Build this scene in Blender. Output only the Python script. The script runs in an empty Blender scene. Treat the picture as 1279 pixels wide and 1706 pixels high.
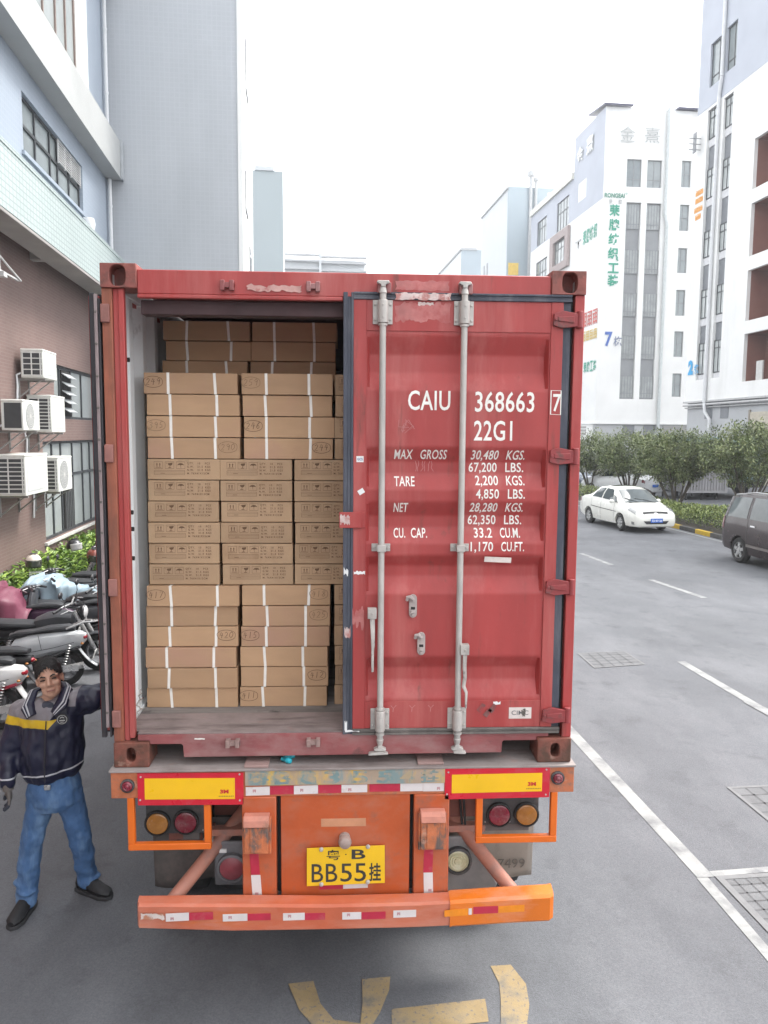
import bpy, bmesh, math, random
from mathutils import Vector, Matrix, noise
R = math.radians
rnd = random.Random(11)
scene = bpy.context.scene
COL = scene.collection

# ------------------------------------------------------------------ camera
cam_d = bpy.data.cameras.new('camera')
cam_d.sensor_fit = 'VERTICAL'
cam_d.sensor_height = 24.0
cam_d.lens = 24.0 * 1287.45 / 1706.0
cam_d.clip_start = 0.05
cam_d.clip_end = 3000
cam = bpy.data.objects.new('camera', cam_d)
COL.objects.link(cam)
def _cam_axes(p, y, r):
    f = Vector((math.sin(y)*math.cos(p), math.cos(y)*math.cos(p), math.sin(p)))
    rt = Vector((math.cos(y), -math.sin(y), 0)); up = rt.cross(f)
    return math.cos(r)*rt + math.sin(r)*up, -math.sin(r)*rt + math.cos(r)*up, f
_rt, _up, _fw = _cam_axes(-0.101125, 0.0473, 0.007462)
cam.matrix_world = Matrix(((_rt.x, _up.x, -_fw.x, 0.0075), (_rt.y, _up.y, -_fw.y, -3.9881),
                           (_rt.z, _up.z, -_fw.z, 3.1423), (0, 0, 0, 1)))
scene.camera = cam

# ------------------------------------------------------------------ light
SUN_EL, SUN_AZ = R(56), R(62)           # azimuth clockwise from +Y: to the right, a little ahead
world = bpy.data.worlds.new('World')
scene.world = world
world.use_nodes = True
wn, wl = world.node_tree.nodes, world.node_tree.links
wn.clear()
sky = wn.new('ShaderNodeTexSky'); sky.sky_type = 'NISHITA'; sky.sun_disc = False
sky.sun_elevation = SUN_EL; sky.sun_rotation = SUN_AZ
sky.air_density = 1.0; sky.dust_density = 6.0; sky.ozone_density = 1.0
hs = wn.new('ShaderNodeHueSaturation'); hs.inputs['Saturation'].default_value = 0.22
bg = wn.new('ShaderNodeBackground'); bg.inputs['Strength'].default_value = 0.15
wo = wn.new('ShaderNodeOutputWorld')
ov = wn.new('ShaderNodeMix'); ov.data_type = 'RGBA'; ov.inputs['Factor'].default_value = 0.6      # thin bright overcast over the sky
ov.inputs[7].default_value = (5.6, 5.75, 5.95, 1)
wl.new(sky.outputs[0], hs.inputs['Color']); wl.new(hs.outputs[0], ov.inputs[6]); wl.new(ov.outputs[2], bg.inputs['Color']); wl.new(bg.outputs[0], wo.inputs['Surface'])
sun_d = bpy.data.lights.new('sun', 'SUN'); sun_d.energy = 1.15; sun_d.angle = R(14); sun_d.color = (1.0, 0.96, 0.9)
sun = bpy.data.objects.new('sun', sun_d); COL.objects.link(sun)
_sd = Vector((math.sin(SUN_AZ)*math.cos(SUN_EL), math.cos(SUN_AZ)*math.cos(SUN_EL), math.sin(SUN_EL)))
sun.rotation_euler = (-_sd).to_track_quat('-Z', 'Y').to_euler()
sun.location = (0, -10, 40)
scene.view_settings.view_transform = 'Standard'
scene.view_settings.look = 'None'
scene.view_settings.exposure = 1.85
scene.view_settings.gamma = 1.0
scene.cycles.use_denoising = True
scene.cycles.max_bounces = 6
scene.cycles.diffuse_bounces = 3
scene.cycles.glossy_bounces = 3
scene.cycles.transmission_bounces = 4
scene.cycles.volume_bounces = 0
scene.cycles.transparent_max_bounces = 8

# ------------------------------------------------------------------ frames
ANG = R(4.0)                       # the street runs 4 degrees left of the container's axis
W = Matrix.Identity(4)
S = Matrix.Rotation(ANG, 4, 'Z')
def fromS(x, y, z=0): return S @ Vector((x, y, z))

# ------------------------------------------------------------------ materials
_mats = {}
def mat(name, col, rough=0.6, metal=0.0, var=0.12, vscale=5.0, dirt=None, dirt2=None, bump=0.0, bscale=60.0,
        stretch=(1, 1, 1), objvar=0.0, coat=0.0, emit=None, trans=0.0, spec=0.5, grain=0.0):
    """dirt = (colour, low, high, scale, (sx, sy, sz)): noise patches of another colour between two thresholds"""
    if name in _mats: return _mats[name]
    m = bpy.data.materials.new(name); m.use_nodes = True
    n, l = m.node_tree.nodes, m.node_tree.links
    b = n['Principled BSDF']
    tc = n.new('ShaderNodeTexCoord'); oi = n.new('ShaderNodeObjectInfo')
    rv = n.new('ShaderNodeVectorMath'); rv.operation = 'SCALE'; rv.inputs[0].default_value = (37.1, 61.7, 23.3)
    l.new(oi.outputs['Random'], rv.inputs['Scale'])
    ad = n.new('ShaderNodeVectorMath'); ad.operation = 'ADD'
    l.new(tc.outputs['Object'], ad.inputs[0]); l.new(rv.outputs[0], ad.inputs[1])
    def noise_at(scale, st, detail=5.0, rough_=0.6):
        mp = n.new('ShaderNodeMapping'); mp.inputs['Scale'].default_value = st
        l.new(ad.outputs[0], mp.inputs['Vector'])
        t = n.new('ShaderNodeTexNoise'); t.inputs['Scale'].default_value = scale
        t.inputs['Detail'].default_value = detail; t.inputs['Roughness'].default_value = rough_
        l.new(mp.outputs[0], t.inputs['Vector'])
        return t.outputs['Fac']
    def mrange(src, a, c, lo, hi):
        r = n.new('ShaderNodeMapRange'); r.inputs['From Min'].default_value = a; r.inputs['From Max'].default_value = c
        r.inputs['To Min'].default_value = lo; r.inputs['To Max'].default_value = hi
        l.new(src, r.inputs['Value']); return r.outputs[0]
    cur = None
    rgb = n.new('ShaderNodeRGB'); rgb.outputs[0].default_value = (*col, 1); cur = rgb.outputs[0]
    if var > 0:
        f = mrange(noise_at(vscale, stretch), 0.3, 0.7, 1 - var, 1 + var)
        vm = n.new('ShaderNodeVectorMath'); vm.operation = 'SCALE'
        l.new(cur, vm.inputs[0]); l.new(f, vm.inputs['Scale']); cur = vm.outputs[0]
    if objvar > 0:
        f = mrange(oi.outputs['Random'], 0, 1, 1 - objvar, 1 + objvar)
        vm = n.new('ShaderNodeVectorMath'); vm.operation = 'SCALE'
        l.new(cur, vm.inputs[0]); l.new(f, vm.inputs['Scale']); cur = vm.outputs[0]
    for d in (dirt, dirt2):
        if not d: continue
        dc, lo, hi, sc, st = d
        f = mrange(noise_at(sc, st, 8.0, 0.65), lo, hi, 0, 1)
        mx = n.new('ShaderNodeMix'); mx.data_type = 'RGBA'
        l.new(f, mx.inputs['Factor']); l.new(cur, mx.inputs[6]); mx.inputs[7].default_value = (*dc, 1)
        cur = mx.outputs[2]
    if grain > 0:
        f = mrange(noise_at(85.0, (1, 1, 1), 3.0, 0.8), 0.3, 0.7, 1 - grain, 1 + grain)
        vm = n.new('ShaderNodeVectorMath'); vm.operation = 'SCALE'
        l.new(cur, vm.inputs[0]); l.new(f, vm.inputs['Scale']); cur = vm.outputs[0]
    l.new(cur, b.inputs['Base Color'])
    rr = mrange(noise_at(vscale * 1.7, (1, 1, 1)), 0.3, 0.7, max(0.02, rough - 0.1), min(1, rough + 0.1)) if rough > 0.15 else None
    if rr is not None: l.new(rr, b.inputs['Roughness'])
    else: b.inputs['Roughness'].default_value = rough
    b.inputs['Metallic'].default_value = metal
    b.inputs['Specular IOR Level'].default_value = spec
    if coat: b.inputs['Coat Weight'].default_value = coat; b.inputs['Coat Roughness'].default_value = 0.05
    if trans: b.inputs['Transmission Weight'].default_value = trans
    if emit: b.inputs['Emission Color'].default_value = (*emit[0], 1); b.inputs['Emission Strength'].default_value = emit[1]
    if bump:
        bp = n.new('ShaderNodeBump'); bp.inputs['Strength'].default_value = bump; bp.inputs['Distance'].default_value = 0.01
        l.new(noise_at(bscale, (1, 1, 1)), bp.inputs['Height']); l.new(bp.outputs[0], b.inputs['Normal'])
    _mats[name] = m
    return m

def tile_mat(name, c1, c2, mortar, bw, bh, axes, mort=0.08, offset=0.0, rough=0.45, bump=0.15, var=0.08, streak=None, moff=(0, 0)):
    """tiles or bricks on a wall: axes picks which two object coordinates run along the wall"""
    if name in _mats: return _mats[name]
    m = bpy.data.materials.new(name); m.use_nodes = True
    n, l = m.node_tree.nodes, m.node_tree.links
    b = n['Principled BSDF']; b.inputs['Roughness'].default_value = rough
    tc = n.new('ShaderNodeTexCoord'); sp = n.new('ShaderNodeSeparateXYZ'); cb = n.new('ShaderNodeCombineXYZ')
    l.new(tc.outputs['Object'], sp.inputs[0])
    l.new(sp.outputs['xyz'.index(axes[0])], cb.inputs[0]); l.new(sp.outputs['xyz'.index(axes[1])], cb.inputs[1])
    br = n.new('ShaderNodeTexBrick'); br.offset = offset; br.squash = 1.0
    br.inputs['Scale'].default_value = 1.0
    br.inputs['Color1'].default_value = (*c1, 1); br.inputs['Color2'].default_value = (*c2, 1); br.inputs['Mortar'].default_value = (*mortar, 1)
    br.inputs['Mortar Size'].default_value = min(bw, bh) * mort; br.inputs['Brick Width'].default_value = bw; br.inputs['Row Height'].default_value = bh
    br.inputs['Mortar Smooth'].default_value = 0.3
    l.new(cb.outputs[0], br.inputs['Vector'])
    ns = n.new('ShaderNodeTexNoise'); ns.inputs['Scale'].default_value = 0.7; ns.inputs['Detail'].default_value = 6
    mp = n.new('ShaderNodeMapping'); mp.inputs['Scale'].default_value = (1, 1, 0.25)
    l.new(tc.outputs['Object'], mp.inputs[0]); l.new(mp.outputs[0], ns.inputs['Vector'])
    r = n.new('ShaderNodeMapRange'); r.inputs['From Min'].default_value = 0.3; r.inputs['From Max'].default_value = 0.7
    r.inputs['To Min'].default_value = 1 - var; r.inputs['To Max'].default_value = 1 + var
    l.new(ns.outputs['Fac'], r.inputs['Value'])
    vm = n.new('ShaderNodeVectorMath'); vm.operation = 'SCALE'; l.new(br.outputs['Color'], vm.inputs[0]); l.new(r.outputs[0], vm.inputs['Scale'])
    l.new(vm.outputs[0], b.inputs['Base Color'])
    if bump:
        bp = n.new('ShaderNodeBump'); bp.inputs['Strength'].default_value = bump; bp.inputs['Distance'].default_value = 0.004; bp.invert = True
        l.new(br.outputs['Fac'], bp.inputs['Height']); l.new(bp.outputs[0], b.inputs['Normal'])
    _mats[name] = m
    return m

# ------------------------------------------------------------------ mesh builder
class MB:
    def __init__(s): s.v, s.f, s.mi, s.M, s.cm = [], [], [], None, 0
    def add(s, vs, fs, mi=None):
        o = len(s.v)
        for p in vs:
            p = Vector(p)
            s.v.append(s.M @ p if s.M else p)
        for f in fs:
            s.f.append([i + o for i in f]); s.mi.append(s.cm if mi is None else mi)
        return s
    def box(s, x0, x1, y0, y1, z0, z1, mi=None):
        vs = [(x0,y0,z0),(x1,y0,z0),(x1,y1,z0),(x0,y1,z0),(x0,y0,z1),(x1,y0,z1),(x1,y1,z1),(x0,y1,z1)]
        return s.add(vs, [(0,3,2,1),(4,5,6,7),(0,1,5,4),(1,2,6,5),(2,3,7,6),(3,0,4,7)], mi)
    def cyl(s, p0, p1, r0, r1=None, n=16, caps=True, mi=None):
        p0, p1 = Vector(p0), Vector(p1); r1 = r0 if r1 is None else r1
        d = (p1 - p0).normalized(); q = d.to_track_quat('Z', 'Y')
        ax, ay = q @ Vector((1,0,0)), q @ Vector((0,1,0))
        vs = []
        for p, r in ((p0, r0), (p1, r1)):
            for i in range(n):
                t = 2*math.pi*i/n; vs.append(p + ax*(r*math.cos(t)) + ay*(r*math.sin(t)))
        fs = [(i, (i+1) % n, n+(i+1) % n, n+i) for i in range(n)]
        if caps: fs += [tuple(range(n-1, -1, -1)), tuple(range(n, 2*n))]
        return s.add(vs, fs, mi)
    def tube(s, pts, r, n=8, caps=True, mi=None, flat=1.0):
        pts = [Vector(p) for p in pts]; k = len(pts)
        rs = r if isinstance(r, (list, tuple)) else [r]*k
        vs, prev = [], None
        for i, p in enumerate(pts):
            d = (pts[min(i+1, k-1)] - pts[max(i-1, 0)]).normalized()
            if prev is None:
                ax = d.orthogonal().normalized()
            else:
                ax = (prev - d*prev.dot(d)).normalized()
            prev = ax; ay = d.cross(ax)
            for j in range(n):
                t = 2*math.pi*j/n; vs.append(p + ax*(rs[i]*math.cos(t)) + ay*(rs[i]*math.sin(t)*flat))
        fs = [(i*n+j, i*n+(j+1) % n, (i+1)*n+(j+1) % n, (i+1)*n+j) for i in range(k-1) for j in range(n)]
        if caps: fs += [tuple(range(n-1, -1, -1)), tuple(range((k-1)*n, k*n))]
        return s.add(vs, fs, mi)
    def loft(s, rings, caps=True, closed=True, mi=None):
        n, k = len(rings[0]), len(rings)
        vs = [p for r_ in rings for p in r_]
        m = n if closed else n-1
        fs = [(i*n+j, i*n+(j+1) % n, (i+1)*n+(j+1) % n, (i+1)*n+j) for i in range(k-1) for j in range(m)]
        if caps and closed: fs += [tuple(range(n-1, -1, -1)), tuple(range((k-1)*n, k*n))]
        return s.add(vs, fs, mi)
    def lathe(s, prof, org, axis, n=20, mi=None, caps=True):
        """prof = [(radius, height along axis)]"""
        org, d = Vector(org), Vector(axis).normalized(); q = d.to_track_quat('Z', 'Y')
        ax, ay = q @ Vector((1,0,0)), q @ Vector((0,1,0))
        return s.loft([[org + d*h + ax*(r*math.cos(2*math.pi*i/n)) + ay*(r*math.sin(2*math.pi*i/n)) for i in range(n)] for r, h in prof], caps, True, mi)
    def ell(s, c, rx, ry, rz, nu=16, nv=10, rot=None, mi=None):
        c = Vector(c); vs, fs = [], []
        for i in range(nv+1):
            a = math.pi*i/nv
            for j in range(nu):
                t = 2*math.pi*j/nu
                p = Vector((rx*math.sin(a)*math.cos(t), ry*math.sin(a)*math.sin(t), rz*math.cos(a)))
                vs.append(c + (rot @ p if rot else p))
        for i in range(nv):
            for j in range(nu): fs.append((i*nu+j, (i+1)*nu+j, (i+1)*nu+(j+1) % nu, i*nu+(j+1) % nu))
        return s.add(vs, fs, mi)
    def prism(s, out, fn, d, mi=None):
        """closed 2-D outline, fn(u, v, w) -> point, extruded from w=0 to w=d"""
        n = len(out)
        vs = [fn(u, v, 0) for u, v in out] + [fn(u, v, d) for u, v in out]
        fs = [tuple(range(n)), tuple(range(2*n-1, n-1, -1))] + [(j, (j+1) % n + 0, n+(j+1) % n, n+j)[::-1] for j in range(n)]
        return s.add(vs, fs, mi)
    def ribbon(s, pts, w, fn, mi=None, close=False):
        """flat pen stroke of width w along 2-D points, fn(u, v) -> point"""
        pts = [Vector(p) for p in pts]; k = len(pts); vs = []
        for i in range(k):
            a = pts[(i-1) % k] if (close or i > 0) else pts[i]; c = pts[(i+1) % k] if (close or i < k-1) else pts[i]
            d = (c - a); d = d.normalized() if d.length > 0 else Vector((1, 0)); nn = Vector((-d.y, d.x))*(w/2)
            vs += [fn(*(pts[i]+nn)), fn(*(pts[i]-nn))]
        fs = [(2*i, 2*i+1, (2*i+3) % (2*k), (2*i+2) % (2*k)) for i in range(k if close else k-1)]
        return s.add(vs, fs, mi)
    def sheet(s, fn, nu, nv, mi=None):
        vs = [fn(i/nu, j/nv) for j in range(nv+1) for i in range(nu+1)]
        fs = [(j*(nu+1)+i, j*(nu+1)+i+1, (j+1)*(nu+1)+i+1, (j+1)*(nu+1)+i) for j in range(nv) for i in range(nu)]
        return s.add(vs, fs, mi)
    def mesh(s, name):
        me = bpy.data.meshes.new(name)
        me.from_pydata([tuple(v) for v in s.v], [], s.f)
        return me
    def build(s, name, m, parent=None, frame=None, smooth=35, bevel=0.0, fix=True, seg=2):
        me = s.mesh(name)
        ms = m if isinstance(m, (list, tuple)) else [m]
        for q in ms: me.materials.append(q)
        if len(ms) > 1: me.polygons.foreach_set('material_index', s.mi)
        if fix:
            bm = bmesh.new(); bm.from_mesh(me); bmesh.ops.recalc_face_normals(bm, faces=bm.faces); bm.to_mesh(me); bm.free()
        if smooth:
            me.shade_smooth(); me.set_sharp_from_angle(angle=R(smooth))
        return link(name, me, parent, frame, bevel, seg)

def wm(o):
    m = o.matrix_basis.copy()
    while o.parent: o = o.parent; m = o.matrix_basis @ m
    return m
def link(name, me, parent=None, frame=None, bevel=0.0, seg=2):
    o = bpy.data.objects.new(name, me); COL.objects.link(o)
    if parent: o.parent = parent
    if frame is not None: o.matrix_basis = (wm(parent).inverted() if parent else Matrix()) @ frame
    if bevel:
        b = o.modifiers.new('bevel', 'BEVEL'); b.width = bevel; b.segments = seg; b.limit_method = 'ANGLE'; b.angle_limit = R(40)
    return o
def tag(o, label=None, cat=None, group=None, kind=None):
    if label: o['label'] = label
    if cat: o['category'] = cat
    if group: o['group'] = group
    if kind: o['kind'] = kind
    return o
def thing(name, label, cat, loc=(0, 0, 0), rotz=0.0, group=None):
    o = bpy.data.objects.new(name, None); COL.objects.link(o); o.empty_display_size = 0.2
    o.matrix_basis = Matrix.Translation(Vector(loc)) @ Matrix.Rotation(rotz, 4, 'Z')
    return tag(o, label, cat, group)
def copy_tree(o, parent=None):
    c = o.copy(); COL.objects.link(c)
    if parent: c.parent = parent
    for ch in list(o.children): copy_tree(ch, c)
    return c

_txt = {}
def text_mesh(s, size, sx=1.0, bold=0.0, shear=0.0, align='LEFT', sp=1.0):
    key = (s, size, sx, bold, shear, align, sp)
    if key in _txt: return _txt[key]
    c = bpy.data.curves.new('lettering', 'FONT'); c.body = s; c.size = size; c.offset = bold; c.shear = shear; c.align_x = align
    c.space_character = sp; c.resolution_u = 3
    o = bpy.data.objects.new('lettering', c); COL.objects.link(o)
    bpy.context.view_layer.update()
    dg = bpy.context.evaluated_depsgraph_get()
    me = bpy.data.meshes.new_from_object(o.evaluated_get(dg))
    bpy.data.objects.remove(o)
    me.name = 'lettering'
    for v in me.vertices: v.co.x *= sx
    _txt[key] = me
    return me
FRONT = Matrix.Rotation(R(90), 4, 'X')          # text standing up and facing -Y
def text(name, s, size, m, parent, at, rot=FRONT, frame=W, sx=1.0, bold=0.0, shear=0.0, align='LEFT', sp=1.0):
    me = text_mesh(s, size, sx, bold, shear, align, sp).copy()
    me.materials.clear(); me.materials.append(m)
    return link(name, me, parent, frame @ Matrix.Translation(Vector(at)) @ rot)

def text_fit(name, s, box, m, parent, y, bold=0.0, shear=0.0, sp=1.0, frame=W, rot=FRONT, d=0.0):
    """lettering scaled to fill box = (x0, x1, z0, z1) on the plane y"""
    me = text_mesh(s, 1.0, 1.0, bold, shear, 'LEFT', sp).copy()
    xs = [v.co.x for v in me.vertices]; ys = [v.co.y for v in me.vertices]
    ax, bx, ay, by = min(xs), max(xs), min(ys), max(ys)
    for v in me.vertices:
        v.co.x = (v.co.x-ax)/(bx-ax)*(box[1]-box[0]); v.co.y = (v.co.y-ay)/(by-ay)*(box[3]-box[2]); v.co.z = 0
    me.materials.clear(); me.materials.append(m)
    return link(name, me, parent, frame @ Matrix.Translation(Vector((box[0], y, box[2]))) @ rot)

# ================================================================== ground
asphalt = mat('asphalt', (0.108, 0.112, 0.122), 0.85, 0, 0.14, 0.45, dirt=((0.150, 0.154, 0.165), 0.46, 0.72, 0.9, (1, 0.5, 1)),
              dirt2=((0.075, 0.077, 0.084), 0.55, 0.76, 2.3, (1, 1, 1)), bump=0.6, bscale=140, grain=0.22)
g = MB(); g.box(-600, 600, -600, 900, -0.5, 0.0)
tag(g.build('road', asphalt, smooth=0), kind='structure')
F = lambda y: (lambda u, v, w=0: (u, y+w, v))

# ================================================================== container
red = mat('container_red', (0.355, 0.044, 0.041), 0.5, 0, 0.14, 2.5, dirt=((0.46, 0.135, 0.12), 0.48, 0.78, 1.6, (3.0, 3.0, 0.35)),
          dirt2=((0.13, 0.045, 0.034), 0.60, 0.76, 4.0, (3.5, 3.5, 0.45)), bump=0.15, bscale=12, stretch=(2, 2, 0.4))
redsill = mat('container_sill', (0.26, 0.075, 0.075), 0.6, 0, 0.2, 4, dirt=((0.33, 0.20, 0.19), 0.42, 0.72, 3.0, (1, 1, 2)),
              dirt2=((0.07, 0.04, 0.035), 0.60, 0.75, 6.0, (1, 1, 1)), bump=0.2, bscale=30)
rust = mat('rusty_steel', (0.20, 0.065, 0.045), 0.75, 0, 0.3, 9, dirt=((0.09, 0.045, 0.03), 0.45, 0.65, 8, (1, 1, 1)),
           dirt2=((0.34, 0.22, 0.17), 0.60, 0.72, 14, (1, 1, 1)), bump=0.5, bscale=45)
postrust = mat('post_brown', (0.30, 0.095, 0.055), 0.65, 0, 0.2, 5, dirt=((0.15, 0.06, 0.04), 0.5, 0.7, 4, (3, 3, 0.4)), bump=0.3, bscale=40)
rubber = mat('gasket_rubber', (0.050, 0.055, 0.075), 0.6, 0, 0.25, 4, dirt=((0.16, 0.16, 0.18), 0.5, 0.8, 3, (4, 4, 0.5)), bump=0.1)
grimy = mat('grimy_rubber', (0.13, 0.115, 0.105), 0.7, 0, 0.3, 6, dirt=((0.25, 0.22, 0.2), 0.5, 0.7, 7, (1, 1, 1)))
galv = mat('worn_grey_paint', (0.46, 0.43, 0.40), 0.5, 0.1, 0.14, 7, dirt=((0.30, 0.30, 0.29), 0.5, 0.75, 5, (3, 3, 0.5)), dirt2=((0.20, 0.12, 0.08), 0.68, 0.78, 14, (1, 1, 1)), bump=0.15)
white = mat('stencil_white', (0.80, 0.78, 0.73), 0.55, 0, 0.08, 20, dirt=((0.55, 0.30, 0.28), 0.66, 0.74, 30, (1, 1, 1)))
paper = mat('torn_paper', (0.62, 0.50, 0.47), 0.85, 0, 0.2, 12, dirt=((0.45, 0.20, 0.18), 0.48, 0.58, 14, (1, 1, 1)), dirt2=((0.09, 0.05, 0.045), 0.66, 0.70, 9, (1, 1, 1)))
glue = mat('glue_residue', (0.46, 0.17, 0.16), 0.8, 0, 0.2, 12, dirt=((0.40, 0.10, 0.095), 0.45, 0.65, 10, (1, 1, 1)))
sticker = mat('white_sticker', (0.75, 0.75, 0.74), 0.5, 0, 0.06, 10)
inkblk = mat('black_ink', (0.035, 0.032, 0.03), 0.6, 0, 0)
greywall = mat('container_inner_wall', (0.78, 0.80, 0.80), 0.6, 0, 0.12, 2.0, dirt=((0.25, 0.22, 0.20), 0.60, 0.75, 3.5, (1, 1, 0.5)), dirt2=((0.16, 0.08, 0.05), 0.70, 0.76, 12, (1, 1, 1)))
wood = mat('floor_wood', (0.20, 0.18, 0.17), 0.8, 0, 0.3, 4, dirt=((0.32, 0.295, 0.275), 0.5, 0.75, 3, (0.6, 3, 1)), dirt2=((0.05, 0.045, 0.045), 0.58, 0.72, 5, (1, 1, 1)), stretch=(0.5, 4, 1), bump=0.3)
dark = mat('dark_steel', (0.025, 0.024, 0.024), 0.8, 0, 0.2, 5)

cont = thing('shipping_container', 'red steel shipping container with its left door swung open and brown cartons inside', 'shipping container', (0, 3.03, 1.38))
ZB = 1.38; ZT = ZB + 2.591
def cpart(mb, name, m, parent=None, **k): return mb.build(name, m, parent or cont, W, **k)

def casting(cx, top, front):
    """ISO corner casting: block with an oval hole in its end face and one in its outer side"""
    s = 1 if cx > 0 else -1
    x0, x1 = (cx-0.178, cx) if s > 0 else (cx, cx+0.178)
    if not top and front: x0, x1 = (cx-0.185, cx) if s > 0 else (cx, cx+0.185)
    z0, z1 = (ZT-0.118, ZT) if top else (ZB, ZB+0.134)
    y0, y1 = (-0.012, 0.162) if front else (5.90, 6.07)
    b = MB()
    yf, yb = (y0, y1) if front else (y1, y0)
    ox = (x0+x1)/2 + s*0.004; oz = (z0+z1)/2; n = 24
    inner = []
    rw, rh = (0.040, 0.052) if top else (0.024, 0.038)
    for i in range(n):
        t = 2*math.pi*i/n; cz = math.sin(t); cxx = math.cos(t)
        e = 0.75
        inner.append((ox + rw*abs(cxx)**e*(1 if cxx >= 0 else -1), oz + rh*abs(cz)**e*(1 if cz >= 0 else -1)))
    outer = []
    for i in range(n):
        t = 2*math.pi*i/n; c, q = math.cos(t), math.sin(t); k = 1/max(abs(c), abs(q))
        outer.append(((x0+x1)/2 + (x1-x0)/2*c*k, oz + (z1-z0)/2*q*k))
    dpt = 0.035 if front else -0.035
    rings = [[(u, yb, v) for u, v in outer], [(u, yf, v) for u, v in outer], [(u, yf, v) for u, v in inner], [(u, yf+dpt, v) for u, v in inner]]
    b.loft(rings, caps=False)
    k = [len(b.v)]
    b.add([(u, yb, v) for u, v in outer], [tuple(range(n))])
    b.add([((p[0]-ox)*1.25+ox, yf+dpt, (p[1]-oz)*1.25+oz) for p in inner] , [])
    b.add([(u, yf+dpt, v) for u, v in inner] + [((u-ox)*1.3+ox, yf+dpt*3, (v-oz)*1.1+oz) for u, v in inner], [(i, (i+1) % n, n+(i+1) % n, n+i) for i in range(n)] + [tuple(range(n, 2*n))])
    return cpart(b, 'corner_casting', rust if not top else mat('casting_red_rust', (0.25, 0.075, 0.06), 0.65, 0, 0.25, 8, dirt=((0.12, 0.05, 0.04), 0.48, 0.62, 9, (1, 1, 1)), dirt2=((0.33, 0.13, 0.10), 0.6, 0.7, 12, (1, 1, 1)), bump=0.4, bscale=35), bevel=0.006)
for cx in (-1.219, 1.219):
    for top in (False, True):
        for fr in (True, False): casting(cx, top, fr)

# header, posts, sill
b = MB(); b.box(-1.041, 1.041, 0.0, 0.11, 3.826, 3.945); b.box(-1.041, -0.02, -0.004, 0.03, 3.806, 3.826)
hdr = cpart(b, 'header_beam', red, bevel=0.005)
b = MB(); b.box(-1.041, 1.041, 0.06, 0.16, 3.735, 3.806)
cpart(b, 'header_inner_rail', mat('inner_rail_dark', (0.055, 0.026, 0.028), 0.7, 0, 0.3, 4), bevel=0.004)
for xx in (-0.594, -0.167, 0.189, 0.600):
    b = MB(); b.box(xx-0.034, xx+0.034, -0.03, 0.0, 3.858, 3.885); b.box(xx-0.034, xx-0.012, -0.034, 0, 3.845, 3.895); b.box(xx+0.012, xx+0.034, -0.034, 0, 3.845, 3.895)
    cpart(b, 'cam_keeper', redsill, hdr, bevel=0.003)
def torn(name, x0, x1, z0, z1, y, m, parent, seed, jag=0.35, n=40, rag=(1, 1, 1, 1)):
    """thin ragged-edged remnant of a label"""
    r_ = random.Random(seed); k = n//2; jag = min(jag, 0.42); h = z1-z0; w = x1-x0
    def edge(off): return [jag*h*min(1, max(0, 0.45+0.9*noise.noise(Vector((off+i*0.31, seed*1.7, 0)))+r_.uniform(-.18, .18))) for i in range(k+1)]
    lo, hi = edge(0.0), edge(50.0)
    pts = [(x0+w*i/k+(0 if i in (0, k) else r_.uniform(-.3, .3)*w/k), z0+lo[i]) for i in range(k+1)]
    zr0, zr1 = z0+lo[k], z1-hi[k]
    pts += [(x1-0.03*w*r_.random(), lerp_(zr0, zr1, q/5)) for q in range(1, 5)]
    pts += [(x1-w*i/k-(0 if i in (0, k) else r_.uniform(-.3, .3)*w/k), z1-hi[k-i]) for i in range(k+1)]
    zl1, zl0 = z1-hi[0], z0+lo[0]
    pts += [(x0+0.03*w*r_.random(), lerp_(zl1, zl0, q/5)) for q in range(1, 5)]
    b = MB(); b.prism(pts, F(y), 0.0006)
    return b.build(name, m, parent, W, smooth=0)
def lerp_(a, c, t): return a+(c-a)*t
torn('label_residue', -0.50, -0.225, 3.838, 3.884, -0.0046-0.0012, mat('label_white_residue', (0.52, 0.30, 0.27), 0.8, 0, 0.2, 15, dirt=((0.40, 0.12, 0.11), 0.55, 0.66, 16, (1, 1, 1))), hdr, 3, 0.5, 44)
for s in (-1, 1):
    b = MB()
    b.box(*sorted((s*1.219, s*1.168)), 0.004, 0.12, ZB+0.134, ZT-0.118)
    cpart(b, 'outer_post', postrust if s < 0 else red, bevel=0.004)
    b = MB()
    if s < 0:
        b.box(-1.168, -1.140, 0.022, 0.06, ZB+0.134, ZT-0.118); b.box(-1.140, -1.112, 0.012, 0.05, ZB+0.15, ZT-0.118)
        cpart(b, 'inner_post', red, bevel=0.004)
    else:
        b.box(1.098, 1.168, 0.045, 0.12, ZB+0.15, ZT-0.118)
        cpart(b, 'inner_post', dark)
b = MB()
o = [(-1.097, 1.5495), (-1.097, 1.517), (-1.034, 1.517), (-1.034, 1.497), (-0.87, 1.497), (-0.862, 1.49), (-0.858, 1.424), (-0.845, 1.424), (0.83, 1.430), (0.842, 1.430), (0.846, 1.49), (0.855, 1.497), (1.034, 1.497), (1.034, 1.517), (1.097, 1.517), (1.097, 1.5495)]
b.prism(o, F(0.006), 0.16)
sill = cpart(b, 'door_sill', redsill, bevel=0.004)
b = MB(); b.box(-1.097, 1.097, 0.012, 0.30, 1.551, 1.557); b.box(-1.16, -1.097, 0.052, 0.30, 1.551, 1.557); b.box(1.097, 1.16, 0.121, 0.30, 1.551, 1.557)
cpart(b, 'sill_plate', mat('sill_dusty', (0.27, 0.215, 0.205), 0.75, 0, 0.25, 5, dirt=((0.13, 0.10, 0.095), 0.5, 0.68, 4, (0.5, 3, 1)), dirt2=((0.30, 0.13, 0.125), 0.64, 0.78, 6, (1, 2, 1)), bump=0.3), sill)
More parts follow.
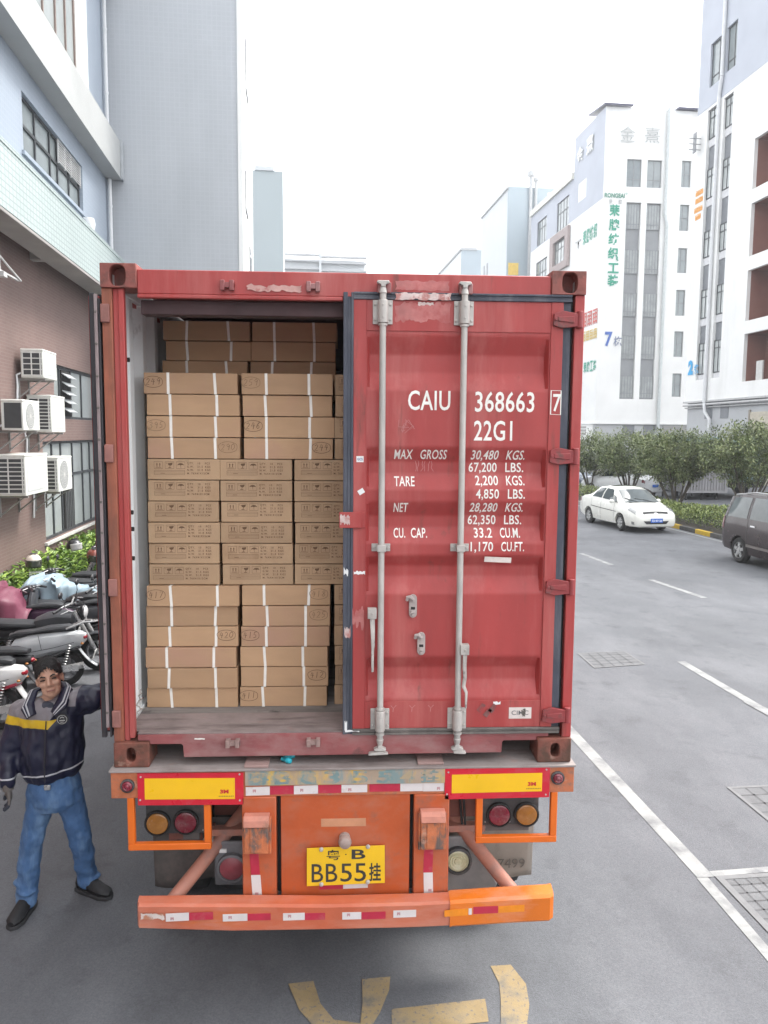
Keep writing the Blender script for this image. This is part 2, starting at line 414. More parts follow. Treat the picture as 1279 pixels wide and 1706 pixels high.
for xx in (-0.596, -0.171):
    b = MB(); b.box(xx-0.036, xx-0.014, -0.035, 0.01, 1.488, 1.528); b.box(xx+0.014, xx+0.036, -0.035, 0.01, 1.488, 1.528); b.box(xx-0.036, xx+0.036, -0.028, 0.01, 1.497, 1.517)
    cpart(b, 'cam_keeper', mat('keeper_grey', (0.30, 0.2, 0.18), 0.7, 0, 0.3, 12), sill, bevel=0.003)
torn('scratch_mark', -0.80, -0.745, 1.520, 1.530, 0.0046, white, sill, 9, 0.8, 16)

# body: floor, side walls, roof, front wall
b = MB(); b.box(-1.16, 1.16, 0.30, 6.0, 1.50, 1.5565); cpart(b, 'floor', wood)
def wallprof(x, out, n):
    pts = []; p = 0.278
    k = 0
    yy = 0.062
    while yy < 5.95:
        for dy, dd in ((0, 0), (0.072, 0), (0.14, 0.044), (0.212, 0.044)):
            pts.append((x + out*dd, yy+dy))
        yy += p
    return pts
for s in (-1, 1):
    pr = wallprof(s*1.178, s, 0); b = MB(); n = len(pr)
    b.add([(x, y, 1.50) for x, y in pr] + [(x, y, 3.93) for x, y in pr], [(i, i+1, n+i+1, n+i) for i in range(n-1)])
    b.box(*sorted((s*1.165, s*1.20)), 0.12, 5.95, 3.86, 3.95); b.box(*sorted((s*1.165, s*1.20)), 0.12, 5.95, 1.40, 1.57)
    cpart(b, 'side_wall', [greywall], smooth=0, fix=False)
    b = MB()
    b.add([(x+s*0.004, y, 1.50) for x, y in pr] + [(x+s*0.004, y, 3.93) for x, y in pr], [(i, i+1, n+i+1, n+i) for i in range(n-1)])
    b.box(*sorted((s*1.201, s*1.216)), 0.14, 5.92, 3.84, 3.955); b.box(*sorted((s*1.201, s*1.216)), 0.14, 5.92, 1.395, 1.56)
    cpart(b, 'side_panel', red, smooth=0, fix=False)
b = MB(); b.box(-1.16, 1.16, 0.16, 5.95, 3.93, 3.94); cpart(b, 'roof', mat('roof_dark', (0.2, 0.09, 0.09), 0.7, 0, 0.2, 3), smooth=0)
b = MB(); b.box(-1.16, 1.16, 5.93, 6.05, 1.40, 3.95); cpart(b, 'front_wall', greywall, smooth=0)
# wires / scraps on the left wall
for zz, xx in ((2.71, -1.158), (2.62, -1.156), (2.46, -1.157), (3.52, -1.157)): b = MB(); b.cyl((xx-0.012, 0.21, zz), (xx+0.012, 0.21, zz), 0.012, n=8); cpart(b, 'lashing_ring', dark)
b = MB(); rr = random.Random(4)
b.tube([(-1.15+rr.uniform(-.012, .02), 0.24+rr.uniform(-.03, .03), 1.57+i*0.011) for i in range(14)], 0.004, 6)
cpart(b, 'loose_wire', galv)

# ---- right door (closed)
door = thing('right_door', None, None, (0, 0, 0)); door.parent = cont; door.matrix_basis = Matrix.Translation((0.57, -3.03+0.03, 0.17))
XL, XR, ZL, ZH = 0.036, 1.108, 1.575, 3.815
pl, pr_ = 0.105, 1.040
zs = [(ZL, 0), (1.722, 0), (1.745, 0.034), (1.836, 0.034), (1.905, 0.0), (2.309, 0), (2.385, 0.034), (2.450, 0.034), (2.508, 0), (2.574, 0), (2.653, 0.034), (2.716, 0.034), (2.792, 0),
      (2.855, 0), (2.937, 0.034), (3.002, 0.034), (3.073, 0), (3.365, 0), (3.46, 0.034), (3.549, 0.034), (3.636, 0), (3.70, 0), (ZH, 0)]
# the lower edge of each recess faces up (bright), the upper edge faces down (dark)
zs = [(ZL, 0), (1.738, 0), (1.826, 0.044), (1.896, 0.044), (1.965, 0.0), (2.305, 0), (2.390, 0.044), (2.449, 0.044), (2.510, 0), (2.572, 0), (2.651, 0.044), (2.714, 0.044), (2.792, 0),
      (2.855, 0), (2.934, 0.044), (2.998, 0.044), (3.075, 0), (3.365, 0), (3.455, 0.044), (3.549, 0.044), (3.642, 0), (3.70, 0), (ZH, 0)]
def rounded(tab):
    out = []
    for i, (z, d) in enumerate(tab):
        if 0 < i < len(tab)-1:
            for off in (-0.013, -0.004, 0.004, 0.013):
                (z0, d0), (z1, d1) = (tab[i-1], tab[i]) if off < 0 else (tab[i], tab[i+1])
                t_ = (z+off-z0)/(z1-z0); dd = d0+(d1-d0)*t_
                out.append((z+off, dd))
        else: out.append((z, d))
    return out
zs = rounded(zs)
xs = [XL, pl, pl+0.014, (pl+pr_)/2, pr_-0.014, pr_, XR]
b = MB(); nx = len(xs)
vs = []
for z, dpt in zs:
    for i, x in enumerate(xs):
        vs.append((x, 0.006 + (dpt if 2 <= i <= 4 else 0.0), z))
fs = [(j*nx+i, j*nx+i+1, (j+1)*nx+i+1, (j+1)*nx+i) for j in range(len(zs)-1) for i in range(nx-1)]
b.add(vs, fs)
b.box(XL, XR, 0.058, 0.066, ZL, ZH)
b.add([(XL, .006, ZL), (XL, .05, ZL), (XL, .05, ZH), (XL, .006, ZH), (XR, .006, ZL), (XR, .05, ZL), (XR, .05, ZH), (XR, .006, ZH)], [(0, 1, 2, 3), (4, 7, 6, 5), (0, 4, 5, 1), (3, 2, 6, 7)])
cpart(b, 'door_panel', red, door, smooth=24)
# frame members standing proud of the panel
b = MB()
b.box(XL, pl-0.004, -0.002, 0.0045, ZL, ZH); b.box(pr_+0.006, XR, -0.002, 0.0045, ZL, ZH)
b.box(pl-0.004, pr_+0.006, 0.001, 0.0046, 3.661, ZH); b.box(pl-0.004, pr_+0.006, 0.001, 0.0046, ZL, 1.722)
cpart(b, 'door_frame', red, door, bevel=0.003)
b = MB()
def gstrip(b, x0, x1, z0, z1, vert):
    if vert:
        w_ = x1-x0
        for a, c, yy in ((0, .42, -0.006), (.42, .76, 0.001), (.76, 1, -0.0035)): b.box(x0+w_*a, x0+w_*c, yy, 0.05, z0, z1)
    else:
        w_ = z1-z0
        for a, c, yy in ((0, .36, -0.009), (.36, .70, -0.003), (.70, 1, -0.0105)): b.box(x0, x1, yy, 0.05, z0+w_*a, z0+w_*c)
gstrip(b, -0.016, 0.0355, 1.545, 3.85, True)
gstrip(b, 0.0357, 1.15, 3.8155, 3.852, False)
b.box(1.1085, 1.150, 0.012, 0.05, 1.56, 3.815)
cpart(b, 'door_gasket', rubber, door, bevel=0.002)
b = MB(); gstrip(b, 0.0357, 1.15, 1.541, 1.5745, False)
cpart(b, 'lower_gasket', grimy, door, bevel=0.002)
# white torn patches on the gasket
torn('peeled_paint', -0.004, 0.075, 1.5585, 1.572, -0.0105, sticker, door, 5, 0.5, 24)
torn('peeled_paint', -0.006, 0.008, 1.56, 1.625, -0.0086, sticker, door, 6, 0.25, 24)
torn('peeled_paint', -0.008, 0.025, 2.06, 2.14, -0.0086, paper, door, 7, 0.7, 36)
torn('peeled_paint', 0.028, 0.095, 2.11, 2.24, -0.0032, glue, door, 8, 0.6, 36)
torn('peeled_paint', -0.012, 0.012, 2.40, 2.45, -0.0086, sticker, door, 12, 0.8, 32)
torn('peeled_paint', 0.04, 0.10, 2.405, 2.432, -0.0032, sticker, door, 13, 0.9, 32)
scuff = mat('scuff_dark', (0.17, 0.075, 0.07), 0.8, 0, 0.3, 20, dirt=((0.32, .05, .05), .48, .58, 16, (1, 1, 1)))
for u0, v0 in ((0.70, 1.672), (0.735, 1.645), (0.762, 1.668)):
    b = MB(); b.prism([(u0, v0), (u0+0.022, v0-0.016), (u0+0.050, v0+0.026), (u0+0.030, v0+0.040)], F(-0.0030), 0.0008); b.build('paint_scuff', scuff, door, W, smooth=0)
torn('peeled_paint', 0.79, 0.83, 1.695, 1.722, -0.0002, sticker, door, 16, 0.9, 24)
torn('torn_label', 0.243, 0.530, 3.812, 3.852, -0.0122, paper, door, 21, 0.25, 60)
torn('torn_label', 0.243, 0.530, 3.70, 3.811, -0.0002, glue, door, 22, 0.22, 60)
torn('torn_label', 0.36, 0.44, 3.785, 3.8105, -0.0012, paper, door, 24, 0.5, 30)
# a faint rub of glue on the header above
torn('label_residue', 0.245, 0.52, 3.86, 3.915, -0.0012, glue, hdr, 23, 0.2, 44)

# locking bars
for bi, (xb, hz) in enumerate(((0.182, 2.24), (0.594, 2.045))):
    b = MB(); b.cyl((xb, -0.034, 1.53), (xb, -0.034, 3.84), 0.0165, n=14)
    for z0, z1 in ((1.553, 1.565), (1.69, 1.70), (3.682, 3.692)): b.cyl((xb, -0.034, z0), (xb, -0.034, z1), 0.023, n=14)
    bar = cpart(b, 'locking_bar', galv, door)
    for z0, z1 in ((1.572, 1.688), (3.692, 3.812)):
        b = MB(); b.box(xb-0.050, xb+0.050, -0.0095, -0.0032, z0, z1)
        b.cyl((xb, -0.034, z0+0.004), (xb, -0.034, z1-0.004), 0.026, n=16); b.box(xb-0.026, xb+0.026, -0.034, -0.0095, z0+0.004, z1-0.004)
        for sx in (-1, 1):
            for zz in (z0+0.022, z1-0.022): b.cyl((xb+sx*0.039, -0.0095, zz), (xb+sx*0.039, -0.016, zz), 0.008, 0.006, 8)
        for zz in (z0+0.03, z1-0.03): b.cyl((xb, -0.060, zz), (xb, -0.064, zz), 0.005, n=8)
        cpart(b, 'bar_bracket', galv, door, bevel=0.003)
    b = MB(); b.box(xb-0.050, xb+0.048, -0.008, -0.003, 2.532, 2.573); b.box(xb-0.022, xb+0.022, -0.055, -0.008, 2.535, 2.570)
    for sx in (-1, 1): b.cyl((xb+sx*0.037, -0.008, 2.552), (xb+sx*0.037, -0.014, 2.552), 0.008, n=8)
    cpart(b, 'bar_guide', galv, door, bevel=0.004)
    # cams at both ends
    for zt, sg in ((3.84, 1), (1.53, -1)):
        b = MB(); b.lathe([(0.020, 0), (0.017, 0.018), (0.014, 0.03)], (xb, -0.036, zt), (0, 0, sg), 12)
        zz = zt + sg*0.03
        b.prism([(-0.033, zz+sg*0.022), (-0.028, zz+sg*0.032), (0.028, zz+sg*0.032), (0.033, zz+sg*0.022), (0.012, zz+sg*0.012), (0.012, zz), (-0.012, zz), (-0.012, zz+sg*0.012)], lambda u, v, w, xb=xb: (xb+u, -0.052+w, v), 0.034)
        if sg < 0: b.prism([(-0.062, zz-0.056), (0.04, zz-0.052), (0.045, zz-0.046), (0.0, zz-0.034), (-0.058, zz-0.044)] if bi == 0 else [(-0.02, zz-0.050), (0.045, zz-0.054), (0.048, zz-0.044), (0.02, zz-0.03), (-0.02, zz-0.034)], lambda u, v, w, xb=xb: (xb+u, -0.050+w, v), 0.03)
        cpart(b, 'cam', galv, door, bevel=0.003)
    # handle
    b = MB(); hx = xb-0.045 if bi == 0 else xb+0.030
    b.box(hx-0.024, hx+0.022, -0.062, -0.022, hz-0.055, hz)
    b.cyl((hx, -0.062, hz-0.028), (hx, -0.067, hz-0.028), 0.007, n=8)
    if bi == 0:
        b.tube([(hx, -0.045, hz-0.05), (hx+0.003, -0.05, hz-0.12), (hx+0.005, -0.045, hz-0.20), (hx+0.003, -0.05, hz-0.225), (hx+0.003, -0.05, hz-0.34)], [0.019, 0.017, 0.014, 0.011, 0.010], 6, flat=0.5)
    else:
        b.tube([(hx+0.002, -0.045, hz-0.05), (hx, -0.05, hz-0.12), (hx+0.004, -0.045, hz-0.18), (hx-0.003, -0.05, hz-0.225), (hx+0.012, -0.05, hz-0.26), (hx+0.010, -0.055, hz-0.345)], [0.019, 0.017, 0.017, 0.016, 0.012, 0.008], 6, flat=0.5)
    cpart(b, 'handle', mat('handle_grey', (0.42, 0.39, 0.36), 0.5, 0.1, 0.25, 10, dirt=((0.13, 0.11, 0.10), 0.55, 0.68, 12, (1, 1, 1))), door, bevel=0.003)
# handle retainers
for xx, zt, zb_ in ((0.352, 2.303, 2.18), (0.398, 2.10, 1.978)):
    b = MB(); n = 10; hw = 0.0205
    o = [(xx+hw*math.cos(t), zt-hw+hw*math.sin(t)) for t in [math.pi*i/n for i in range(n+1)]] + [(xx+hw*math.cos(t), zb_+hw+hw*math.sin(t)) for t in [math.pi+math.pi*i/n for i in range(n+1)]]
    b.prism(o, F(-0.012), 0.016)
    b.cyl((xx, -0.012, zt-0.025), (xx, -0.03, zt-0.025), 0.011, n=8); b.cyl((xx, -0.012, zb_+0.016), (xx, -0.022, zb_+0.016), 0.008, n=8)
    b.box(xx-0.011, xx+0.011, -0.026, -0.012, zb_+0.026, zb_+0.042)
    b.tube([(xx, -0.028, zt-0.025), (xx-0.016, -0.028, zt-0.008), (xx-0.03, -0.026, zt-0.012), (xx-0.034, -0.024, zt-0.03)], [0.010, 0.012, 0.011, 0.008], 8)
    cpart(b, 'handle_retainer', mat('retainer_grey', (0.40, 0.34, 0.32), 0.6, 0, 0.2, 12), door, bevel=0.002)
    b = MB(); b.box(xx-0.011, xx+0.011, -0.0132, -0.0125, zb_+0.044, zb_+0.058); cpart(b, 'retainer_slot', dark, door, smooth=0)
# hinges
for zz in (3.728, 3.032, 2.342, 1.643):
    b = MB()
    b.prism([(1.052, zz-0.03), (1.056, zz+0.03), (1.10, zz+0.044), (1.185, zz+0.028), (1.185, zz-0.034), (1.10, zz-0.044)], F(-0.022), 0.02)
    b.prism([(1.075, zz-0.010), (1.075, zz+0.012), (1.16, zz+0.016), (1.16, zz-0.018)], F(-0.028), 0.006)
    b.cyl((1.190, -0.012, zz-0.042), (1.190, -0.012, zz+0.042), 0.017, n=12)
    b.cyl((1.066, -0.022, zz), (1.066, -0.027, zz), 0.009, n=8)
    cpart(b, 'hinge', mat('hinge_red', (0.27, 0.04, 0.042), 0.55, 0, 0.25, 10, dirt=((0.13, 0.05, 0.045), 0.52, 0.66, 10, (1, 1, 1))), door, bevel=0.004)
    b = MB(); b.box(-1.222, -1.178, -0.014, 0.004, zz-0.045, zz+0.045)
    cpart(b, 'hinge_lug', mat('lug_pink', (0.30, 0.13, 0.11), 0.65, 0, 0.25, 9), cont, bevel=0.004)
# seal flap over the door edge
b = MB(); b.box(-0.036, 0.082, -0.020, -0.009, 2.655, 2.737); b.box(0.06, 0.10, -0.009, 0.001, 2.655, 2.737)
cpart(b, 'seal_flap', red, door, bevel=0.003)
torn('torn_sticker', -0.032, 0.02, 2.668, 2.727, -0.0212, paper, door, 31, 0.45, 36)
b = MB(); b.box(0.052, 0.089, -0.0035, -0.0025, 2.995, 3.026); cpart(b, 'sticker', sticker, door, smooth=0)
text_fit('sticker_print', 'GCS', (0.057, 0.084, 3.004, 3.017), mat('sticker_blue', (0.05, 0.08, 0.25), 0.5, 0, 0), door, -0.0042, 0.02)
b = MB(); b.M = Matrix.Translation((0.077, 0, 2.843)) @ Matrix.Rotation(R(-32), 4, 'Y'); b.box(-0.016, 0.016, -0.0035, -0.0025, -0.013, 0.013); cpart(b, 'sticker', sticker, door, smooth=0)
b = MB(); b.M = Matrix.Translation((0.796, 0, 2.487)) @ Matrix.Rotation(R(1.5), 4, 'Y'); b.box(-0.071, 0.071, -0.0006+0.010, 0.0005+0.011, -0.014, 0.014)
b.M = Matrix.Translation((0.796, 0.0, 2.487)); b.v = []; b.f = []; b.mi = []
b.prism([(-0.071, -0.012), (0.072, -0.018), (0.074, 0.010), (-0.068, 0.016)], lambda u, v, w: (u, 0.001+w, v), 0.001)
cpart(b, 'blank_label', mat('label_cream', (0.62, 0.55, 0.50), 0.7, 0, 0.15, 20), door, smooth=0)
b = MB(); b.box(0.876, 0.998, -0.0016, -0.0004, 1.622, 1.684); cpart(b, 'maker_plate', mat('maker_cream', (0.66, 0.58, 0.54), 0.6, 0, 0.12, 14), door, smooth=0)
text_fit('maker_letters', 'CIMC', (0.890, 0.982, 1.642, 1.667), mat('grey_ink', (0.14, 0.14, 0.14), 0.6, 0, 0), door, -0.0022, 0.01)
b = MB(); rr = random.Random(3)
for k in range(14): b.ribbon([(0.955+rr.uniform(-.012, .012), 1.655+rr.uniform(-.022, .022)) for _ in range(3)], 0.003, F(-0.0030-0.0001*k))
cpart(b, 'ink_smear', mat('smear', (0.16, 0.14, 0.12), 0.8, 0, 0.4, 30), door, smooth=0)
# stencilled lettering (y follows the corrugation it is sprayed on)
def yat(z):
    for (z0, d0), (z1, d1) in zip(zs, zs[1:]):
        if z0 <= z <= z1: return 0.006 + d0 + (d1-d0)*(z-z0)/(z1-z0)
    return 0.006
def stencil(s, x0, x1, z0, z1, bold=0.012, shear=0.0, sp=1.05):
    me = text_mesh(s, 1.0, 1.0, bold, shear, 'LEFT', sp).copy()
    bm = bmesh.new(); bm.from_mesh(me)
    xs_ = [v.co.x for v in bm.verts]; ys_ = [v.co.y for v in bm.verts]
    ax, bx, ay, by = min(xs_), max(xs_), min(ys_), max(ys_)
    for v in bm.verts:
        x = x0+(v.co.x-ax)/(bx-ax)*(x1-x0); z = z0+(v.co.y-ay)/(by-ay)*(z1-z0); v.co = (x, 0, z)
    for zb, _ in zs:
        if z0 < zb < z1: bmesh.ops.bisect_plane(bm, geom=bm.verts[:]+bm.edges[:]+bm.faces[:], plane_co=(0, 0, zb), plane_no=(0, 0, 1))
    inframe = x0 > 1.04
    for v in bm.verts: v.co.y = -0.0030 if inframe else yat(v.co.z) - 0.0012
    bm.to_mesh(me); bm.free(); me.materials.clear(); me.materials.append(white)
    return link('lettering', me, door, W)
stencil('CAIU', 0.316, 0.534, 3.263, 3.364); stencil('368663', 0.662, 0.971, 3.257, 3.362); stencil('22G1', 0.659, 0.859, 3.109, 3.213)
stencil('7', 1.066, 1.108, 3.262, 3.352)
b = MB(); b.ribbon([(1.055, 3.248), (1.119-0.012, 3.246), (1.119-0.012, 3.369), (1.055, 3.370)], 0.0055, F(-0.0032), close=True); cpart(b, 'check_digit_frame', white, door, smooth=0)
LH = 0.050
for s, x0, x1, zt, sh in (('MAX', 0.248, 0.345, 3.061, 0.12), ('GROSS', 0.385, 0.523, 3.061, 0.12), ('30,480', 0.650, 0.795, 3.060, 0.15), ('KGS.', 0.836, 0.934, 3.060, 0.15),
        ('67,200', 0.642, 0.790, 2.995, 0), ('LBS.', 0.836, 0.932, 2.995, 0), ('TARE', 0.249, 0.356, 2.921, 0), ('2,200', 0.674, 0.795, 2.927, 0), ('KGS.', 0.838, 0.934, 2.927, 0),
        ('4,850', 0.676, 0.797, 2.858, 0), ('LBS.', 0.844, 0.934, 2.858, 0), ('NET', 0.247, 0.323, 2.784, 0.1), ('28,280', 0.646, 0.793, 2.786, 0.15), ('KGS.', 0.836, 0.930, 2.786, 0.15),
        ('62,350', 0.642, 0.790, 2.718, 0), ('LBS.', 0.836, 0.928, 2.718, 0), ('CU.', 0.249, 0.310, 2.649, 0), ('CAP.', 0.340, 0.425, 2.649, 0), ('33.2', 0.673, 0.770, 2.650, 0), ('CU.M.', 0.812, 0.918, 2.650, 0),
        ('1,170', 0.653, 0.772, 2.580, 0), ('CU.FT.', 0.815, 0.937, 2.580, 0)):
    stencil(s, x0, x1, zt-LH-(0.008 if ',' in s else 0), zt, 0.012, sh)
# faint scratched chalk marks
b = MB(); rr = random.Random(8)
for k in range(5):
    x, z = 0.27+rr.random()*0.10, 3.14+rr.random()*0.06
    b.ribbon([(x+rr.uniform(-.03, .03), z+rr.uniform(-.04, .04)) for _ in range(4)], 0.0025, F(0.0045))
for k in range(6):
    x, z = 0.36+k*0.018, 2.972
    b.ribbon([(x+rr.uniform(-.008, .008), z-0.025+0.018*i) for i in range(4)], 0.0025, lambda u, v, w=0: (u, yat(v)-0.0013, v))
for k in range(3):
    x = 0.24+k*0.10
    b.ribbon([(x, 1.70), (x+0.014, 1.685), (x+0.03, 1.702)], 0.003, F(-0.0006)); b.ribbon([(x+0.014, 1.685), (x+0.012, 1.665)], 0.003, F(-0.0006))
cpart(b, 'chalk_scratch', mat('chalk', (0.50, 0.22, 0.21), 0.9, 0, 0.1), door, smooth=0)

# ---- left door swung right round against the side
ld = thing('left_door', None, None); ld.parent = cont; ld.matrix_basis = Matrix.Translation((-1.25, -3.03+0.6, 0.17))
def dbox(b, x0, x1, y0, y1, z0, z1): b.box(x0, x1, y0, y1, z0, z1)
b = MB(); b.box(-1.286, -1.272, 0.012, 1.19, 1.575, 3.815); b.box(-1.286, -1.236, 0.012, 0.05, 1.575, 3.815); b.box(-1.286, -1.236, 1.14, 1.19, 1.575, 3.815)
cpart(b, 'door_panel', red, ld, bevel=0.003)
b = MB(); b.box(-1.276, -1.252, -0.012, 0.010, 1.545, 3.825); b.box(-1.236, -1.226, -0.006, 0.03, 1.545, 3.80)
b.box(-1.271, -1.236, 0.055, 1.13, 1.55, 3.83)
cpart(b, 'door_gasket', mat('gasket_black', (0.022, 0.020, 0.024), 0.6, 0, 0.25, 4, dirt=((0.07, 0.055, 0.055), 0.55, 0.8, 3, (4, 4, 0.5))), ld, bevel=0.003)
b = MB(); b.box(-1.2515, -1.2365, -0.016, 0.008, 1.60, 3.82)
st = cpart(b, 'gasket_strip', mat('strip_pale', (0.27, 0.215, 0.215), 0.5, 0.2, 0.2, 6, dirt=((0.16, 0.12, 0.12), 0.55, 0.7, 6, (2, 2, 0.4))), ld, bevel=0.002)
for i in range(14): b = MB(); b.cyl((-1.244, -0.016, 1.68+i*0.158), (-1.244, -0.021, 1.68+i*0.158), 0.007, 0.005, 8); cpart(b, 'rivet', grimy, st)

# ================================================================== semi-trailer
orange = mat('trailer_orange', (0.47, 0.086, 0.020), 0.5, 0, 0.14, 3, dirt=((0.43, 0.14, 0.078), 0.48, 0.74, 2.8, (1, 1, 1.5)), dirt2=((0.20, 0.10, 0.07), 0.56, 0.76, 6, (1, 1, 1)), bump=0.12, bscale=30)
orange_b = mat('fresh_orange', (0.68, 0.135, 0.008), 0.45, 0, 0.08, 5, dirt=((0.5, 0.15, 0.04), 0.62, 0.75, 7, (1, 1, 1)), bump=0.1, bscale=30)
orange_p = mat('bumper_orange', (0.50, 0.115, 0.052), 0.5, 0, 0.15, 3, dirt=((0.55, 0.245, 0.175), 0.42, 0.66, 1.8, (0.5, 1, 2)), dirt2=((0.54, 0.115, 0.014), 0.55, 0.68, 2.2, (0.5, 1, 3)), bump=0.12, bscale=25)
rustor = mat('rusty_orange', (0.46, 0.14, 0.06), 0.65, 0, 0.25, 8, dirt=((0.20, 0.12, 0.09), 0.52, 0.68, 8, (1, 1, 1)), dirt2=((0.5, 0.26, 0.18), 0.6, 0.72, 11, (1, 1, 1)), bump=0.3)
deckm = mat('deck_dust', (0.30, 0.26, 0.245), 0.85, 0, 0.18, 4, dirt=((0.17, 0.13, 0.12), 0.5, 0.75, 5, (0.6, 2, 1)), dirt2=((0.38, 0.22, 0.18), 0.6, 0.75, 5, (1, 2, 1)), bump=0.2)
refred = mat('reflective_red', (0.56, 0.012, 0.030), 0.35, 0, 0.08, 8, dirt=((0.48, 0.07, 0.09), 0.55, 0.75, 6, (1, 1, 1)))
refyel = mat('reflective_yellow', (0.82, 0.47, 0.008), 0.35, 0, 0.05, 5)
tapew = mat('tape_white', (0.66, 0.61, 0.60), 0.4, 0, 0.08, 9, dirt=((0.5, 0.40, 0.38), 0.58, 0.72, 9, (1, 1, 1)))
taper = mat('tape_red', (0.46, 0.022, 0.055), 0.4, 0, 0.12, 9, dirt=((0.45, 0.12, 0.12), 0.55, 0.72, 8, (1, 1, 1)))
lampred = mat('lens_red', (0.20, 0.016, 0.034), 0.25, 0, 0.2, 20, coat=0.3, dirt=((0.20, 0.09, 0.09), 0.5, 0.75, 14, (1, 1, 1)))
lampamb = mat('lens_amber', (0.36, 0.155, 0.03), 0.2, 0, 0.15, 30, coat=0.4)
lampclr = mat('lens_clear', (0.52, 0.50, 0.33), 0.25, 0, 0.1, 20, coat=0.3)
blackp = mat('lamp_black_plastic', (0.05, 0.05, 0.052), 0.55, 0, 0.2, 10, dirt=((0.14, 0.12, 0.11), 0.5, 0.7, 8, (1, 1, 1)))
tyre = mat('tyre_rubber', (0.022, 0.022, 0.022), 0.8, 0, 0.2, 12)
under = mat('chassis_brown', (0.16, 0.055, 0.040), 0.75, 0, 0.25, 5)
trl = thing('semi_trailer', 'orange container semi-trailer with yellow licence plate and striped rear bumper', 'trailer', (0, 4.0, 0))
def tpart(mb, name, m, parent=None, **k): return mb.build(name, m, parent or trl, W, **k)

b = MB(); b.box(-1.236, 1.238, -0.048, 0.42, 1.366, 1.378); deck = tpart(b, 'deck_plate', deckm, bevel=0.002)
for xx, ww, yy in ((-0.472, 0.064, 0.0), (0.456, 0.07, 0.01)):
    b = MB(); b.box(xx-ww, xx+ww, yy-0.035, yy+0.12, 1.379, 1.392); tpart(b, 'deck_pad', mat('pad_pink', (0.33, 0.22, 0.20), 0.8, 0, 0.15, 6), deck, bevel=0.003)
b = MB(); b.box(-1.23, 1.232, -0.036, 0.12, 1.222, 1.366); tpart(b, 'rear_beam', rustor, bevel=0.003)
b = MB(); b.box(-0.529, 0.531, -0.043, -0.0365, 1.286, 1.364)
pan = tpart(b, 'number_panel', mat('number_panel_worn', (0.40, 0.30, 0.22), 0.75, 0, 0.15, 4, dirt=((0.60, 0.38, 0.08), 0.50, 0.62, 4.5, (1.2, 1, 0.6)), dirt2=((0.20, 0.27, 0.27), 0.50, 0.62, 6, (1.5, 1, 0.6))), smooth=0)
tealp = mat('faded_teal', (0.17, 0.25, 0.25), 0.8, 0, 0.15, 14, dirt=((0.40, 0.31, 0.2), 0.44, 0.58, 18, (1, 1, 1)))
for ch, x0, x1 in (('粤', -0.515, -0.405), ('B', -0.375, -0.285), ('G', -0.245, -0.155), ('3', -0.115, -0.03), ('5', 0.03, 0.12), ('5', 0.165, 0.255), ('4', 0.29, 0.37), ('挂', 0.40, 0.505)):
    text_fit('faded_lettering', ch, (x0, x1, 1.290, 1.361), tealp, pan, -0.0438, 0.03)
# two reflective marker plates
for x0, x1, z0, z1, sk in ((-1.090, -0.538, 1.186, 1.362, -0.004), (0.531, 1.098, 1.194, 1.366, 0.004)):
    b = MB(); b.prism([(x0, z0), (x1, z0+sk), (x1, z1+sk), (x0, z1)], F(-0.044), 0.006)
    mp_ = tpart(b, 'marker_plate', refred, bevel=0.001)
    a0, a1, c0, c1 = (x0+0.037, x1-0.045, z0+0.033, z1-0.028) if x0 < 0 else (x0+0.037, x1-0.042, z0+0.035, z1-0.034)
    b = MB(); b.prism([(a0, c0), (a1, c0+sk), (a1, c1+sk), (a0, c1)], F(-0.0455), 0.001); tpart(b, 'yellow_field', refyel, mp_, smooth=0)
    text_fit('print', '3M', (a1-0.078, a1-0.033, c0+0.031+sk, c0+0.053+sk), refred, mp_, -0.0462, 0.05)
    b = MB()
    for i in range(9): b.box(a1-0.085+i*0.009, a1-0.085+i*0.009+0.006, -0.0462, -0.0457, c0+0.013+sk, c0+0.019+sk)
    tpart(b, 'fine_print', mat('fine_ink', (0.35, 0.22, 0.03), 0.6, 0, 0), mp_, smooth=0)
    b = MB()
    for u, v in ((x0+0.018, z1-0.02), (x1-0.02, z1-0.012), (x0+0.012, z0+0.03), (x1-0.02, z0+0.02)): b.cyl((u, -0.044, v), (u, -0.047, v), 0.005, n=8)
    tpart(b, 'rivet', galv, mp_)
# reflective tape along the beam
def tape(cells, y, parent=None, th=0.0012):
    for x0, x1, z0, z1, col, *sk in cells:
        d = sk[0] if sk else 0
        b = MB(); b.prism([(x0, z0), (x1, z0+d), (x1, z1+d), (x0, z1)], F(y), th)
        tpart(b, 'reflective_tape', tapew if col == 'w' else taper if col == 'r' else refyel, parent, smooth=0)
tape([(-0.527, -0.401, 1.228, 1.275, 'w', .002), (-0.400, -0.274, 1.232, 1.279, 'r', .002), (-0.273, -0.146, 1.232, 1.279, 'w', .002), (-0.145, -0.022, 1.236, 1.281, 'r'), (-0.021, 0.116, 1.238, 1.281, 'w'), (0.128, 0.292, 1.240, 1.282, 'r'), (0.293, 0.414, 1.240, 1.284, 'w'), (0.415, 0.528, 1.238, 1.284, 'w')], -0.0378)
tiny = mat('tape_print', (0.42, 0.16, 0.18), 0.6, 0, 0)
for x in (-0.49, -0.24, 0.015, 0.49):
    b = MB()
    for i in range(3): b.box(x+i*0.006, x+i*0.006+0.004, -0.0385, -0.0379, 1.246+0.004*(i % 2), 1.262)
    tpart(b, 'tape_print', tiny, smooth=0)
